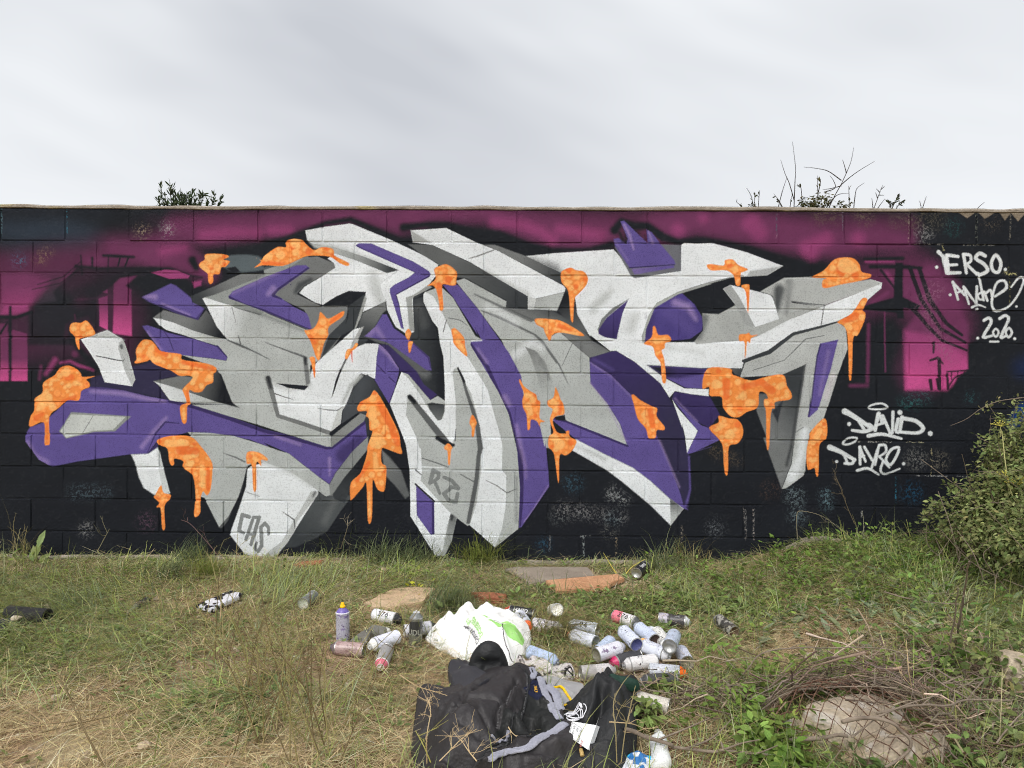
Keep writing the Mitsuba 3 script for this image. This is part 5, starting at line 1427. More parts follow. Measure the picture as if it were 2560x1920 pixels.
    def cord(self, points, radius, lift=0.001, sides=6, n=10, flat=1.0):
        """A round cord, hem or zip lying on the surface."""
        p = spline(np.asarray(points, float)[:, :2], n)
        d = np.concatenate([[0], np.cumsum(np.linalg.norm(np.diff(p, axis=0), axis=1))])
        t = np.linspace(0, d[-1], max(6, int(d[-1] / 0.006)))
        p = np.stack([np.interp(t, d, p[:, k]) for k in (0, 1)], 1)
        c = np.column_stack([p, self.at(p) + lift])
        v, f = tube(c, radius, sides)
        mid = np.vstack([np.repeat(c, sides, 0), c[:1], c[-1:]])
        v[:, 2] = mid[:, 2] + (v[:, 2] - mid[:, 2]) * flat
        return v, f

    def zip(self, points, lift=0.002):
        """The teeth of a zip: short bars across a line."""
        p = spline(np.asarray(points, float)[:, :2], 10)
        d = np.concatenate([[0], np.cumsum(np.linalg.norm(np.diff(p, axis=0), axis=1))])
        t = np.arange(0, d[-1], 0.0055)
        q = np.stack([np.interp(t, d, p[:, k]) for k in (0, 1)], 1)
        dirs = np.gradient(q, axis=0)
        dirs /= np.linalg.norm(dirs, axis=1, keepdims=True)
        side = np.stack([-dirs[:, 1], dirs[:, 0]], 1) * 0.0035
        z = self.at(q) + lift
        return join([tube([[*(a - s), h], [*(a + s), h]], 0.0013, 4) for a, s, h in zip(q, side, z)])

    def text(self, words, height, start, end, lift=0.0015, bold=True):
        """Lettering that reads from start to end."""
        m = meshkit.text_mesh(words, height, 0.0004, bold)
        w = np.array(m.vertices)
        s, e = np.asarray(start, float)[:2], np.asarray(end, float)[:2]
        L = np.linalg.norm(e - s)
        d = (e - s) / L
        k = L / (w[:, 0].max() - w[:, 0].min())
        xy = s + ((w[:, 0] - w[:, 0].min()) * k)[:, None] * d + (w[:, 1] * min(k, 1.25))[:, None] * np.array([-d[1], d[0]])
        return np.column_stack([xy, self.at(xy) + lift + w[:, 2]]), np.array(m.faces)


def cloth(name, a, b, rough, scale, depth, sheen=0.0, spec=0.4, weave=0.0):
    def col(p, n, uv, a=a, b=b):
        return mix(a, b, fbm(p.x * 7, p.y * 7, p.z * 7, 3)) * (0.88 + 0.24 * noise(p.x * 240, p.y * 240, p.z * 240))
    def rel(p, n, uv):
        return 0.6 * noise(p.x * scale, p.y * scale, p.z * scale) + 0.4 * noise(p.x * scale * 3, p.y * scale * 3, p.z * scale * 3)
    scene[name] = {'type': 'twosided', 'bsdf': {'type': 'bumpmap', 'arbitrary': proc(rel, 1.5e-3), 'scale': depth,
                   'bsdf': {'type': 'principled', 'base_color': proc(col), 'roughness': rough, 'specular': spec, 'sheen': sheen}}}


cloth('mat_nylon', (0.019, 0.0170, 0.018), (0.032, 0.029, 0.030), 0.55, 45, 0.003, 0.25, 0.4)
cloth('mat_softshell', (0.012, 0.013, 0.014), (0.020, 0.021, 0.022), 0.6, 60, 0.003, 0.3, 0.35)
cloth('mat_softshell_grey', (0.028, 0.028, 0.033), (0.040, 0.040, 0.047), 0.65, 60, 0.003, 0.3, 0.35)
cloth('mat_lining', (0.010, 0.011, 0.011), (0.018, 0.019, 0.018), 0.55, 40, 0.004, 0.2, 0.3)
cloth('mat_fleece', (0.24, 0.245, 0.29), (0.36, 0.365, 0.42), 0.95, 160, 0.004, 0.5, 0.1)
cloth('mat_navy', (0.008, 0.010, 0.028), (0.014, 0.017, 0.045), 0.7, 160, 0.002, 0.2, 0.2)
cloth('mat_green_cloth', (0.008, 0.030, 0.020), (0.014, 0.045, 0.030), 0.6, 160, 0.002, 0.2, 0.3)
scene['mat_bag'] = {'type': 'twosided', 'bsdf': {'type': 'principled', 'base_color': rgb(0.80, 0.80, 0.77), 'roughness': 0.32, 'specular': 0.5}}
scene['mat_bag_green'] = flat(srgb(150, 205, 112), 0.32)
scene['mat_zip'] = flat((0.05, 0.05, 0.052), 0.35)

# the carrier bag
b = thing('carrier_bag', 'crumpled white plastic carrier bag with a green leaf print, behind the jackets', 'plastic bag')
bag = Heap([(2.7974, -1.1220, -0.0908), (2.8144, -1.1350, -0.1132), (2.8601, -1.1822, -0.1200), (2.9262, -1.2476, -0.1260), (2.9994, -1.3103, -0.1382), (3.0498, -1.3495, -0.1360), (3.1271, -1.3883, -0.1333), (3.1897, -1.3928, -0.1278), (3.2269, -1.3313, -0.1183), (3.2653, -1.2646, -0.0998), (3.2823, -1.1769, -0.0704), (3.2727, -1.1134, -0.0441), (3.2523, -1.0977, -0.0221), (3.2003, -1.0295, -0.0058), (3.1403, -0.9957, 0.0062), (3.0829, -0.9647, 0.0070), (3.0278, -0.9892, 0.0135), (2.9889, -0.9871, 0.0283), (2.9521, -1.0087, 0.0027), (2.9359, -1.0222, -0.0179), (2.8909, -0.9883, -0.0181), (2.8696, -1.0203, -0.0296), (2.8151, -1.0873, -0.0644)],
           [(3.0537, -1.2063, -0.0038), (2.9654, -1.1305, -0.0320), (2.8982, -1.1340, -0.0485), (3.1525, -1.1971, 0.0077), (3.2192, -1.2413, -0.0268), (3.1225, -1.2744, -0.0496), (3.0228, -1.2332, -0.0645), (2.9237, -1.2238, -0.0852), (3.1884, -1.3292, -0.0782), (3.0596, -1.3016, -0.0957), (3.0065, -1.0929, 0.0077), (3.0744, -1.0841, 0.0058)],
           [([(2.9394, -1.0221, -0.0178), (3.0174, -1.1537, -0.0140), (3.0806, -1.2113, -0.0283), (3.1449, -1.2661, -0.0423)], 0.020, 0.018), ([(3.0507, -1.1480, -0.0222), (3.1189, -1.1790, -0.0216), (3.2520, -1.2038, -0.0222)], -0.016, 0.014), ([(3.0246, -0.9336, -0.0009), (3.0113, -1.0583, -0.0130), (2.9996, -1.1380, -0.0225)], -0.02, 0.018),
            ([(3.1443, -1.2449, -0.0494), (3.2520, -1.2754, -0.0510)], 0.012, 0.012), ([(2.8872, -0.9857, -0.0224), (2.8815, -1.0679, -0.0527), (2.8503, -1.1558, -0.0890)], 0.010, 0.012), ([(3.1547, -1.2607, -0.0700), (3.1889, -1.3504, -0.1024)], 0.014, 0.012), ([(3.0608, -0.9437, -0.0011), (3.1148, -1.0623, -0.0106), (3.2008, -1.0666, -0.0084)], 0.012, 0.014)],
           0.005, 0.026, 5, 1e-5, 0.0065, 1.2, (11, 26))
obj(f'{b}__body', bag.mesh, 'mat_bag', 55)
for k in ([(3.0525, -1.1825, -0.0113), (3.0784, -1.2033, -0.0127), (3.1126, -1.1897, -0.0034), (3.1752, -1.1730, 0.0011), (3.2121, -1.1831, -0.0093), (3.2388, -1.2040, -0.0223), (3.2023, -1.1965, -0.0102), (3.1427, -1.1999, -0.0081), (3.0840, -1.2165, -0.0183)],
          [(3.0843, -1.2218, -0.0189), (3.1370, -1.2265, -0.0119), (3.1861, -1.2179, -0.0141), (3.2388, -1.2278, -0.0244), (3.2559, -1.2435, -0.0420), (3.2487, -1.2807, -0.0518), (3.2035, -1.2813, -0.0463), (3.1448, -1.2635, -0.0416), (3.1144, -1.2347, -0.0295)]):
    obj(f'{b}__leaf_print', bag.drape(k), 'mat_bag_green', 30)
obj(f'{b}__lettering', bag.text('bonarea.com', 0.017, (3.0677, -1.2459, -0.0597), (2.9931, -1.1169, -0.0343)), 'mat_bag_green')
obj(f'{b}__lettering', bag.text('Compra online', 0.014, (3.0520, -1.2567, -0.0693), (2.9805, -1.1515, -0.0437)), paint((70, 72, 76)))
k = obj(f'{b}__handle', bag.cord([(3.1545, -1.2527, -0.0694), (3.1724, -1.3267, -0.0792), (3.2017, -1.3714, -0.0947), (3.2301, -1.3499, -0.1116)], 0.0022), paint((70, 70, 70)))

# the padded jacket
j = thing('padded_jacket', 'black padded winter jacket with grey fleece edging, thrown down open on the grass', 'jacket')
jacket = Heap([(2.8487, -1.8982, -0.1979), (2.8406, -1.7578, -0.1660), (2.8359, -1.6703, -0.1437), (2.8453, -1.5880, -0.1424), (2.9124, -1.6163, -0.1268), (2.9762, -1.6500, -0.1101), (2.9406, -1.4861, -0.1172), (2.9343, -1.3907, -0.1124), (2.9578, -1.3798, -0.1025), (3.0397, -1.4636, -0.0845), (3.1696, -1.5522, -0.0714), (3.2212, -1.5462, -0.0600), (3.2731, -1.5509, -0.0706), (3.3139, -1.5848, -0.0857), (3.3420, -1.6666, -0.0941), (3.3851, -1.7536, -0.0980), (3.3947, -1.8197, -0.1135), (3.3947, -1.9072, -0.1224), (3.4201, -1.9255, -0.1232), (3.4094, -2.0237, -0.1238), (3.4299, -2.0447, -0.1270), (3.4469, -2.0524, -0.1579), (3.4283, -2.0738, -0.1910), (3.3612, -2.1303, -0.2104), (3.2018, -2.1801, -0.2161), (3.0355, -2.1716, -0.2187), (2.9130, -2.1254, -0.2191), (2.8605, -1.9961, -0.2148)],
              [(3.0828, -1.8529, -0.0566), (3.1460, -1.7831, -0.0506), (3.0133, -1.9174, -0.0771), (2.9069, -1.7888, -0.1136), (2.9238, -2.0086, -0.1282), (3.0297, -2.1134, -0.0961), (3.1118, -2.0567, -0.0735), (3.1795, -1.9789, -0.0669), (3.2232, -1.8299, -0.0642), (3.2518, -1.7447, -0.0644), (2.9965, -2.2039, -0.1326), (3.1041, -2.2211, -0.1227), (3.2202, -2.0102, -0.0883), (3.2706, -1.8611, -0.1443), (3.3088, -1.8208, -0.1331), (3.2906, -1.7654, -0.1040), (3.2565, -1.9196, -0.1644), (3.3345, -1.9027, -0.1344), (3.1987, -2.0184, -0.1554), (3.2871, -1.9987, -0.1546), (3.3294, -2.0539, -0.1197), (3.2426, -2.1266, -0.1295), (3.1592, -2.1594, -0.1441), (3.3062, -2.1205, -0.1485), (3.3712, -2.0852, -0.1132), (3.1112, -1.6404, -0.0670), (3.0083, -1.5409, -0.1061), (3.2019, -1.6631, -0.0472)],
              [([(3.0442, -1.8348, -0.0739), (3.1143, -1.7146, -0.0534), (3.1821, -1.6713, -0.0494)], -0.012, 0.014), ([(2.9372, -1.8467, -0.1173), (3.0200, -1.8855, -0.0812), (3.0852, -1.8953, -0.0625), (3.1782, -1.9259, -0.0623)], -0.012, 0.013), ([(3.0166, -1.9014, -0.0746), (3.0725, -1.9829, -0.0844), (3.1288, -2.0458, -0.0868), (3.1730, -2.0665, -0.0856)], -0.014, 0.013),
               ([(2.9113, -1.9425, -0.1313), (2.9652, -1.9816, -0.1176), (2.9989, -1.9600, -0.0953)], -0.035, 0.028), ([(2.9193, -1.8947, -0.1248), (2.9656, -1.8968, -0.1048), (3.0145, -1.9306, -0.0897)], 0.012, 0.014), ([(3.1535, -2.0031, -0.0701), (3.1867, -1.8966, -0.0606), (3.2226, -1.7530, -0.0567)], -0.012, 0.010), ([(3.1705, -1.9790, -0.0669), (3.2137, -1.8274, -0.0654)], 0.010, 0.010),
               ([(3.0342, -2.0629, -0.0934), (3.0971, -2.0993, -0.1018), (3.1314, -2.1015, -0.1003)], -0.010, 0.014), ([(2.8988, -2.0195, -0.1588), (2.9898, -2.1377, -0.1275), (3.0753, -2.1552, -0.1264)], -0.010, 0.016), ([(3.0179, -1.8007, -0.0786), (3.0225, -1.9173, -0.0770), (2.9855, -1.9601, -0.1044)], -0.010, 0.012),
               ([(3.2427, -1.8932, -0.1582), (3.2797, -1.8795, -0.1453), (3.3162, -1.9003, -0.1449)], 0.014, 0.016), ([(3.2248, -1.9624, -0.1633), (3.2698, -1.9486, -0.1511), (3.3322, -1.9717, -0.1397)], -0.012, 0.014), ([(3.2569, -1.7791, -0.1276), (3.3051, -1.7705, -0.1234), (3.3423, -1.8045, -0.1135)], 0.012, 0.009), ([(3.3274, -2.1202, -0.1483), (3.3928, -2.0849, -0.1431)], -0.010, 0.012), ([(3.2680, -2.1448, -0.1623), (3.3485, -2.1199, -0.1482)], 0.010, 0.012)],
              0.012, 0.020, 11, 1e-5, 0.0055, 1.9, (11, 27))
obj(f'{j}__shell', jacket.mesh, 'mat_nylon', 50)
obj(f'{j}__lining', jacket.drape([(3.2424, -1.8614, -0.1165), (3.2717, -1.7152, -0.1003), (3.3169, -1.6749, -0.0961), (3.3431, -1.7806, -0.1115), (3.3751, -1.9154, -0.1282), (3.3924, -1.9338, -0.1244), (3.3217, -2.0222, -0.1256), (3.2427, -2.0629, -0.1426), (3.1646, -2.0560, -0.1600), (3.1347, -2.0696, -0.1582), (3.1801, -1.9815, -0.1372), (3.2152, -1.9334, -0.1223)], 0.002), 'mat_lining', 40)
labels[f'{j}__lining'] = {'label': 'thin black lining inside the open jacket'}
k = obj(f'{j}__collar_label', jacket.drape([(3.2497, -1.7845, -0.1231), (3.2643, -1.7339, -0.1026), (3.2845, -1.6806, -0.0967), (3.3118, -1.6776, -0.0961), (3.3326, -1.7304, -0.1032), (3.3437, -1.7912, -0.1119), (3.3000, -1.7838, -0.1193)], 0.0045), 'mat_navy', 40)
labels[k] = {'label': 'navy cloth label with yellow stitching'}
obj(f'{j}__lettering', jacket.text('TSUNE', 0.012, (3.2895, -1.7071, -0.1009), (3.2966, -1.7574, -0.1111), 0.006), paint((222, 170, 50)))
for pts, w in (([(3.1353, -2.1836, -0.1573), (3.1836, -2.1300, -0.1455), (3.2426, -2.1319, -0.1303), (3.3028, -2.0755, -0.1187), (3.3480, -2.0219, -0.1145), (3.3981, -1.9523, -0.1260)], 0.015),
               ([(3.2808, -1.5614, -0.0718), (3.2931, -1.6036, -0.0890), (3.2822, -1.6647, -0.0956)], 0.011), ([(3.3126, -1.6431, -0.0936), (3.3347, -1.7410, -0.0989), (3.3520, -1.7991, -0.1132), (3.3660, -1.8625, -0.1238), (3.3813, -1.9286, -0.1291)], 0.012), ([(3.3462, -1.6878, -0.0956), (3.3773, -1.7643, -0.0986), (3.3881, -1.8384, -0.1151)], 0.014),
               ([(3.1394, -2.0801, -0.1488), (3.1726, -2.0400, -0.1238), (3.1981, -2.0078, -0.0985)], 0.006)):
    obj(f'{j}__fleece_edge', jacket.cord(pts, w * 1.25, 0.003, 14, 10, 0.35), 'mat_fleece', True)
for pts in ([(3.0993, -2.2079, -0.1211), (3.1496, -2.1357, -0.0926), (3.1942, -2.0450, -0.0776), (3.2375, -1.9172, -0.0698), (3.2641, -1.7260, -0.0717), (3.2571, -1.6333, -0.0629), (3.2267, -1.5992, -0.0583)], [(3.1341, -2.1571, -0.1455), (3.1911, -2.0821, -0.1471), (3.2685, -2.0653, -0.1325), (3.3214, -2.0275, -0.1166), (3.3871, -1.9471, -0.1208)],
            [(3.1539, -2.0164, -0.0666), (3.1824, -1.9073, -0.0608), (3.2203, -1.7636, -0.0573)], [(2.8866, -1.9269, -0.1294), (2.9128, -1.8789, -0.1132), (2.9460, -1.8864, -0.1026)], [(3.2261, -2.1639, -0.1535), (3.3185, -2.1336, -0.1504), (3.4101, -2.0820, -0.1314)]):
    obj(f'{j}__zip', jacket.zip(pts), 'mat_zip')
for pts, rad in (([(3.1986, -2.0423, -0.0831), (3.2421, -1.9065, -0.0696), (3.2714, -1.7259, -0.0716), (3.2672, -1.6331, -0.0628), (3.2317, -1.5859, -0.0566)], 0.004), ([(3.0914, -2.2133, -0.1226), (3.1412, -2.1358, -0.0927), (3.1856, -2.0531, -0.0741)], 0.0035), ([(3.2832, -1.5746, -0.0745), (3.2975, -1.6433, -0.0837), (3.3258, -1.7093, -0.0873), (3.3407, -1.7038, -0.0918)], 0.0045), ([(3.2599, -2.0654, -0.1326), (3.3122, -2.0435, -0.1138), (3.3840, -1.9631, -0.1169)], 0.004)):
    obj(f'{j}__hem', jacket.cord(pts, rad, 0.003), 'mat_softshell', True)
def pillow(outline, depth, step=0.007, seed=0, crumple=0.004):
    """A stuffed shape standing up: an outline in an upright plane, swelling to the front and a little to the back."""
    o = np.asarray(outline, float)
    y0 = o[:, 1].mean()
    ring = spline(np.vstack([o[-1:], o, o[:2]]), 6)[6:-6]
    poly = sg.Polygon(ring[:, [0, 2]]).buffer(0)
    edge = np.array(poly.exterior.segmentize(step).coords)[:-1]
    x0, z0, x1, z1 = poly.bounds
    X, Z = np.meshgrid(np.arange(x0, x1, step), np.arange(z0, z1, step))
    g = np.stack([X.ravel(), Z.ravel()], 1)
    g = g[shapely.contains_xy(poly.buffer(-step * 0.5), g[:, 0], g[:, 1])]
    xz = np.vstack([edge, g])
    tri = Delaunay(xz).simplices
    mid = xz[tri].mean(1)
    tri = tri[shapely.contains_xy(poly, mid[:, 0], mid[:, 1])]
    d = shapely.distance(shapely.points(xz), poly.exterior)
    t = np.clip(d / d.max(), 0, 1)
    swell = depth * np.sqrt(1 - (1 - t) ** 2)
    p3 = np.column_stack([xz[:, 0], 0 * t, xz[:, 1]])
    w = vnoise(p3, 16, seed) * crumple + vnoise(p3, 34, seed + 1) * crumple * 0.5
    front = np.column_stack([xz[:, 0], y0 - swell + w * t, xz[:, 1]])
    back = np.column_stack([xz[:, 0], y0 + swell * 0.6, xz[:, 1]])
    n = len(xz)
    return np.vstack([front, back]), np.vstack([tri, tri[:, ::-1] + n])


k = obj(f'{j}__hood', pillow([(3.0223, -1.5200, -0.0956), (3.0298, -1.5200, -0.0458), (3.0531, -1.5200, -0.0047), (3.0791, -1.5200, 0.0187), (3.1053, -1.5200, 0.0263), (3.1367, -1.5200, 0.0173), (3.1568, -1.5200, -0.0024), (3.1764, -1.5200, -0.0388), (3.1888, -1.5200, -0.0857), (3.1796, -1.5200, -0.1225), (3.1065, -1.5200, -0.1443), (3.0435, -1.5200, -0.1294)], 0.030, 0.005, 17, 0.022), 'mat_softshell', 50)
labels[k] = {'label': 'smooth black hood standing up from the collar'}
obj(f'{j}__hood_seam', tube([(3.1506, -1.5450, 0.0140), (3.1568, -1.5520, -0.0224), (3.1581, -1.5520, -0.0638), (3.1567, -1.5450, -0.1080)], 0.0022, 6), 'mat_softshell', True)
k = obj(f'{j}__hood', Heap([(2.9447, -1.5125, -0.1072), (2.9396, -1.4490, -0.0911), (2.9591, -1.4275, -0.0852), (3.0147, -1.4878, -0.0787), (3.0673, -1.5773, -0.0710), (3.1177, -1.6774, -0.0603), (3.0952, -1.7254, -0.0641), (3.0487, -1.7605, -0.0752), (2.9830, -1.6712, -0.1017)],
                            [(3.0319, -1.6600, -0.0655), (2.9852, -1.5783, -0.0819)], [([(2.9469, -1.4409, -0.0913), (3.0471, -1.5829, -0.0717), (3.1129, -1.6828, -0.0607)], 0.006, 0.010)], 0.006, 0.0, 19, 1e-5, 0.007).mesh, 'mat_softshell_grey', 50)
labels[k] = {'label': 'folded flap of the hood'}

# the dark green and black jacket
g = thing('dark_jacket', 'black and dark green jacket bunched up beside the padded one', 'jacket')
coat = Heap([(3.4448, -1.6945, -0.1441), (3.4723, -1.6676, -0.1204), (3.5114, -1.6141, -0.1020), (3.5656, -1.5975, -0.0858), (3.5923, -1.5946, -0.0755), (3.6436, -1.6072, -0.0767), (3.6997, -1.6144, -0.0865), (3.7122, -1.6195, -0.1062), (3.7311, -1.6113, -0.1246), (3.7888, -1.5576, -0.1386), (3.7773, -1.5736, -0.1546), (3.7217, -1.6167, -0.1554), (3.7089, -1.7124, -0.1631), (3.6672, -1.8349, -0.1523), (3.6483, -1.9624, -0.1743), (3.6211, -2.0184, -0.1979), (3.5838, -2.0719, -0.2134), (3.5190, -2.1204, -0.2192), (3.4076, -2.1457, -0.2223), (3.3510, -2.1066, -0.2065), (3.3977, -2.0610, -0.1689), (3.4518, -2.0391, -0.1561), (3.4264, -1.9095, -0.1623), (3.4007, -1.8011, -0.1706), (3.4057, -1.7082, -0.1645)],
            [(3.5115, -1.7971, -0.0553), (3.5574, -1.8283, -0.0464), (3.6108, -1.8568, -0.0504), (3.6504, -1.8351, -0.0832), (3.4799, -1.8320, -0.0867), (3.5516, -1.9530, -0.0706), (3.5954, -1.9763, -0.0833), (3.5044, -1.8793, -0.1429), (3.5362, -2.0248, -0.1275), (3.5873, -2.0400, -0.1198), (3.4853, -2.0864, -0.1740), (3.5394, -2.0990, -0.1672), (3.4384, -1.7900, -0.1501), (3.6328, -1.6895, -0.0711), (3.4623, -1.9064, -0.1632)],
            [([(3.5917, -1.5999, -0.0757), (3.5252, -1.7837, -0.0647), (3.5194, -1.8447, -0.0809), (3.4735, -1.9116, -0.1132)], 0.018, 0.016), ([(3.5417, -1.8232, -0.0609), (3.5261, -1.8977, -0.0747), (3.4975, -1.9086, -0.1141)], -0.03, 0.022), ([(3.5858, -1.7962, -0.0589), (3.6307, -1.8301, -0.0733), (3.6246, -1.9335, -0.0898), (3.6025, -1.9524, -0.1015)], -0.018, 0.016), ([(3.5442, -1.7993, -0.0581), (3.5807, -1.8387, -0.0541), (3.6343, -1.8035, -0.0595)], 0.012, 0.014),
             ([(3.5008, -2.0385, -0.1368), (3.5377, -2.0460, -0.1290), (3.6075, -2.0027, -0.1253)], -0.012, 0.013), ([(3.4687, -1.8719, -0.1104), (3.4583, -1.7951, -0.1022)], 0.012, 0.014), ([(3.4789, -2.0732, -0.1619), (3.5685, -2.0721, -0.1538), (3.6231, -2.0025, -0.1558)], 0.012, 0.014), ([(3.6607, -1.7634, -0.0836), (3.6752, -1.7791, -0.1061), (3.6662, -1.8137, -0.1411)], 0.012, 0.012)],
            0.009, 0.016, 23, 1e-5, 0.006, 1.8, (11, 25))
obj(f'{g}__shell', coat.mesh, 'mat_softshell', 50)
k = obj(f'{g}__collar', pillow([(3.5865, -1.7000, -0.0398), (3.6312, -1.7000, -0.0448), (3.6867, -1.7000, -0.0570), (3.7013, -1.7000, -0.0747), (3.7006, -1.7000, -0.1003), (3.6658, -1.7000, -0.1101), (3.6232, -1.7000, -0.1055), (3.5911, -1.7000, -0.0952)], 0.016, 0.006, 29, 0.006), 'mat_green_cloth', 50)
labels[k] = {'label': 'dark green inside of the collar'}
k = obj(f'{g}__lining', coat.drape([(3.5153, -1.9270, -0.0862), (3.5307, -1.9294, -0.0771), (3.5265, -1.9348, -0.1181), (3.5004, -1.9218, -0.1360), (3.4944, -1.9007, -0.1336)], 0.003), 'mat_green_cloth', 40)
obj(f'{g}__drawstring', coat.cord([(3.4259, -1.9148, -0.1420), (3.4389, -1.9544, -0.1456), (3.4451, -2.0259, -0.1434), (3.4462, -2.0630, -0.1598), (3.4541, -2.0815, -0.1731)], 0.0035, 0.006), 'mat_nylon', True)
k = obj(f'{g}__toggle', coat.cord([(3.4460, -2.0657, -0.1604), (3.4498, -2.0895, -0.1730)], 0.0075, 0.008), paint((190, 160, 100), 0.6), True)
obj(f'{g}__strap', coat.cord([(3.4478, -2.0418, -0.1567), (3.4757, -2.0679, -0.1608), (3.4862, -2.1155, -0.1781)], 0.0055, 0.004), 'mat_nylon', True)

# the little white box and its cable
bx = thing('charger_box', 'open white cardboard box with printed text lying on the dark jacket', 'box')
A, B, C, D = (np.array(q) for q in ((3.4043, -2.0397, -0.1262), (3.4674, -2.0972, -0.1449), (3.5021, -2.0226, -0.0948), (3.4184, -2.0210, -0.0832)))
nn = np.cross(B - A, D - A); nn /= np.linalg.norm(nn)
nn = nn if nn[2] > 0 else -nn
def quad_box(q, n, t):
    q = np.asarray(q)
    return trimesh.convex.convex_hull(np.vstack([q, q - n * t]))
obj(f'{bx}__carton', quad_box([A, B, C, D], nn, 0.03), paint((226, 228, 228), 0.6))
E0 = np.array((3.5128, -2.0092, -0.0738))
obj(f'{bx}__flap', quad_box([B, C, E0, B + (E0 - C) * 0.7], nn, 0.001), paint((226, 228, 228), 0.6))
def on_box(u, v):
    return A + (B - A) * u + (D - A) * v + nn * 0.0006
for k_, words in enumerate(('El home', 'tot', 'as canv')):
    m = meshkit.text_mesh(words, 0.008, 0.0003)
    w = np.array(m.vertices)
    ex, ey = (A - D) / np.linalg.norm(A - D), (B - A) / np.linalg.norm(B - A)
    o = on_box(0.44 - 0.15 * k_, 0.86)
    obj(f'{bx}__lettering', (o + w[:, :1] * ex + w[:, 1:2] * ey + nn * w[:, 2:3], np.array(m.faces)), paint((60, 60, 62), 0.6))
m = meshkit.text_mesh('Eva', 0.009, 0.0003); w = np.array(m.vertices)
obj(f'{bx}__lettering', (on_box(0.62, 0.30) + w[:, :1] * ex + w[:, 1:2] * ey + nn * w[:, 2:3], np.array(m.faces)), paint((206, 120, 112), 0.6))
fr = [on_box(*q) for q in ((0.04, 0.97), (0.52, 0.97), (0.52, 0.05), (0.04, 0.05), (0.04, 0.97))]
obj(f'{bx}__printed_frame', join([tube([a, b_], 0.0006, 4) for a, b_ in zip(fr, fr[1:])]), paint((60, 60, 62), 0.6))
cb = thing('white_cable', 'coiled white charging cable above the little box', 'cable')
c0 = np.array((3.4348, -1.8696, -0.1279)); rr = rng(8)
ts = np.linspace(0, 4.3 * 2 * np.pi, 320)
lap = np.floor(ts / (2 * np.pi) + 0.3 * np.sin(ts * 0.13))
ra, rb = 0.030 + 0.006 * np.sin(ts * 0.31), 0.024 + 0.005 * np.cos(ts * 0.23)
loop = np.stack([c0[0] + ra * np.cos(ts) + 0.012 * np.sin(ts * 0.21), c0[1] + rb * np.sin(ts) + 0.008 * np.cos(ts * 0.17), 0 * ts], 1)
loop[:, 2] = np.clip(coat.at(loop), c0[2] - 0.01, c0[2] + 0.03) + 0.004 + 0.006 * np.sin(ts * 0.4) ** 2
obj(f'{cb}__lead', tube(loop, 0.0019, 6), paint((228, 228, 232), 0.4), True)
obj(f'{cb}__plug', tube([loop[0], loop[0] + np.array([-0.006, 0.018, 0.004])], 0.0045, 8), paint((228, 228, 232), 0.4), 40)

# the clear vinyl case with yellow piping
vc = thing('vinyl_case', 'clear grey vinyl case with yellow piping between the two jackets', 'case')
scene['mat_vinyl'] = {'type': 'twosided', 'bsdf': {'type': 'principled', 'base_color': rgb(0.34, 0.34, 0.34), 'roughness': 0.15, 'specular': 0.6}}
case = Heap([(3.3320, -1.5023, -0.1307), (3.4114, -1.5173, -0.1325), (3.4933, -1.5613, -0.1369), (3.4716, -1.6279, -0.1467), (3.4464, -1.6918, -0.1640), (3.4017, -1.7030, -0.1653), (3.3784, -1.6237, -0.1605), (3.3470, -1.5684, -0.1443)], [(3.4054, -1.6287, -0.1306), (3.4390, -1.6203, -0.1391)], [([(3.3631, -1.5868, -0.1368), (3.4491, -1.6334, -0.1392)], 0.008, 0.008)], 0.004, 0.012, 31, 1e-5, 0.007)
obj(f'{vc}__sheet', case.mesh, 'mat_vinyl', 50)
obj(f'{vc}__piping', case.cord([(3.3495, -1.5764, -0.1344), (3.3745, -1.5787, -0.1298), (3.3958, -1.6023, -0.1330), (3.4158, -1.6418, -0.1417), (3.4379, -1.6813, -0.1480), (3.4426, -1.6998, -0.1543), (3.4015, -1.7056, -0.1604)], 0.0055, 0.004), paint((244, 200, 10), 0.4), True)

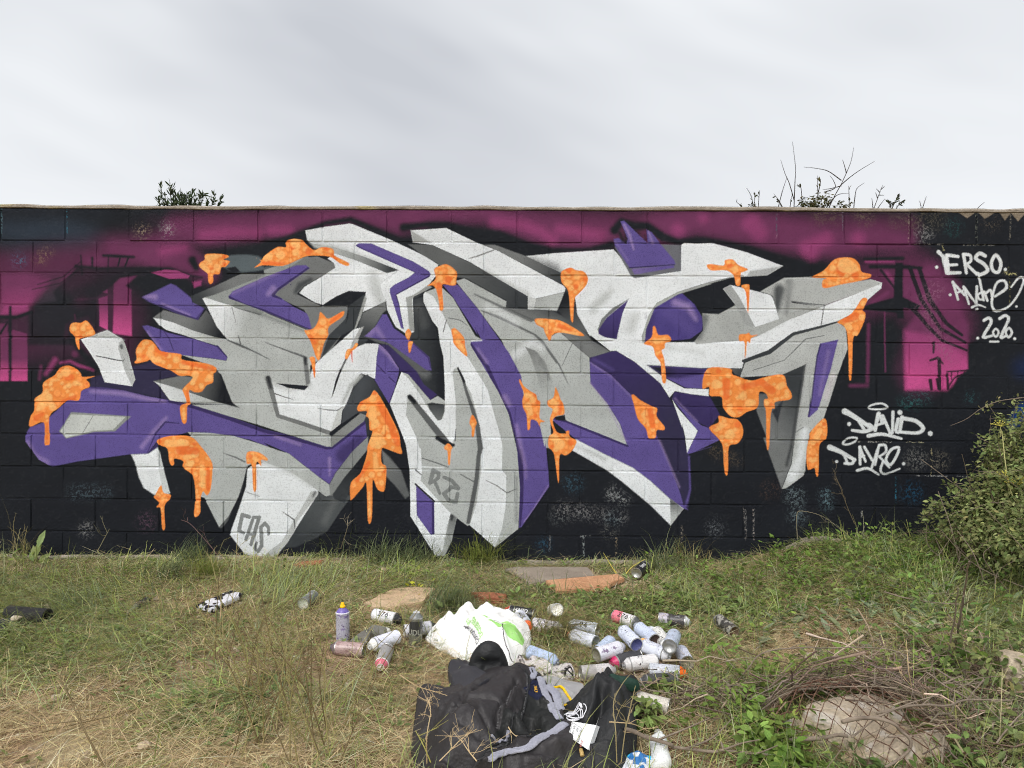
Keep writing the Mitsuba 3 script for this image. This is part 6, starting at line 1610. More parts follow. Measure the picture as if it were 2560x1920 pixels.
# two spattered work gloves
def spatter(p, n, uv):
    d = fbm(p.x * 55, p.y * 55, p.z * 55, 3)
    e = noise(p.x * 150, p.y * 150, p.z * 150)
    return mix((0.66, 0.62, 0.60), (0.09, 0.075, 0.075), smoothstep(0.60, 0.66, d) * 0.9) * (0.85 + 0.3 * e)
scene['mat_glove'] = {'type': 'twosided', 'bsdf': {'type': 'bumpmap', 'arbitrary': proc(lambda p, n, uv: noise(p.x * 300, p.y * 300, p.z * 300), 1e-3), 'scale': 0.002, 'bsdf': {'type': 'principled', 'base_color': proc(spatter), 'roughness': 0.9}}}
for label, out, ins, cuff in (
        ('paint spattered white work glove touching the padded jacket', [(3.2161, -1.3712, -0.1139), (3.2339, -1.3790, -0.0853), (3.2872, -1.3942, -0.0792), (3.3349, -1.3883, -0.0885), (3.3613, -1.3986, -0.1052), (3.3696, -1.4170, -0.1231), (3.3164, -1.4309, -0.1349), (3.2638, -1.3998, -0.1296)], [(3.2805, -1.4606, -0.0748), (3.3214, -1.4521, -0.0890)], [(3.2193, -1.3924, -0.1180), (3.2151, -1.4031, -0.0994), (3.2281, -1.4056, -0.0895)]),
        ('paint spattered white work glove with its black hem facing right', [(3.3335, -1.4466, -0.1288), (3.3625, -1.4463, -0.1082), (3.4215, -1.4323, -0.1010), (3.4572, -1.4239, -0.1066), (3.4599, -1.4583, -0.1461), (3.4138, -1.4748, -0.1530), (3.3450, -1.4571, -0.1451)], [(3.3773, -1.5097, -0.1016), (3.4243, -1.4879, -0.1063)], [(3.4242, -1.4906, -0.1168), (3.4292, -1.4508, -0.0999), (3.4536, -1.4345, -0.1027), (3.4590, -1.4530, -0.1307), (3.4540, -1.4769, -0.1448), (3.4271, -1.4905, -0.1168)])):
    t = thing('work_glove', label, 'glove')
    h = Heap(out, ins, [(ins + out[:1], 0.006, 0.012)], 0.010, 0.010, 41, 1e-5, 0.006)
    obj(f'{t}__palm', h.mesh, 'mat_glove', 60)
    obj(f'{t}__hem', h.cord(cuff, 0.003, 0.003), paint((30, 29, 30), 0.7), True)

# the crushed packets at the lower edge
def packet(p, n, uv):
    a = fbm(p.x * 30, p.y * 30, p.z * 30, 2)
    c = mix((0.03, 0.16, 0.42), (0.68, 0.72, 0.76), smoothstep(0.50, 0.53, a))
    return mix(c, (0.05, 0.42, 0.68), smoothstep(0.62, 0.64, fbm(p.x * 21 + 3, p.y * 21, p.z * 21, 2)))
scene['mat_packet'] = {'type': 'twosided', 'bsdf': {'type': 'principled', 'base_color': proc(packet), 'roughness': 0.3, 'specular': 0.5}}
t = thing('crisp_packet', 'crumpled blue and white packet at the lower edge', 'packet')
obj(f'{t}__wrapper', Heap([(3.5818, -2.0586, -0.2126), (3.6165, -2.0502, -0.1824), (3.6562, -2.0365, -0.1829), (3.6903, -2.0361, -0.1959), (3.6925, -2.0678, -0.2102), (3.6756, -2.1025, -0.2225), (3.6196, -2.1324, -0.2226), (3.5830, -2.1063, -0.2182)], [(3.6327, -2.0925, -0.1876), (3.6528, -2.1055, -0.1919)], [], 0.008, 0.030, 47, 1e-5, 0.005, 1.0, (26, 60)).mesh, 'mat_packet', 40)
t = thing('plastic_bottle', 'crushed white and turquoise plastic bottle at the lower edge', 'bottle')
p0, p1 = np.array((3.7391, -1.9108, -0.1774)), np.array((3.7165, -2.0994, -0.2052))
ax = p1 - p0; L = np.linalg.norm(ax)
ts = np.linspace(0, 1, 26)
prof = np.interp(ts, [0, .05, .1, .2, .9, 1], [.012, .013, .02, .033, .034, .02])
v, f = tube(p0 + ax * ts[:, None], prof, 20)
v = v + (vnoise(v, 28, 5) * 0.007)[:, None] * np.array([1, .4, 1])
def bottle(p, n, uv):
    a = (p.y - float(p0[1])) * float(ax[1] / L / L) + (p.x - float(p0[0])) * float(ax[0] / L / L)
    c = mix((0.62, 0.62, 0.60), (0.05, 0.50, 0.66), smoothstep(0.27, 0.29, a + noise(p.x * 40, p.y * 40) * 0.08) * (1 - smoothstep(0.52, 0.54, a + noise(p.x * 30, p.z * 60) * 0.2)))
    return mix(c, (0.70, 0.72, 0.70), smoothstep(0.60, 0.62, a))
scene['mat_bottle'] = {'type': 'twosided', 'bsdf': {'type': 'principled', 'base_color': proc(bottle), 'roughness': 0.25}}
obj(f'{t}__shell', (v, f), 'mat_bottle', 60)
obj(f'{t}__cap', tube([p0 - ax / L * 0.016, p0 + ax / L * 0.002], 0.0145, 16), paint((150, 148, 142), 0.5), 40)
FOOT.append(sg.LineString([p0[:2], p1[:2]]).buffer(0.03))


# ------------------------------------------------------------------ boards, bricks, stones and litter
def wood(p, n, uv):
    g = fbm(p.x * 6, p.y * 38, p.z * 38, 4)
    return mix((0.34, 0.22, 0.13), (0.52, 0.38, 0.24), g) * (0.85 + 0.3 * noise(p.x * 160, p.y * 160, p.z * 160))
def clay(p, n, uv):
    return mix((0.40, 0.20, 0.105), (0.52, 0.30, 0.17), fbm(p.x * 12, p.y * 12, p.z * 12, 3)) * (0.85 + 0.3 * noise(p.x * 200, p.y * 200, p.z * 200))
def redclay(p, n, uv):
    return mix((0.27, 0.095, 0.05), (0.36, 0.15, 0.085), fbm(p.x * 15, p.y * 15, p.z * 15, 3)) * (0.85 + 0.3 * noise(p.x * 200, p.y * 200, p.z * 200))
def greyboard(p, n, uv):
    return mix((0.20, 0.165, 0.13), (0.30, 0.255, 0.205), fbm(p.x * 9, p.y * 20, p.z * 9, 3)) * (0.9 + 0.2 * noise(p.x * 200, p.y * 200, p.z * 200))
def slabstone(p, n, uv):
    c = mix((0.40, 0.27, 0.16), (0.55, 0.42, 0.28), fbm(p.x * 14, p.y * 14, p.z * 14, 4))
    return mix(c, (0.20, 0.20, 0.13), smoothstep(0.6, 0.75, fbm(p.x * 9 + 5, p.y * 9, p.z * 9, 3)) * 0.6) * (0.85 + 0.3 * noise(p.x * 180, p.y * 180, p.z * 180))
def limestone(p, n, uv):
    a = fbm(p.x * 8, p.y * 8, p.z * 8, 4)
    c = mix((0.33, 0.265, 0.185), (0.56, 0.48, 0.37), a)
    c = mix(c, (0.60, 0.56, 0.50), smoothstep(0.58, 0.70, fbm(p.x * 17 + 9, p.y * 17, p.z * 17, 3)) * 0.7)
    return mix(c, (0.40, 0.27, 0.14), smoothstep(0.55, 0.72, fbm(p.x * 5 + 2, p.y * 5, p.z * 5, 2)) * 0.5) * (0.8 + 0.4 * noise(p.x * 150, p.y * 150, p.z * 150))
def shelf(p, n, uv):
    return mix((0.62, 0.62, 0.66), (0.012, 0.012, 0.018), smoothstep(0.50, 0.53, fbm(p.x * 22 + p.y * 9, p.y * 34 - p.x * 11, p.z * 9, 3)))
for name, fn, rough, sc, d in (('wood', wood, 0.8, 60, 0.002), ('clay', clay, 0.85, 90, 0.002), ('redclay', redclay, 0.85, 90, 0.002), ('greyboard', greyboard, 0.8, 90, 0.002), ('slabstone', slabstone, 0.9, 50, 0.006), ('limestone', limestone, 0.92, 40, 0.008), ('shelf', shelf, 0.5, 90, 0.001)):
    scene['mat_' + name] = {'type': 'twosided', 'bsdf': {'type': 'bumpmap', 'arbitrary': proc(lambda p, n, uv, s=sc: 0.6 * noise(p.x * s, p.y * s, p.z * s) + 0.4 * noise(p.x * s * 3, p.y * s * 3, p.z * s * 3), 1.5e-3), 'scale': d,
                            'bsdf': {'type': 'principled', 'base_color': proc(fn), 'roughness': rough, 'specular': 0.25}}}


def slab(top, thick, rough=0.0, seed=0, grow=0.0):
    """A board or slab from the outline of its upper face, with a small bevel."""
    top = np.asarray(top, float)
    c = top.mean(0)
    u, s, vt = np.linalg.svd(top - c)
    n = vt[2] if vt[2][2] > 0 else -vt[2]
    ex = vt[0]
    ey = np.cross(n, ex)
    q = np.stack([(top - c) @ ex, (top - c) @ ey], 1)
    poly = sg.Polygon(q).buffer(0)
    if rough:
        poly = sg.Polygon(np.array(poly.exterior.segmentize(0.012).coords))
        e = np.array(poly.exterior.coords)[:-1]
        e = e + np.column_stack([vnoise(np.column_stack([e, e[:, :1] * 0]), 30, seed), vnoise(np.column_stack([e, e[:, :1] * 0]), 30, seed + 1)]) * rough
        poly = sg.Polygon(e).buffer(0)
    b = min(0.004, thick * 0.2)
    parts = []
    inner = poly.buffer(-b)
    m0 = trimesh.creation.extrude_polygon(poly, thick - b, engine='earcut')
    m0.apply_translation([0, 0, -thick])
    m1 = trimesh.creation.extrude_polygon(inner if inner.geom_type == 'Polygon' else poly, b, engine='earcut')
    m1.apply_translation([0, 0, -b])
    m = trimesh.util.concatenate([m0, m1])
    v = np.array(m.vertices)
    w = c + v[:, :1] * ex + v[:, 1:2] * ey + v[:, 2:3] * n
    FOOT.append(sg.Polygon((c + q[:, :1] * ex + q[:, 1:2] * ey)[:, :2]).buffer(0.015))
    return w, np.array(m.faces)


def lift(pts, h):
    return [np.array(p) + [0, 0, h] for p in pts]


t = thing('broken_slab', 'pale sandy stone slab with a chipped edge, behind the cans', 'stone slab')
obj(f'{t}__stone', slab([(2.4182, -0.7158, -0.0554), (2.4580, -0.6384, -0.0502), (2.4848, -0.5744, -0.0444), (2.5400, -0.5074, -0.0352), (2.6507, -0.4742, -0.0281), (2.7666, -0.4887, -0.0291), (2.7530, -0.5578, -0.0422), (2.7297, -0.6217, -0.0520), (2.7286, -0.6880, -0.0581), (2.6257, -0.7476, -0.0552), (2.4821, -0.7813, -0.0582)], 0.045, 0.008, 3), 'mat_slabstone', False)
t = thing('grey_board', 'worn grey board lying flat at the wall foot under the clay slab', 'board')
obj(f'{t}__panel', slab([(3.1401, -0.1923, 0.0028), (3.2118, -0.1543, 0.0060), (3.6364, -0.1622, 0.0142), (3.6661, -0.3050, -0.0046), (3.3979, -0.3641, -0.0202), (3.2865, -0.4344, -0.0223), (3.2126, -0.2657, -0.0051)], 0.014, 0.003, 5), 'mat_greyboard', False)
t = thing('clay_slab', 'long orange hollow clay slab lying on the grey board', 'brick')
top = [(3.3784, -0.3935, -0.0101), (3.7914, -0.3088, 0.0117), (3.8220, -0.3720, 0.0038), (3.7438, -0.4366, -0.0078), (3.7235, -0.4952, -0.0160), (3.4356, -0.5439, -0.0238)]
obj(f'{t}__block', slab(top, 0.024), 'mat_clay', False)
a_, b_ = np.array(top[5]), np.array(top[4])
for h in (0.007, 0.013, 0.019):
    obj(f'{t}__ridge', tube([a_ + [0.004, -0.001, -h], b_ + [-0.004, -0.001, -h]], 0.0028, 6), 'mat_clay', True)
t = thing('broken_brick', 'broken piece of red hollow brick beside the carrier bag', 'brick')
top = [(2.9693, -0.5816, -0.0274), (3.0749, -0.5882, -0.0253), (3.1649, -0.6269, -0.0251), (3.1515, -0.6827, -0.0303), (3.0448, -0.6867, -0.0338)]
obj(f'{t}__block', slab(top, 0.05, 0.003, 8), 'mat_redclay', False)
a_, b_ = np.array(top[4]), np.array(top[3])
for h in (0.014, 0.026, 0.038):
    obj(f'{t}__ridge', tube([a_ + [0.004, -0.001, -h], b_ + [-0.004, -0.001, -h]], 0.003, 6), 'mat_redclay', True)
t = thing('flat_tile', 'piece of terracotta tile by the wall foot at the left', 'tile')
obj(f'{t}__slab', slab([(1.8553, -0.1926, 0.0073), (1.9190, -0.1123, 0.0137), (2.0438, -0.0815, 0.0217), (2.0330, -0.1453, 0.0088), (1.9320, -0.1943, 0.0031)], 0.016, 0.004, 9), 'mat_redclay', False)
t = thing('shelf_board', 'white plastic shelf board smeared with black paint, lying in the grass', 'board')
pl = [(1.5965, -0.8508, -0.0330), (1.6979, -0.6613, -0.0113), (1.7878, -0.6999, -0.0158), (1.6925, -0.8973, -0.0437)]
obj(f'{t}__panel', slab(pl, 0.02), 'mat_shelf', False)
t = thing('paint_roller', 'black foam paint roller sleeve lying at the left edge', 'roller')
p0, p1 = np.array((0.6972, -0.9337, -0.0612)), np.array((0.9235, -0.9839, -0.0615))
ax = (p1 - p0) / np.linalg.norm(p1 - p0)
rad = 0.036
fr = frame(p0, ax)
Lr = np.linalg.norm(p1 - p0)
v, q, uv = revolve([(rad * 0.62, 0.0), (rad, 0.0), (rad * 1.01, 0.01), (rad, Lr / 2), (rad * 1.01, Lr - 0.01), (rad, Lr), (rad * 0.66, Lr), (rad * 0.62, Lr - 0.05), (rad * 0.62, 0.0)], 28)
obj(f'{t}__sleeve', (v, q), paint((34, 33, 34), 0.9), 40, to_world=T(fr.tolist()))
FOOT.append(sg.LineString([p0[:2], p1[:2]]).buffer(0.03))
t = thing('black_rag', 'dark blue black rag in the grass below the roller', 'rag')
obj(f'{t}__fabric', Heap([(0.6970, -1.0344, -0.1084), (0.6965, -1.0212, -0.0860), (0.7120, -0.9918, -0.0726), (0.7589, -0.9674, -0.0774), (0.8457, -0.9610, -0.0852), (0.8406, -0.9531, -0.0949), (0.7748, -0.9910, -0.0901), (0.7615, -1.0310, -0.0955), (0.7516, -1.0682, -0.1100)], [(0.7572, -1.0575, -0.0739)], [], 0.008, 0.01, 51, 1e-5, 0.007).mesh, paint((44, 46, 60), 0.7), 40)
t = thing('old_brush', 'old paint brush caked grey and black, lying in the dry grass', 'brush')
p0, p1, p2 = (np.array(q) for q in ((1.2628, -0.8682, -0.0769), (1.2683, -0.8019, -0.0592), (1.2970, -0.7405, -0.0481)))
obj(f'{t}__handle', tube(spline([p0, (p0 + p1) / 2 + [0, 0, .002], p1], 4), [0.008, 0.011, 0.011, 0.012, 0.010, 0.009, 0.010, 0.013, 0.016][:9], 10), paint((142, 138, 130), 0.7), True)
v, f = tube(spline([p1, (p1 + p2) / 2, p2], 6), np.linspace(0.014, 0.022, 13), 12)
obj(f'{t}__bristles', (v + (vnoise(v, 60, 3) * 0.003)[:, None], f), paint((42, 38, 46), 0.9), 40)
t = thing('plastic_sheet', 'dusty grey plastic sheet with paint spots under the white can', 'plastic sheet')
def dusty(p, n, uv):
    c = mix((0.115, 0.11, 0.095), (0.20, 0.195, 0.17), fbm(p.x * 16, p.y * 16, p.z * 16, 3))
    return mix(c, (0.62, 0.62, 0.58), smoothstep(0.68, 0.70, fbm(p.x * 26, p.y * 26, p.z * 26, 2)))
scene['mat_dusty'] = {'type': 'twosided', 'bsdf': {'type': 'principled', 'base_color': proc(dusty), 'roughness': 0.45}}
obj(f'{t}__film', Heap([(2.4541, -1.1687, -0.0956), (2.4812, -1.1392, -0.0782), (2.5076, -1.1203, -0.0637), (2.5326, -1.0750, -0.0575), (2.5714, -1.0798, -0.0589), (2.6186, -1.0739, -0.0757), (2.5906, -1.1087, -0.0869), (2.5565, -1.1436, -0.0927), (2.5260, -1.1917, -0.1036), (2.5047, -1.2317, -0.1100), (2.4680, -1.2004, -0.1047)], [(2.5470, -1.1649, -0.0589)], [([(2.4967, -1.2106, -0.0876), (2.5663, -1.1249, -0.0616)], 0.010, 0.014)], 0.004, 0.010, 55, 1e-5, 0.006).mesh, 'mat_dusty', 40)


def rock(center, size, seed, rough=0.30, level=4, flatten=0.0):
    m = trimesh.creation.icosphere(level)
    v = np.array(m.vertices)
    v = v * (1 + rough * (vnoise(v + seed * 3.1, 1.3, seed) * 0.8 + vnoise(v + seed, 3.1, seed + 1) * 0.4 + vnoise(v, 7, seed + 2) * 0.20 + vnoise(v, 17, seed + 3) * 0.09)[:, None])
    for k in range(14):                         # broken faces
        n = rng(seed * 17 + k).normal(size=3)
        n /= np.linalg.norm(n)
        d = v @ n
        v = v - np.maximum(d - 0.70, 0)[:, None] * n * 0.85
    v = v * np.asarray(size) + center
    return v, np.array(m.faces)


for label, c, s, seed in (('big tan limestone rock under the rusty wire mesh', (4.4653, -1.8248, -0.1843), (0.235, 0.16, 0.13), 61), ('pale rough rock right of the big one under the mesh', (4.6964, -1.9677, -0.1827), (0.075, 0.07, 0.065), 62), ('grey rough rock under the mesh at the lower edge', (4.5570, -1.9694, -0.2131), (0.20, 0.10, 0.085), 66),
                          ('yellowish rock half hidden in twigs at the right edge', (5.2189, -1.6483, -0.0288), (0.10, 0.09, 0.085), 63), ('small brown stone at the left end of the big rock', (4.2599, -1.8168, -0.1906), (0.05, 0.045, 0.045), 64)):
    t = thing('rock', label, 'rock')
    obj(f'{t}__stone', rock(np.array(c), s, seed), 'mat_limestone', 50)
    FOOT.append(sg.Point(c[:2]).buffer(min(s[:2]) * 0.8))
for label, c, s, seed in (('rounded pale stone in the dry grass at lower left', (1.8853, -1.9686, -0.2206), (0.034, 0.028, 0.024), 71), ('grey white stone behind the black roller', (0.7999, -0.7945, -0.0806), (0.035, 0.03, 0.024), 72), ('small white stone between two grass tufts at the wall', (2.4381, -0.2728, 0.0028), (0.020, 0.018, 0.020), 73), ('tan stone right of the shelf board', (1.8124, -0.6598, -0.0470), (0.024, 0.02, 0.015), 74), ('flat pale stone in the dry grass at far left', (1.3935, -1.6620, -0.1750), (0.032, 0.026, 0.015), 75),
                          ('pair of pale pebbles left of the standing purple can', (1.9485, -1.2228, -0.1306), (0.030, 0.018, 0.013), 76), ('ochre stone among weeds above the wire mesh', (4.5284, -1.2778, -0.1113), (0.05, 0.035, 0.022), 77), ('small stone beside the brush', (1.3121, -0.6873, -0.0558), (0.018, 0.016, 0.012), 78), ('dark stone lying on the rag', (0.7817, -1.0016, -0.0666), (0.03, 0.025, 0.016), 79)):
    t = thing('stone', label, 'stone')
    obj(f'{t}__pebble', rock(np.array(c), s, seed, 0.18, 3), 'mat_limestone', 50)

# loose pebbles and crumbs of earth
r = rng(33)
q = np.stack([r.uniform(0.6, 4.9, 900), r.uniform(-2.3, -0.2, 900)], 1)
ball = trimesh.creation.icosphere(1)
parts = []
for (x, y) in q:
    s = r.uniform(0.003, 0.010) * r.uniform(0.7, 1.3, 3)
    v = np.array(ball.vertices) * (1 + 0.25 * r.normal(size=(len(ball.vertices), 1))) * s
    parts.append((v + [x, y, float(ground_z(x, y)) + s[2] * 0.4], ball.faces))
stuff('pebbles', 'small pebbles and crumbs of earth scattered in the grass', 'pebbles', join(parts), 'mat_limestone', 40)

# ------------------------------------------------------------------ rusty chain-link mesh thrown over the rocks, and the dead canes on it
scene['mat_rust'] = {'type': 'twosided', 'bsdf': {'type': 'principled', 'base_color': proc(lambda p, n, uv: mix((0.075, 0.038, 0.026), (0.17, 0.088, 0.052), noise(p.x * 60, p.y * 60, p.z * 60))), 'roughness': 0.85}}
ROCKS = [(np.array((4.4653, -1.8248, -0.1843)), (0.24, 0.165, 0.135)), (np.array((4.6964, -1.9677, -0.1827)), (0.085, 0.08, 0.075)), (np.array((4.5570, -1.9694, -0.2131)), (0.21, 0.11, 0.09))]
def over(x, y, slack=1.25):
    z = ground_z(x, y)
    p = np.stack([x, y, 0 * x], 1)
    for c, s in ROCKS:
        d2 = ((x - c[0]) / (s[0] * slack)) ** 2 + ((y - c[1]) / (s[1] * slack)) ** 2
        z = np.maximum(z, np.where(d2 < 1, c[2] + s[2] * 1.08 * np.sqrt(np.maximum(1 - d2, 0)), -9))
    return z
def mesh_z(x, y):
    k = [(0, 0), (0.05, 0), (-0.05, 0), (0, 0.05), (0, -0.05), (0.09, 0.0), (-0.09, 0)]
    z = np.maximum(np.mean([over(x + a, y + b_) for a, b_ in k], 0), over(x, y, 1.1)) + 0.018
    return z + vnoise(np.stack([x, y, 0 * x], 1), 6, 91) * 0.018 + vnoise(np.stack([x, y, 0 * x], 1), 13, 92) * 0.010
t = thing('wire_mesh', 'rusty chain link mesh draped over the rocks at lower right', 'wire mesh')
c0 = np.array((4.4742, -1.8220, -0.1932))
wires = []
r = rng(44)
for k in range(-13, 15):
    n = 62
    s = np.linspace(-0.95, 0.98, n)
    zig = np.where((np.arange(n) + k) % 2 == 0, 0.0165, -0.0165)
    x = c0[0] + s + r.normal(0, 0.0025, n)
    y = c0[1] - 0.04 + k * 0.032 * (1 + 0.12 * np.sin(s * 3)) + zig + 0.04 * np.sin(s * 2.1 + 0.4)
    keep = (y > -2.45) & (x > 3.775 + 0.1 * np.sin(k * 1.7))
    if keep.sum() < 4:
        continue
    x, y = x[keep], y[keep]
    wires.append(tube(np.stack([x, y, mesh_z(x, y) + np.where(np.arange(len(x)) % 2 == 0, 0.002, -0.002)], 1), 0.0025, 4, False))
obj(f'{t}__wire', join(wires), 'mat_rust', True)
scene['mat_bark'] = {'type': 'twosided', 'bsdf': {'type': 'principled', 'base_color': proc(lambda p, n, uv: mix((0.10, 0.075, 0.055), (0.30, 0.24, 0.18), fbm(p.x * 30, p.y * 30, p.z * 30, 3))), 'roughness': 0.85}}
scene['mat_twig'] = {'type': 'twosided', 'bsdf': {'type': 'principled', 'base_color': {'type': 'mesh_attribute', 'name': 'vertex_color'}, 'roughness': 0.8}}
tw, tc = [], []
r = rng(45)
for k in range(1300):
    u = r.random()
    cx, cy = (c0[0] + r.normal(0.58, 0.32), c0[1] + r.normal(0.10, 0.20)) if u < 0.74 else (c0[0] + r.normal(-0.25, 0.3), c0[1] + r.normal(0.20, 0.07))
    L, az = r.gamma(4, 0.055) + 0.05, r.normal(0.1, 0.85) + (np.pi if r.random() < 0.5 else 0)
    n = 7
    s = np.linspace(-0.5, 0.5, n) * L
    bend = r.normal(0, 0.3) * L
    x = cx + s * np.cos(az) - bend * (s / L) ** 2 * np.sin(az)
    y = cy + s * np.sin(az) + bend * (s / L) ** 2 * np.cos(az)
    x, y = x + r.normal(0, 0.05, n) * L * 0.5, y + r.normal(0, 0.05, n) * L * 0.5
    z = over(x, y) + 0.006 + r.exponential(0.028) + s * r.normal(0, 0.22) + r.normal(0, 0.005, n)
    z = np.maximum(z, over(x, y) + 0.003)
    v, f = tube(np.stack([x, y, z], 1), np.linspace(r.gamma(3, 0.0007) + 0.0007, 0.0006, n), 3, False)
    tw.append((v, f)); tc.append(np.repeat(hues(r, 1, (0.10, 0.065, 0.046), (0.36, 0.285, 0.205), 0.3), len(v), 0))
stuff('twigs', 'brown dead twigs and dry bramble heaped over the rocks', 'twigs', join(tw), 'mat_twig', True, color=np.clip(np.vstack(tc), 0.01, 0.9))
def cane(label, pts, r0, r1, mat='mat_bark', group=None, seed=0, spurs=0, cat='branch'):
    t = thing('dead_branch', label, cat, group)
    p = spline(pts, 10)
    p = p + np.column_stack([vnoise(p, 19, seed), vnoise(p, 19, seed + 1), vnoise(p, 19, seed + 2)]) * r0 * 0.9
    obj(f'{t}__stem', tube(p, np.linspace(r0, r1, len(p)) * (1 + 0.12 * vnoise(p, 60, seed + 3)), 7), mat, True)
    rr = rng(seed)
    for k in range(spurs):
        i_ = int(rr.uniform(0.15, 0.95) * (len(p) - 2))
        d = p[i_ + 1] - p[i_]
        d = d / np.linalg.norm(d) + rr.normal(0, 0.6, 3)
        d[2] = abs(d[2])
        L = rr.uniform(0.04, 0.14)
        m_ = p[i_] + d * L * 0.5 + rr.normal(0, 0.008, 3)
        obj(f'{t}__twig', tube(spline([p[i_], m_, p[i_] + d * L], 4), np.linspace(r1 * 0.9, r1 * 0.35, 9), 4), mat, True)
cane('grey forked branch reaching from the dark jacket towards the rocks', [(3.6090, -1.9920, -0.1244), (3.6494, -2.0287, -0.1205), (3.7017, -2.0333, -0.1366), (3.7538, -2.0379, -0.1526), (3.8129, -2.0266, -0.1724), (4.2060, -2.0481, -0.1794)], 0.0085, 0.005, seed=101, spurs=5)
cane('thick curved grey cane arching over the big rock', [(4.3252, -2.0838, -0.0442), (4.3826, -2.0805, -0.0329), (4.4448, -2.0823, -0.0313), (4.4953, -2.1082, -0.0416), (4.5382, -2.1129, -0.0807), (4.5392, -2.1182, -0.1130), (4.5077, -2.1265, -0.1440), (4.4359, -2.1619, -0.1549)], 0.0075, 0.0045, seed=102, spurs=1)
cane('dark flattened stick lying below the big rock', [(4.1433, -1.9800, -0.1754), (4.2009, -1.9819, -0.1569), (4.2721, -1.9863, -0.1502), (4.3273, -1.9936, -0.1352), (4.3742, -2.0195, -0.1298)], 0.009, 0.006, seed=103)
cane('long pale cane crossing above the rocks', [(4.4746, -2.0183, -0.0424), (4.5369, -2.0228, -0.0253), (4.6299, -1.9952, -0.0213), (4.7423, -1.9752, -0.0320), (4.8447, -1.9368, -0.0247), (4.9842, -1.9377, -0.0225)], 0.005, 0.003, seed=104, spurs=3)
cane('thin arching bramble cane over the weeds above the mesh', [(4.1202, -1.5507, -0.1341), (4.1589, -1.6007, -0.0402), (4.2079, -1.6134, 0.0184), (4.3088, -1.6652, 0.0576), (4.4856, -1.6788, 0.0677), (4.6512, -1.6714, 0.0638), (4.7359, -1.6969, 0.0477), (4.7749, -1.6778, 0.0023)], 0.003, 0.002, seed=105, spurs=4)
cane('tall pale upright stalk at the right edge of the clearing', [(5.1134, -1.3659, -0.0441), (5.0462, -1.5127, 0.1232), (4.9917, -1.6408, 0.2746), (4.8994, -1.8356, 0.4443)], 0.006, 0.003, seed=106, spurs=3)
cane('pale stalk leaning beside the tall upright one', [(4.9613, -1.5455, -0.0579), (4.9850, -1.5505, 0.0121), (4.9288, -1.6946, 0.2239), (4.8906, -1.7773, 0.3331)], 0.0045, 0.002, seed=107, spurs=2)
cane('pale broken stick lying on the bank above the twigs', [(4.9914, -0.9804, 0.1010), (5.0597, -1.0512, 0.0934), (5.1637, -1.0764, 0.0821), (5.2923, -1.0959, 0.0774)], 0.0032, 0.002, seed=108, spurs=2)
for k, pts in enumerate(([(4.1517, -1.7651, -0.1441), (4.2491, -1.7560, -0.0832), (4.3288, -1.8160, -0.0423), (4.4335, -1.8783, -0.0084), (4.6028, -1.9027, 0.0034)], [(4.4767, -1.6020, -0.0427), (4.4730, -1.6312, -0.0070), (4.5044, -1.6733, 0.0292)], [(4.7318, -1.7208, 0.0449), (4.6859, -1.8274, 0.0053), (4.6669, -1.9098, -0.0531)], [(4.7803, -1.7652, 0.0061), (4.8119, -1.8497, -0.0152), (4.8545, -1.9075, -0.0367), (4.8727, -1.9523, -0.0843)], [(4.8098, -1.8258, -0.0092), (4.8730, -1.8357, 0.0224)],
                         [(4.3547, -1.7891, -0.0449), (4.3675, -1.8924, -0.0339), (4.3760, -1.9267, -0.0422)], [(4.9741, -1.8079, 0.0013), (4.8607, -1.8968, -0.0335)], [(4.8248, -1.7408, 0.0133), (4.8788, -1.8913, -0.0204), (4.9327, -1.9966, -0.0859)], [(4.3503, -2.1073, -0.0858), (4.4523, -2.0663, -0.0397)], [(4.6931, -2.0394, -0.1342), (4.7019, -2.0870, -0.1538), (4.7200, -2.1398, -0.1622)], [(4.8507, -2.0825, -0.1118), (4.9199, -2.0392, -0.0742), (5.0065, -1.9824, -0.0402)])):
    cane('thin dead cane tangled over the rocks and wire mesh', pts, 0.0034, 0.0018, group='thin dead canes over the rocks', seed=120 + k, spurs=2)


# ------------------------------------------------------------------ grass, straw and weeds
scene['mat_blade'] = {'type': 'principledthin', 'base_color': {'type': 'mesh_attribute', 'name': 'vertex_color'}, 'roughness': 0.6, 'diff_trans': 0.6, 'eta': 1.3}
scene['mat_leaf'] = {'type': 'principledthin', 'base_color': {'type': 'mesh_attribute', 'name': 'vertex_color'}, 'roughness': 0.65, 'diff_trans': 0.6, 'eta': 1.3}
_foot = shapely.unary_union(FOOT) if FOOT else None


def open_ground(q):
    if _foot is None:
        return np.ones(len(q), bool)
    return ~shapely.contains_xy(_foot, q[:, 0], q[:, 1])


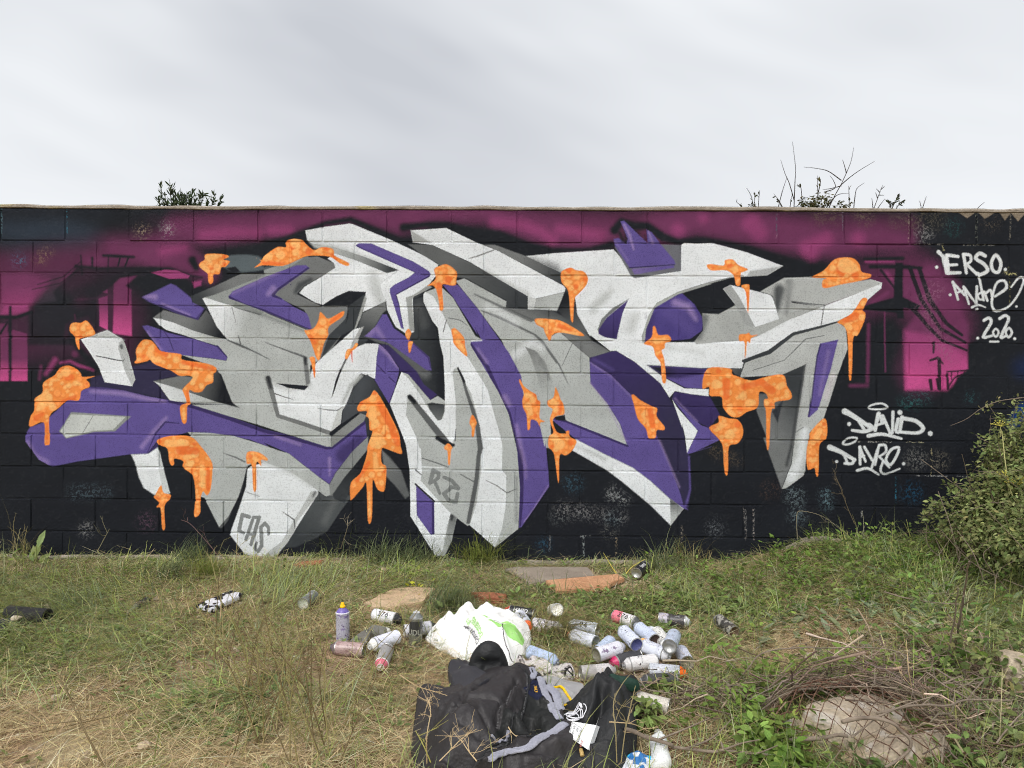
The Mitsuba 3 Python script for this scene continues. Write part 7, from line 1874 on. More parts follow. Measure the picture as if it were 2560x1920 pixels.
def blades(root, length, width, azim, elev, droop, color, lift=0.0):
    """Thin leaves of grass: four cross-sections each, bending under their weight."""
    n = len(root)
    length, width, azim, elev, droop = (np.broadcast_to(np.asarray(v, float), (n,)) for v in (length, width, azim, elev, droop))
    z = ground_z(root[:, 0], root[:, 1]) + lift
    p = np.stack([root[:, 0], root[:, 1], z], 1)
    side = np.stack([-np.sin(azim), np.cos(azim), 0 * azim], 1)
    vs = []
    e = elev.copy()
    for k, w in enumerate((0.8, 1.0, 0.7)):
        vs += [p - side * (width * w / 2)[:, None], p + side * (width * w / 2)[:, None]]
        step = (length / 3)[:, None] * np.stack([np.cos(e) * np.cos(azim), np.cos(e) * np.sin(azim), np.sin(e)], 1)
        p = p + step
        p[:, 2] = np.maximum(p[:, 2], ground_z(p[:, 0], p[:, 1]) + 0.003)
        e = e - droop
    vs.append(p)
    v = np.stack(vs, 1).reshape(-1, 3)
    f = np.array([[0, 1, 3], [0, 3, 2], [2, 3, 5], [2, 5, 4], [4, 5, 6]])
    F = (f[None] + (np.arange(n) * 7)[:, None, None]).reshape(-1, 3)
    return v, F, np.repeat(color, 7, 0)


def merge(parts):
    vs, fs, cs, at = [], [], [], 0
    for v, f, c in parts:
        vs.append(v); fs.append(f + at); cs.append(c)
        at += len(v)
    return (np.vstack(vs), np.vstack(fs)), np.clip(np.vstack(cs) * 1.22, 0.003, 0.9)


def blob(x, y, cx, cy, rx, ry):
    return np.exp(-((x - cx) / rx) ** 2 - ((y - cy) / ry) ** 2)


def green(x, y):
    """How green the ground is, as it grows: lush by the wall foot, at the left and on the right bank, dry and trodden in the middle."""
    p = np.stack([x, y, 0 * x], 1)
    g = 0.27 + 0.55 * np.exp(-((y + 0.05) / 0.30) ** 2) + 0.75 * blob(x, y, 0.9, -1.0, 0.8, 0.45) + 0.25 * blob(x, y, 2.0, -0.5, 0.7, 0.25) + 0.30 * blob(x, y, 0.2, -0.5, 0.8, 0.4)
    g += 0.55 * blob(x, y, 3.0, -0.45, 0.9, 0.35) + 0.5 * blob(x, y, 4.0, -0.75, 0.7, 0.30) + 0.75 * sstep(4.5, 5.4, x) + 0.3 * blob(x, y, 4.3, -1.75, 0.35, 0.5)
    g += 0.25 * blob(x, y, 2.3, -1.7, 0.4, 0.4)
    g -= 0.45 * blob(x, y, 4.75, -1.15, 0.45, 0.25) + 0.25 * blob(x, y, 1.7, -1.9, 0.9, 0.45)
    return np.clip(g + 0.28 * vnoise(p, 2.6, 60) + 0.22 * vnoise(p, 7, 61), 0, 1)


def bare(x, y):
    p = np.stack([x, y, 0 * x], 1)
    return np.clip(sstep(0.28, 0.55, vnoise(p, 2.1, 63) * 0.6 + vnoise(p, 5.5, 64) * 0.5) * (1 - 0.7 * green(x, y)), 0, 0.92)


def scatter(r, n, x0, x1, y0, y1):
    """Points on the ground in the wedge that the photograph takes in, with a margin."""
    q = np.stack([r.uniform(x0, x1, n), r.uniform(y0, y1, n)], 1)
    half = (q[:, 1] + 4.67) * 0.70 + 0.35
    q = q[np.abs(q[:, 0] - 3.2) < half]
    return q[open_ground(q)]


r = rng(21)
q = scatter(r, 150000, -0.6, 7.2, -3.0, 0.0)
w = (1 - 0.75 * green(*q.T)) * (1 - bare(*q.T))
q = q[r.random(len(q)) < w]
n = len(q)
straw = blades(q, r.gamma(5, 0.022, n) + 0.02, r.uniform(0.0013, 0.0030, n), r.uniform(0, 2 * np.pi, n), r.normal(0.16, 0.16, n), r.normal(0.10, 0.08, n),
               hues(r, n, (0.62, 0.51, 0.31), (0.33, 0.26, 0.14), 0.32), r.exponential(0.010, n))
mesh, col = merge([straw])
stuff('straw', 'dry straw and dead grass lying matted over the ground', 'straw', mesh, 'mat_blade', color=col)
print('straw', n)

q = scatter(r, 165000, -0.6, 7.2, -3.0, -0.02)
g = green(*q.T)
q = q[r.random(len(q)) < g * (1 - 0.8 * bare(*q.T))]
n = len(q)
foot = sstep(-0.55, -0.15, q[:, 1]) * (q[:, 0] < 5.0)
up = r.random(n) < 0.22 - 0.12 * foot
el = np.where(up, r.normal(0.9, 0.3, n), r.normal(0.28, 0.2, n))
swirl = vnoise(np.stack([q[:, 0], q[:, 1], 0 * q[:, 0]], 1), 1.6, 66) * 4.0
col = np.where(r.random((n, 1)) < 0.55, hues(r, n, (0.20, 0.25, 0.07), (0.36, 0.38, 0.14), 0.28), hues(r, n, (0.17, 0.21, 0.105), (0.29, 0.32, 0.18), 0.25))
grass = blades(q, (r.gamma(6, 0.020, n) + 0.03) * (1 - 0.42 * foot), r.uniform(0.0018, 0.0040, n), swirl + r.normal(0, 0.8, n), el, r.normal(0.22, 0.12, n), col, r.exponential(0.008, n))
mesh, col = merge([grass])
stuff('grass', 'green and olive grass, flattened and tangled, in front of the wall', 'grass', mesh, 'mat_blade', color=col)
print('grass', n)


def leaf_fan(center, normal, along, size, ratio=0.55, fold=0.25):
    """Pointed oval leaves folded along the midrib: eight triangles each."""
    n = len(center)
    along = along - normal * np.sum(along * normal, 1, keepdims=True)
    along /= np.linalg.norm(along, axis=1, keepdims=True) + 1e-9
    side = np.cross(normal, along)
    s = np.broadcast_to(np.asarray(size, float), (n,))[:, None]
    lift = normal * s * fold * ratio
    L = lambda a, b, c=0.0: center + along * s * a + side * s * ratio * b + lift * c
    v = np.stack([L(0, 0), L(0.3, 0.42, 0.8), L(0.65, 0.40, 0.7), L(1.0, 0, 0.1), L(0.65, -0.40, 0.7), L(0.3, -0.42, 0.8), L(0.5, 0, 0)], 1).reshape(-1, 3)
    f = np.array([[0, 6, 1], [1, 6, 2], [2, 6, 3], [3, 6, 4], [4, 6, 5], [5, 6, 0]])
    F = (f[None] + (np.arange(n) * 7)[:, None, None]).reshape(-1, 3)
    return v, F


def weeds(r, q, height, count, size, a, b, spread=0.05, ratio=0.5):
    """Small broad-leaved plants: leaves up short stems."""
    k = r.integers(count[0], count[1], len(q))
    root = np.repeat(q, k, 0)
    n = len(root)
    az = r.uniform(0, 2 * np.pi, n)
    rad = np.abs(r.normal(0, spread, n))
    h = r.random(n) * np.repeat(r.uniform(0.4, 1.0, len(q)) * height, k)
    c = np.stack([root[:, 0] + rad * np.cos(az), root[:, 1] + rad * np.sin(az), 0 * az], 1)
    c[:, 2] = ground_z(c[:, 0], c[:, 1]) + 0.006 + h
    along = np.stack([np.cos(az), np.sin(az), r.normal(0.25, 0.35, n)], 1)
    nrm = np.stack([-np.cos(az) * 0.35 + r.normal(0, 0.35, n), -np.sin(az) * 0.35 + r.normal(0, 0.35, n), np.ones(n)], 1)
    nrm /= np.linalg.norm(nrm, axis=1, keepdims=True)
    v, F = leaf_fan(c, nrm, along, r.uniform(*size, n), ratio)
    col = np.repeat(np.repeat(hues(r, len(q), a, b, 0.15), k, 0) * np.exp(r.normal(0, 0.15, (n, 1))), 7, 0)
    return v, F, col


def patch(r, n, cx, cy, rx, ry):
    q = np.stack([r.normal(cx, rx, n), r.normal(cy, ry, n)], 1)
    q = q[(q[:, 1] < -0.03)]
    return q[open_ground(q)]


low = []
for n, cx, cy, rx, ry, h, cnt, size, a, b in [
        (230, 4.05, -0.72, 0.50, 0.22, 0.05, (5, 12), (0.025, 0.055), (0.140, 0.196, 0.063), (0.224, 0.280, 0.105)),
        (160, 0.95, -1.15, 0.45, 0.22, 0.04, (5, 12), (0.02, 0.05), (0.140, 0.182, 0.070), (0.238, 0.280, 0.119)),
        (30, 2.02, -1.72, 0.14, 0.08, 0.015, (6, 12), (0.03, 0.05), (0.168, 0.224, 0.084), (0.224, 0.280, 0.126)),
        (120, 4.9, -0.45, 0.35, 0.25, 0.12, (8, 18), (0.02, 0.04), (0.105, 0.168, 0.035), (0.182, 0.252, 0.063)),
        (160, 5.5, -0.55, 0.45, 0.30, 0.16, (8, 18), (0.02, 0.045), (0.084, 0.140, 0.035), (0.168, 0.224, 0.070)),
        (60, 5.0, -0.95, 0.35, 0.15, 0.02, (3, 7), (0.05, 0.09), (0.182, 0.224, 0.126), (0.266, 0.308, 0.182)),
        (50, 4.62, -1.55, 0.25, 0.16, 0.14, (8, 16), (0.03, 0.055), (0.126, 0.196, 0.042), (0.196, 0.266, 0.070)),
        (40, 4.15, -1.85, 0.12, 0.2, 0.12, (8, 16), (0.03, 0.05), (0.126, 0.196, 0.042), (0.196, 0.266, 0.070)),
        (60, 4.45, -2.25, 0.25, 0.15, 0.08, (8, 16), (0.03, 0.06), (0.084, 0.140, 0.042), (0.140, 0.210, 0.063)),
        (120, 3.3, -0.3, 2.2, 0.14, 0.06, (5, 12), (0.02, 0.04), (0.112, 0.168, 0.042), (0.196, 0.252, 0.070)),
        (330, 3.2, -1.2, 1.7, 0.6, 0.03, (4, 9), (0.02, 0.045), (0.154, 0.196, 0.070), (0.238, 0.266, 0.112)),
        (14, 2.68, -0.50, 0.05, 0.025, 0.04, (10, 16), (0.02, 0.035), (0.42, 0.46, 0.04), (0.55, 0.55, 0.05)),
        (60, 5.6, -1.6, 0.4, 0.3, 0.22, (10, 20), (0.03, 0.05), (0.084, 0.140, 0.042), (0.154, 0.210, 0.070))]:
    low.append(weeds(r, patch(r, n, cx, cy, rx, ry), h, cnt, size, a, b))
mesh, col = merge(low)
stuff('weeds', 'low broad-leaved weeds and clover growing in patches', 'weeds', mesh, 'mat_leaf', color=col)
print('weeds', len(mesh[1]))


# ------------------------------------------------------------------ single plants
def tuft(label, pos, n, length, lean, color, seed, wid=(0.0022, 0.0042), spread=0.05, elev=1.05):
    t = thing('grass_tuft', label, 'grass tuft')
    r = rng(seed)
    q = np.stack([r.normal(pos[0], spread, n), r.normal(pos[1], spread * 0.6, n)], 1)
    az = r.uniform(0, 2 * np.pi, n) if lean is None else r.normal(lean, 0.9, n)
    v, f, c = blades(q, r.gamma(9, length * 0.85 / 9, n), r.uniform(*wid, n), az, np.clip(r.normal(elev, 0.28, n), 0.1, 1.5), r.normal(0.36, 0.12, n), hues(r, n, *color, 0.22))
    obj(f'{t}__leaves', (v, f), 'mat_blade', color=np.clip(c, 0.01, 0.9))


GREEN_B, GREEN_Y, TAN = ((0.12, 0.155, 0.075), (0.22, 0.25, 0.13)), ((0.16, 0.20, 0.05), (0.30, 0.32, 0.09)), ((0.20, 0.19, 0.08), (0.40, 0.34, 0.17))
tuft('bright green grass tuft in front of the wall, left of the shelf board', (1.4376, -0.3384, -0.0293), 210, 0.17, None, GREEN_Y, 201)
tuft('grass tuft with pale base beside the bright green one', (1.2068, -0.3625, -0.0344), 150, 0.17, 0.3, GREEN_B, 202)
tuft('grey green grass tuft against the wall, left of the white letter foot', (1.2093, -0.1292, -0.0053), 170, 0.20, 0.3, GREEN_B, 203)
tuft('long bladed grass tuft at the wall right of the lettered white foot', (2.1499, 0.0656, 0.0144), 260, 0.24, None, GREEN_B, 204, spread=0.08)
tuft('grass tuft at the wall left of the narrow white and purple letter foot', (2.4152, -0.0928, 0.0054), 200, 0.22, None, GREEN_B, 205, spread=0.06)
tuft('grass tuft at the wall under the purple inlaid letter foot', (2.6153, -0.0584, 0.0074), 200, 0.20, None, GREEN_B, 206, spread=0.06)
tuft('dense upright grass tuft at the wall under the broad white letter foot', (2.9860, -0.0272, -0.0041), 300, 0.23, None, GREEN_Y, 207, spread=0.06)
tuft('long dark green grass tuft right of the pale stone slab', (2.8307, -0.7344, -0.0943), 260, 0.26, 0.2, GREEN_B, 208, spread=0.05, elev=0.85)
tuft('tan and green tuft of long grass lying between the spray cans', (3.3707, -1.0272, -0.1176), 420, 0.30, -0.5, TAN, 209, spread=0.05, elev=0.55)
tuft('low green tuft beside the black roller', (0.9817, -0.8028, -0.0877), 180, 0.18, 3.0, GREEN_B, 210, spread=0.07, elev=0.6)
tuft('pale dry tuft at the wall foot below the orange dripping blobs', (4.2220, -0.0382, 0.0112), 200, 0.20, None, TAN, 211, spread=0.10)
tuft('grass tuft around the black can at the wall', (4.0935, -0.1750, -0.0041), 190, 0.20, None, GREEN_B, 212, spread=0.07)
tuft('thin dry tuft at the wall foot at far left', (0.1658, -0.0150, -0.0003), 60, 0.26, None, TAN, 213, spread=0.04)
tuft('dry grass tuft on the bank left of the bramble', (5.6051, 0.3106, 0.1512), 220, 0.22, None, TAN, 214, spread=0.13)


def leaf_clump(r, centre, radii, n, size, a, b, ratio=0.55, shell=0.5):
    d = r.normal(size=(n, 3))
    d /= np.linalg.norm(d, axis=1, keepdims=True)
    rad = r.random(n) ** shell
    c = np.asarray(centre) + d * rad[:, None] * np.asarray(radii)
    nrm = d * 0.6 + np.array([0, -0.25, 0.8]) + r.normal(0, 0.45, (n, 3))
    nrm /= np.linalg.norm(nrm, axis=1, keepdims=True)
    along = d + r.normal(0, 0.7, (n, 3)) + np.array([0, 0, -0.4])
    v, f = leaf_fan(c, nrm, along, r.uniform(*size, n), ratio)
    col = np.repeat(hues(r, n, a, b, 0.25), 7, 0)
    return v, f, col


r = rng(230)
bush = thing('bramble_bush', 'large dark green bramble bush covering the right end of the wall', 'bush')
parts, canes = [], []
CL = [((6.1233, -0.2500, 0.8072), .17, .16), ((6.0368, -0.3000, 0.6999), .16, .18), ((5.9854, -0.3500, 0.5681), .22, .20), ((5.8798, -0.3800, 0.4831), .18, .16), ((5.7545, -0.4000, 0.4109), .17, .13), ((5.6145, -0.4000, 0.3625), .15, .10), ((5.8082, -0.5500, 0.3776), .26, .16), ((5.9299, -0.5500, 0.4631), .26, .22),
      ((6.0075, -0.4500, 0.5809), .24, .24), ((6.1396, -0.3500, 0.7055), .26, .26), ((6.0306, -0.6000, 0.4720), .35, .30), ((5.6756, -0.6000, 0.3212), .20, .10), ((5.7435, -0.8000, 0.3181), .26, .16), ((5.8553, -0.9000, 0.3398), .35, .22)]
for c, a_, h_ in CL:
    vol = a_ * h_
    parts.append(leaf_clump(r, c, (a_, a_ * 0.85, h_), int(16000 * vol), (0.014, 0.036), (0.10, 0.135, 0.05), (0.25, 0.265, 0.11)))
    for k in range(7):
        e = np.array(c) + r.normal(0, 0.7, 3) * [a_, a_ * 0.8, h_]
        s_ = np.array([c[0] + r.normal(0, 0.1), c[1] + r.normal(0, 0.08), float(ground_z(c[0], c[1]))])
        canes.append(tube(spline([s_, (s_ + e) / 2 + r.normal(0, 0.05, 3) + [0, 0, .05], e], 5), np.linspace(0.0035, 0.0014, 11), 5, False))
for k in range(130):                        # shoots that stand out from the mass
    c, a_, h_ = CL[int(r.integers(len(CL)))]
    d = r.normal(size=3); d[1] = -abs(d[1]) * 0.6; d[2] = abs(d[2]); d /= np.linalg.norm(d)
    s_ = np.array(c) + d * [a_, a_, h_] * 0.6
    e = np.array(c) + d * [a_, a_, h_] * r.uniform(1.15, 1.7) + [0, 0, -0.03]
    p = spline([s_, (s_ + e) / 2 + [0, 0, .03], e], 6)
    canes.append(tube(p, np.linspace(0.0025, 0.0009, len(p)), 4, False))
    m_ = int(r.integers(7, 16))
    at_ = p[r.integers(3, len(p), m_)] + r.normal(0, 0.014, (m_, 3))
    nn_ = r.normal(0, 0.5, (m_, 3)) + [0, -0.4, 0.8]; nn_ /= np.linalg.norm(nn_, axis=1, keepdims=True)
    v, f = leaf_fan(at_, nn_, r.normal(size=(m_, 3)), r.uniform(0.018, 0.038, m_))
    parts.append((v, f, np.repeat(hues(r, m_, (0.10, 0.14, 0.045), (0.24, 0.26, 0.11), 0.2), 7, 0)))
mesh, col = merge(parts)
obj(f'{bush}__foliage', mesh, 'mat_leaf', color=col)
labels[f'{bush}__foliage'] = {'label': 'small dark green bramble leaves'}
obj(f'{bush}__canes', join(canes), 'mat_bark', True)
low_ = thing('bramble_bush', 'low bramble growth at the right edge below the twigs', 'bush')
parts = [leaf_clump(r, c, (a_, a_, h_), n, (0.02, 0.045), (0.10, 0.135, 0.05), (0.25, 0.265, 0.11)) for c, a_, h_, n in (((4.9717, -1.9351, -0.1129), .12, .08, 130), ((4.9162, -2.1002, -0.1445), .14, .10, 170), ((5.1620, -1.6331, -0.0228), .25, .16, 420))]
mesh, col = merge(parts)
obj(f'{low_}__foliage', mesh, 'mat_leaf', color=col)
leafy = thing('leafy_weed', 'fresh green broad leaved weed left of the big rock', 'weed')
parts = [leaf_clump(r, c, (a_, a_, h_), n, (0.03, 0.06), (0.09, 0.15, 0.03), (0.17, 0.24, 0.06)) for c, a_, h_, n in (((4.1234, -1.9961, -0.1768), .10, .06, 130), ((4.1388, -2.0781, -0.1940), .12, .06, 150), ((4.1433, -1.8421, -0.1729), .08, .05, 70))]
mesh, col = merge(parts)
obj(f'{leafy}__foliage', mesh, 'mat_leaf', color=col)
leafy = thing('leafy_weed', 'light green weed growing against the dirty white can', 'weed')
parts = [leaf_clump(r, c, (a_, a_, h_), n, (0.03, 0.06), (0.11, 0.155, 0.045), (0.20, 0.25, 0.085), 0.4) for c, a_, h_, n in (((3.7060, -1.8211, -0.1497), .05, .07, 60), ((3.7265, -1.7466, -0.1484), .04, .05, 35))]
mesh, col = merge(parts)
obj(f'{leafy}__foliage', mesh, 'mat_leaf', color=col)
leafy = thing('leafy_weed', 'green weed in front of the orange shouldered can', 'weed')
parts = [leaf_clump(r, c, (a_, a_, h_), n, (0.03, 0.055), (0.11, 0.155, 0.045), (0.20, 0.25, 0.085), 0.4) for c, a_, h_, n in (((3.8405, -1.5437, -0.1390), .06, .04, 60), ((3.7956, -1.5946, -0.1415), .05, .03, 40))]
mesh, col = merge(parts)
obj(f'{leafy}__foliage', mesh, 'mat_leaf', color=col)

over_cane = thing('bramble_cane', 'thin bramble cane hanging across the dark wall at the right', 'branch')
p = spline([(5.7992, -0.1000, 0.8627), (5.8687, -0.1400, 0.9046), (5.9293, -0.1800, 0.9671), (6.0218, -0.2000, 1.0128), (6.1962, -0.2000, 1.0401)], 10)
obj(f'{over_cane}__stem', tube(p, np.linspace(0.0012, 0.003, len(p)), 5), 'mat_bark', True)
k = rng(3).integers(20, len(p), 34)
c = p[k] + rng(4).normal(0, 0.018, (34, 3))
nn_ = rng(5).normal(size=(34, 3)); nn_ /= np.linalg.norm(nn_, axis=1, keepdims=True)
v, f = leaf_fan(c, nn_, rng(6).normal(size=(34, 3)), rng(7).uniform(0.015, 0.03, 34))
obj(f'{over_cane}__leaves', (v, f), 'mat_leaf', color=np.repeat(hues(rng(8), 34, (0.16, 0.19, 0.07), (0.30, 0.28, 0.13)), 7, 0))

fen = thing('fennel_plant', 'tall thin fennel stalk with small yellow flower heads before the bramble', 'plant')
p = spline([(5.9226, -0.6200, 0.3912), (5.8842, -0.6200, 0.4610), (5.8460, -0.6000, 0.5215), (5.8259, -0.5800, 0.6602), (5.8244, -0.5500, 0.8256), (5.8124, -0.5500, 0.8774)], 10)
obj(f'{fen}__stem', tube(p, np.linspace(0.005, 0.0018, len(p)), 6), paint((168, 166, 110), 0.6), True)
scene['mat_yellow'] = flat(srgb(196, 188, 84), 0.6)
for q in ((5.8071, -0.6000, 0.6205), (5.8328, -0.6000, 0.5919), (5.8867, -0.6000, 0.6020), (5.8124, -0.5500, 0.8852), (5.8710, -0.6000, 0.5762)):
    q = np.array(q)
    near = p[np.argmin(np.linalg.norm(p - q, axis=1))]
    obj(f'{fen}__side_stem', tube(spline([near - [0, 0, .05], (near + q) / 2, q], 5), 0.0013, 5), paint((168, 166, 110), 0.6), True)
    rr = rng(int(abs(q[0]) * 1e4) % 999)
    rays = []
    for k in range(16):
        e = q + rr.normal(0, 1, 3) * [0.024, 0.02, 0.008] + [0, 0, 0.014]
        s_ = trimesh.creation.icosphere(1, 0.0030)
        rays += [tube([q, e], 0.0008, 3), (np.array(s_.vertices) + e, s_.faces)]
    obj(f'{fen}__flower_head', join(rays), 'mat_yellow')


def stalk(label, pts, r0, r1, color, seed, branches=6, blen=(0.05, 0.16), up=0.8, cat='dry stalk', tips=0, group=None):
    """A dead stem with side shoots, some of them forked."""
    t = thing('dry_stalk', label, cat, group)
    r = rng(seed)
    p = spline(pts, 10)
    L = [tube(p, np.linspace(r0, r1, len(p)), 5)]
    for k in range(branches):
        i_ = int(r.uniform(0.25, 0.97) * (len(p) - 2))
        d = p[i_ + 1] - p[i_]
        d = d / np.linalg.norm(d) * 0.7 + r.normal(0, 0.55, 3) + [0, 0, 0.3 * up]
        d /= np.linalg.norm(d)
        l_ = r.uniform(*blen)
        a, b_ = p[i_], p[i_] + d * l_
        m_ = (a + b_) / 2 + r.normal(0, 0.008, 3)
        L.append(tube(spline([a, m_, b_], 4), np.linspace(r1 * 1.1, r1 * 0.5, 9), 4))
        for w in range(tips or 2):
            e = b_ + (d * 0.6 + r.normal(0, 0.6, 3)) * l_ * 0.35
            L.append(tube([b_ - d * l_ * r.uniform(0, .4), e], [r1 * 0.6, r1 * 0.4], 4))
    key = 'mat_stalk_%02x%02x%02x' % tuple(int(v) for v in color)
    if key not in scene:
        scene[key] = flat(SRGB(color), 0.7)
    obj(f'{t}__stem', join(L), key, True)


OLV, BRN, PALE = (142, 132, 84), (112, 96, 64), (196, 172, 132)
stalk('brown leaning stalk at lower left', [(1.8267, -2.0913, -0.2479), (1.7475, -2.0765, -0.1281), (1.6722, -2.0324, -0.0460), (1.5571, -1.9544, 0.0653)], 0.0042, 0.0018, BRN, 301, 4)
stalk('thin brown twig lying across the dry grass at lower left', [(1.4791, -1.8995, -0.2019), (1.5959, -1.8530, -0.1868), (1.7038, -1.8145, -0.1730), (1.8287, -1.7546, -0.1554)], 0.0028, 0.0014, BRN, 302, 5)
r = rng(310)
for k, (b_, h_, nb) in enumerate((((1.8956, -1.4038, -0.1609), 0.36, 4), ((1.9238, -1.3212, -0.1504), 0.4, 4), ((2.1002, -1.5735, -0.1836), 0.34, 4), ((2.2981, -1.9077, -0.2329), 0.42, 5), ((2.3217, -1.7855, -0.2252), 0.4, 5), ((2.4113, -1.7234, -0.2157), 0.42, 5), ((2.5097, -1.9104, -0.2345), 0.42, 5), ((2.5868, -2.0367, -0.2491), 0.46, 5), ((2.4585, -2.0436, -0.2474), 0.38, 4), ((2.2354, -2.0278, -0.2366), 0.3, 3), ((2.2025, -1.4953, -0.1749), 0.28, 3), ((2.2093, -1.6305, -0.2028), 0.3, 4), ((2.5491, -1.7906, -0.2200), 0.34, 4))):
    b_ = np.array(b_)
    for q in range(nb - 1):
        lean = r.normal(0, 0.42, 2)
        e = b_ + np.array([lean[0] * h_, lean[1] * h_ * 0.7, h_ * r.uniform(0.8, 1.4)])
        m_ = (b_ + e) / 2 + np.array([lean[0] * -0.04, 0, 0.02]) + r.normal(0, 0.008, 3)
        o = np.array([r.normal(0, 0.025), r.normal(0, 0.02), 0])
        stalk('thin olive brown dead weed stem in the dry grass left of the padded jacket', [b_ + o - [0, 0, .01], m_ + o, e], 0.0025, 0.0012, OLV if q % 3 else BRN, 320 + k * 9 + q, int(r.integers(2, 6)), (0.05, 0.15), 0.9, 'dry stalk', 1, 'dead weed stems left of the jacket')
stalk('pale dry flower stalk with forked tips in front of the padded jacket', [(2.9248, -2.1199, -0.1878), (2.9280, -2.1518, -0.0797), (2.9319, -2.0828, -0.0255), (2.9122, -2.0301, -0.0000)], 0.0021, 0.0011, PALE, 401, 9, (0.03, 0.10))
stalk('pale dry stalk leaning over the left edge of the padded jacket', [(2.7513, -1.5972, -0.0929), (2.8333, -1.7447, -0.0744), (2.9042, -1.8498, -0.0507), (2.9706, -1.9047, -0.0462)], 0.0021, 0.0011, PALE, 402, 8, (0.03, 0.10))
stalk('pale forked stalk lying across the lower middle of the padded jacket', [(2.9854, -2.2942, -0.0922), (3.0169, -2.2514, -0.0767), (3.0495, -2.2060, -0.0613), (3.0933, -2.1497, -0.0555)], 0.0021, 0.0011, PALE, 403, 6, (0.03, 0.10))
stalk('broad pale grass spike before the lower hem of the padded jacket', [(3.1029, -2.3087, -0.0834), (3.0749, -2.2746, -0.0688), (3.0473, -2.2298, -0.0542)], 0.0021, 0.0011, PALE, 404, 5, (0.03, 0.10))
stalk('greenish straw rising at the left corner of the padded jacket', [(2.9449, -2.1834, -0.1518), (2.9196, -2.1837, -0.0940), (2.8880, -2.1364, -0.0705)], 0.0021, 0.0011, (170, 164, 84), 405, 2, (0.03, 0.10))
stalk('forked straw lying on the open lining of the padded jacket', [(3.1963, -2.0317, -0.1010), (3.2120, -2.0527, -0.1131), (3.2404, -2.0736, -0.1247)], 0.0021, 0.0011, PALE, 406, 3, (0.03, 0.10))
stalk('tall dry stem standing before the dark jacket', [(3.5514, -2.2075, -0.1315), (3.5468, -2.2103, -0.0313), (3.5486, -2.1334, 0.0284), (3.5886, -2.0216, 0.0429), (3.6349, -1.9096, 0.0407)], 0.0021, 0.0011, (150, 136, 96), 407, 3, (0.03, 0.10))
stalk('dry stem leaning over the right side of the dark jacket', [(3.5698, -2.1755, -0.1472), (3.5852, -2.1621, -0.0456), (3.6108, -2.1061, 0.0104), (3.6417, -1.9970, 0.0338)], 0.0021, 0.0011, (150, 136, 96), 408, 5, (0.03, 0.10))
stalk('pale dry stem crossing the dark jacket sideways', [(3.5401, -2.0858, -0.0548), (3.5954, -2.0877, -0.0569), (3.6363, -2.0633, -0.0748), (3.6877, -2.0255, -0.1138)], 0.0021, 0.0011, PALE, 409, 4, (0.03, 0.10))
stalk('tall pale straw standing right of the spray can heap', [(4.0518, -1.2016, -0.1535), (3.9592, -1.5741, 0.0787), (3.9119, -1.7657, 0.2261), (3.8730, -1.8988, 0.3319)], 0.0021, 0.0011, (190, 176, 130), 410, 2, (0.03, 0.10))
stalk('long pale stem leaning above the wire mesh at right', [(4.7236, -1.7977, -0.1041), (4.6474, -1.8969, 0.0575), (4.6510, -1.8704, 0.1633)], 0.0021, 0.0011, PALE, 411, 4, (0.03, 0.10))
stalk('dark curved wire like stem looping over the dark grey can', [(3.7963, -1.5628, -0.0695), (3.7407, -1.6033, -0.0541), (3.6966, -1.6330, -0.0488), (3.6844, -1.6570, -0.0529), (3.7063, -1.6567, -0.0830), (3.7642, -1.6480, -0.1204)], 0.0021, 0.0011, (58, 50, 46), 412, 1, (0.03, 0.10))
stalk('straight pale straw at the right edge before the twigs', [(4.9198, -1.9835, -0.1649), (4.8992, -2.0262, -0.0156), (4.8968, -2.0343, 0.1238)], 0.0021, 0.0011, (200, 190, 150), 413, 3, (0.03, 0.10))
stalk('pale thin weed stem before the wall left of the lettered foot', [(2.0926, 0.0994, 0.0156), (2.2426, -0.3443, 0.2561), (2.2381, -0.3099, 0.3020)], 0.0021, 0.0011, (150, 140, 118), 414, 6, (0.03, 0.10))
stalk('bent brown weed stem before the wall at the black sliver', [(1.4081, -0.1200, 0.0530), (1.3465, -0.1200, 0.1283), (1.2464, -0.1200, 0.2336), (1.1889, -0.1200, 0.2597)], 0.0021, 0.0011, (120, 92, 88), 415, 3, (0.03, 0.10))
stalk('thin dead weed rising before the wall near the painted tags', [(5.2245, -0.1200, 0.2733), (5.1775, -0.1200, 0.3815), (5.1381, -0.1200, 0.4897), (5.0910, -0.1200, 0.6057)], 0.0021, 0.0011, (104, 92, 70), 416, 8, (0.03, 0.10))
stalk('arched grey grass stem before the wall under the last letter', [(4.8927, -0.1000, 0.1729), (4.8879, -0.1000, 0.3132), (4.9148, -0.1000, 0.3447), (5.0392, -0.1000, 0.3146), (5.1482, -0.1000, 0.2378)], 0.0021, 0.0011, (140, 132, 108), 417, 2, (0.03, 0.10))
stalk('dry forked stem before the wall at the far left', [(0.2546, -0.1500, 0.0422), (0.2567, -0.1500, 0.1247), (0.2754, -0.1500, 0.2184)], 0.0021, 0.0011, (140, 128, 88), 418, 4, (0.03, 0.10))
stalk('thin straight dry stem before the wall at the far left', [(0.1898, -0.1200, 0.0902), (0.1724, -0.1200, 0.1675), (0.1718, -0.1200, 0.2450)], 0.0021, 0.0011, (140, 128, 88), 419, 1, (0.03, 0.10))
stalk('leaning dry stem before the wall between the two left tufts', [(0.6805, -0.1200, 0.0619), (0.7135, -0.1200, 0.1230), (0.7546, -0.1200, 0.2008)], 0.0021, 0.0011, (150, 144, 110), 420, 2, (0.03, 0.10))
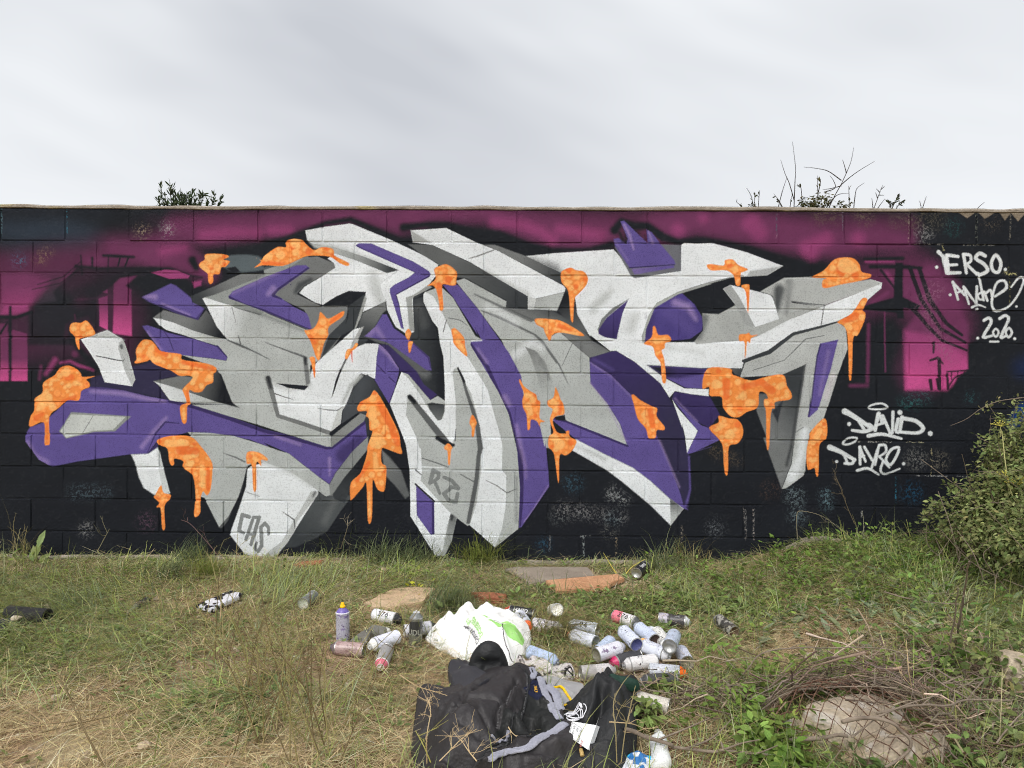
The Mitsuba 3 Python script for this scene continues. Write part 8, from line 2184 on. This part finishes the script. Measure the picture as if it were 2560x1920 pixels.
for label, pts, wid in (('yellow dry leaf blade standing on the clay slab', [(3.7863, -0.3000, 0.0084), (3.7561, -0.3000, 0.0529), (3.7107, -0.3000, 0.1273)], 0.004), ('yellow green blade arching beside the black can', [(3.8413, -0.2800, -0.0035), (3.8785, -0.2800, 0.0419), (3.9531, -0.2800, 0.0877)], 0.0035)):
    t = thing('dry_leaf', label, 'leaf')
    obj(f'{t}__blade', tube(spline(pts, 6), np.linspace(wid, 0.0008, 13), 4), paint((214, 200, 96), 0.6), True)
dl = thing('broad_leaf_plant', 'young plant with upright pale green leaves at the wall foot, far left', 'plant')
r = rng(430)
b_ = np.array((0.3253, -0.1429, -0.0137))
ang = np.array([1.2, 2.6, 0.4, 2.0, 3.4, -0.4, 1.6])
e = b_ + np.stack([0.012 * np.cos(ang), 0.008 * np.sin(ang), np.array([.10, .03, .02, .03, .02, .01, .05])], 1)
v, f = leaf_fan(e, np.stack([0.3 * np.cos(ang), np.full(7, -0.9), np.full(7, 0.45)], 1) / 1.05, np.stack([np.cos(ang) * 0.5, 0 * ang, np.array([1, .8, .4, .9, .5, .2, 1])], 1), np.array([.11, .10, .08, .10, .08, .07, .10]), 0.42)
obj(f'{dl}__leaves', (v, f), 'mat_leaf', color=np.repeat(hues(r, 7, (0.22, 0.28, 0.10), (0.32, 0.36, 0.15)), 7, 0))
obj(f'{dl}__stem', tube([b_ - [0, 0, .02], b_ + [0, 0, .11]], 0.003, 5), paint((120, 130, 70), 0.6), True)

# ------------------------------------------------------------------ what shows above the wall
def lance(r, p, n, size, a, b, ratio):
    k = r.integers(len(p) // 6, len(p) - 1, n)
    d = p[np.minimum(k + 1, len(p) - 1)] - p[k]
    d /= np.linalg.norm(d, axis=1, keepdims=True) + 1e-9
    along = d + r.normal(0, 0.55, (n, 3))
    nn_ = r.normal(size=(n, 3))
    nn_ -= along * (np.sum(nn_ * along, 1) / np.sum(along * along, 1))[:, None]
    nn_ /= np.linalg.norm(nn_, axis=1, keepdims=True)
    v, f = leaf_fan(p[k], nn_, along, r.uniform(*size, n), ratio)
    return v, f, np.repeat(hues(r, n, a, b), 7, 0)


def over_wall(name, label, category, shoots, size, a, b, ratio, leaves, seed, clumps=()):
    t = thing(name, label, category)
    r = rng(seed)
    st, lv = [], []
    for pts, nl in shoots:
        p = spline(np.array(pts), 10)
        st.append(tube(p, np.linspace(0.0040, 0.0013, len(p)), 5))
        if nl:
            lv.append(lance(r, p, nl * leaves, size, a, b, ratio))
    for c, rad, n in clumps:
        lv.append(leaf_clump(r, c, rad, n, size, a, b, ratio, 0.6))
    if st:
        obj(f'{t}__stems', join(st), 'mat_dark_bark', True)
    if lv:
        mesh, col = merge(lv)
        obj(f'{t}__foliage', mesh, 'mat_leaf', color=col)


scene['mat_dark_bark'] = flat((0.045, 0.036, 0.030), 0.8)
over_wall('olive_shrub', 'olive like shrub tips showing above the wall at the left', 'shrub', (([(0.6124, 0.9000, 2.3325), (0.5758, 0.9000, 2.4391), (0.5623, 0.9000, 2.5446)], 1), ([(0.6343, 0.9000, 2.3326), (0.6037, 0.9000, 2.4105), (0.5916, 0.9000, 2.4873)], 1), ([(0.6597, 0.9000, 2.3327), (0.6357, 0.9000, 2.4531), (0.6256, 0.9000, 2.5736)], 1), ([(0.6770, 0.9000, 2.3328), (0.6566, 0.9000, 2.4337), (0.6490, 0.9000, 2.5335)], 1), ([(0.6943, 0.9000, 2.3329), (0.6787, 0.9000, 2.4131), (0.6723, 0.9000, 2.4934)], 1), ([(0.7255, 0.9000, 2.3330), (0.7156, 0.9000, 2.4167), (0.7127, 0.9000, 2.4993)], 1), ([(0.7555, 0.9000, 2.3331), (0.7538, 0.9000, 2.4054), (0.7532, 0.9000, 2.4765)], 1), ([(0.7855, 0.9000, 2.3333), (0.7905, 0.9000, 2.4228), (0.7933, 0.9000, 2.5111)], 1), ([(0.8028, 0.9000, 2.3333), (0.8126, 0.9000, 2.3999), (0.8168, 0.9000, 2.4653)], 1), ([(0.8327, 0.9000, 2.3335), (0.8506, 0.9000, 2.4139), (0.8569, 0.9000, 2.4942)], 1), ([(0.8431, 0.9000, 2.3335), (0.8633, 0.9000, 2.4070), (0.8708, 0.9000, 2.4805)], 1), ([(0.9111, 0.9000, 2.3338), (0.9463, 0.9000, 2.4062), (0.9608, 0.9000, 2.4774)], 1), ([(0.9457, 0.9000, 2.3340), (0.9891, 0.9000, 2.3915), (1.0071, 0.9000, 2.4489)], 1), ([(0.8719, 0.9000, 2.3337), (0.8981, 0.9000, 2.3831), (0.9092, 0.9000, 2.4313)], 1), ([(0.5951, 0.9000, 2.3324), (0.5554, 0.9000, 2.3896), (0.5400, 0.9000, 2.4470)], 1), ([(0.7382, 0.9000, 2.3331), (0.7319, 0.9000, 2.3961), (0.7303, 0.9000, 2.4592)], 1), ([(0.7728, 0.9000, 2.3332), (0.7746, 0.9000, 2.3940), (0.7765, 0.9000, 2.4537)], 1), ([(0.7116, 0.9000, 2.3329), (0.6996, 0.9000, 2.4017), (0.6956, 0.9000, 2.4706)], 1)), (0.03, 0.055), (0.030, 0.045, 0.022), (0.075, 0.095, 0.05), 0.26, 26, 501, (((0.7307, 0.9000, 2.4042), (.16, .1, .05), 160),))
over_wall('bramble_thicket', 'bare bramble shoots and small leaves above the wall at the right', 'bush', (([(5.1411, 0.7000, 2.2738), (5.1476, 0.7000, 2.5081), (5.1508, 0.7000, 2.6303), (5.1292, 0.7000, 2.8136)], 0), ([(5.1453, 0.7000, 2.3960), (5.1090, 0.7000, 2.5181), (5.0780, 0.7000, 2.5893), (5.0469, 0.7000, 2.6860)], 0), ([(5.0193, 0.7000, 2.2936), (5.0587, 0.7000, 2.4568), (5.0904, 0.7000, 2.5588)], 0), ([(5.3639, 0.7000, 2.2951), (5.4237, 0.7000, 2.4277), (5.4737, 0.7000, 2.5196), (5.5235, 0.7000, 2.6317), (5.5433, 0.7000, 2.6929), (5.5580, 0.7000, 2.7743)], 0), ([(5.4687, 0.7000, 2.5094), (5.5341, 0.7000, 2.5656), (5.6046, 0.7000, 2.6168), (5.7053, 0.7000, 2.6782)], 0), ([(5.4735, 0.7000, 2.5420), (5.3820, 0.7000, 2.6057), (5.3008, 0.7000, 2.6258), (5.2095, 0.7000, 2.6357)], 0), ([(5.5086, 0.7000, 2.5910), (5.4951, 0.7000, 2.6418), (5.4806, 0.7000, 2.6875)], 0), ([(5.3526, 0.7000, 2.4580), (5.4284, 0.7000, 2.4888), (5.4179, 0.7000, 2.5397), (5.3923, 0.7000, 2.5752)], 0), ([(5.4738, 0.7000, 2.5043), (5.3930, 0.7000, 2.4836), (5.3424, 0.7000, 2.4783)], 0), ([(5.5309, 0.7000, 2.2959), (5.5281, 0.7000, 2.4180), (5.5244, 0.7000, 2.5045)], 1), ([(5.5562, 0.7000, 2.2960), (5.5704, 0.7000, 2.4385), (5.5852, 0.7000, 2.4895), (5.6335, 0.7000, 2.5253)], 0), ([(5.3132, 0.7000, 2.2949), (5.3079, 0.7000, 2.4782), (5.3062, 0.7000, 2.5749)], 1), ([(5.3736, 0.7000, 2.3563), (5.4439, 0.7000, 2.4380), (5.5248, 0.7000, 2.4506)], 0), ([(5.3121, 0.7000, 2.4578), (5.3278, 0.7000, 2.5292), (5.3236, 0.7000, 2.5495)], 2), ([(5.2016, 0.7000, 2.3148), (5.1924, 0.7000, 2.4777), (5.1699, 0.7000, 2.5082)], 1)), (0.016, 0.032), (0.035, 0.04, 0.02), (0.12, 0.11, 0.05), 0.5, 6, 502, (((5.2417, 0.7000, 2.3862), (.075, .08, .05), 150), ((5.3529, 0.7000, 2.4173), (.06, .08, .06), 110), ((5.2926, 0.7000, 2.3559), (.17, .08, .03), 120), ((5.4849, 0.7000, 2.3669), (.07, .05, .03), 50)))
over_wall('bramble_sprig', 'small leafy bramble sprigs above the wall left of the bare shoots', 'plant', (([(4.8672, 0.7000, 2.2725), (4.8459, 0.7000, 2.4151), (4.8098, 0.7000, 2.4863)], 1), ([(4.8895, 0.7000, 2.2726), (4.8948, 0.7000, 2.3950), (4.9013, 0.7000, 2.4714)], 1), ([(4.8061, 0.7000, 2.3028), (4.7650, 0.7000, 2.3638), (4.7364, 0.7000, 2.3892)], 1), ([(4.8721, 0.7000, 2.2929), (4.8663, 0.7000, 2.3948), (4.8680, 0.7000, 2.4458)], 2), ([(5.1105, 0.7000, 2.2940), (5.1200, 0.7000, 2.3959), (5.1318, 0.7000, 2.4469)], 1), ([(5.0800, 0.7000, 2.3142), (5.0388, 0.7000, 2.3956), (4.9999, 0.7000, 2.4463)], 1)), (0.014, 0.028), (0.03, 0.035, 0.02), (0.08, 0.08, 0.04), 0.5, 4, 503, (((4.8615, 0.7000, 2.3581), (.04, .05, .015), 26),))
over_wall('bramble_sprig', 'leafy bramble sprig above the wall right of the bare shoots', 'plant', (([(5.7991, 0.7000, 2.2767), (5.8389, 0.7000, 2.3685), (5.8737, 0.7000, 2.4398)], 2), ([(5.8293, 0.7000, 2.2972), (5.8792, 0.7000, 2.3788), (5.9094, 0.7000, 2.3993)], 1), ([(5.8393, 0.7000, 2.3074), (5.8136, 0.7000, 2.3684), (5.7962, 0.7000, 2.3968)], 1)), (0.016, 0.032), (0.025, 0.03, 0.02), (0.06, 0.065, 0.035), 0.5, 7, 504, (((5.8589, 0.7000, 2.3889), (.045, .05, .02), 30),))
over_wall('dry_weed', 'thin dry umbel weed above the wall between the two bramble sprigs', 'plant', (([(5.6778, 0.7000, 2.2762), (5.7174, 0.7000, 2.3883), (5.7621, 0.7000, 2.5105)], 0), ([(5.7273, 0.7000, 2.4188), (5.7119, 0.7000, 2.4595)], 0), ([(5.7322, 0.7000, 2.4392), (5.7727, 0.7000, 2.4394)], 0), ([(5.7422, 0.7000, 2.4596), (5.7168, 0.7000, 2.4849)], 0), ([(5.7491, 0.7000, 2.4800), (5.7773, 0.7000, 2.5025)], 0), ([(5.7078, 0.7000, 2.3170), (5.7429, 0.7000, 2.3680), (5.7779, 0.7000, 2.4140)], 0), ([(5.6977, 0.7000, 2.3170), (5.6922, 0.7000, 2.3780), (5.6869, 0.7000, 2.4187)], 0)), (0.012, 0.02), (0.03, 0.03, 0.02), (0.06, 0.06, 0.04), 0.5, 4, 505)
over_wall('dry_weed', 'two short bare shoots above the wall near the right end', 'plant', (([(6.0213, 0.7000, 2.2778), (6.0509, 0.7000, 2.3795), (6.0677, 0.7000, 2.4325)], 0), ([(6.0466, 0.7000, 2.2677), (6.0309, 0.7000, 2.3591), (6.0205, 0.7000, 2.4018)], 0)), (0.012, 0.02), (0.03, 0.03, 0.02), (0.06, 0.06, 0.04), 0.5, 4, 506)
over_wall('dry_weed', 'single slanting shoot above the wall at the right end', 'plant', (([(6.3845, 0.7000, 2.2794), (6.4243, 0.7000, 2.3487), (6.4724, 0.7000, 2.3935)], 0),), (0.012, 0.02), (0.03, 0.03, 0.02), (0.06, 0.06, 0.04), 0.5, 4, 507)
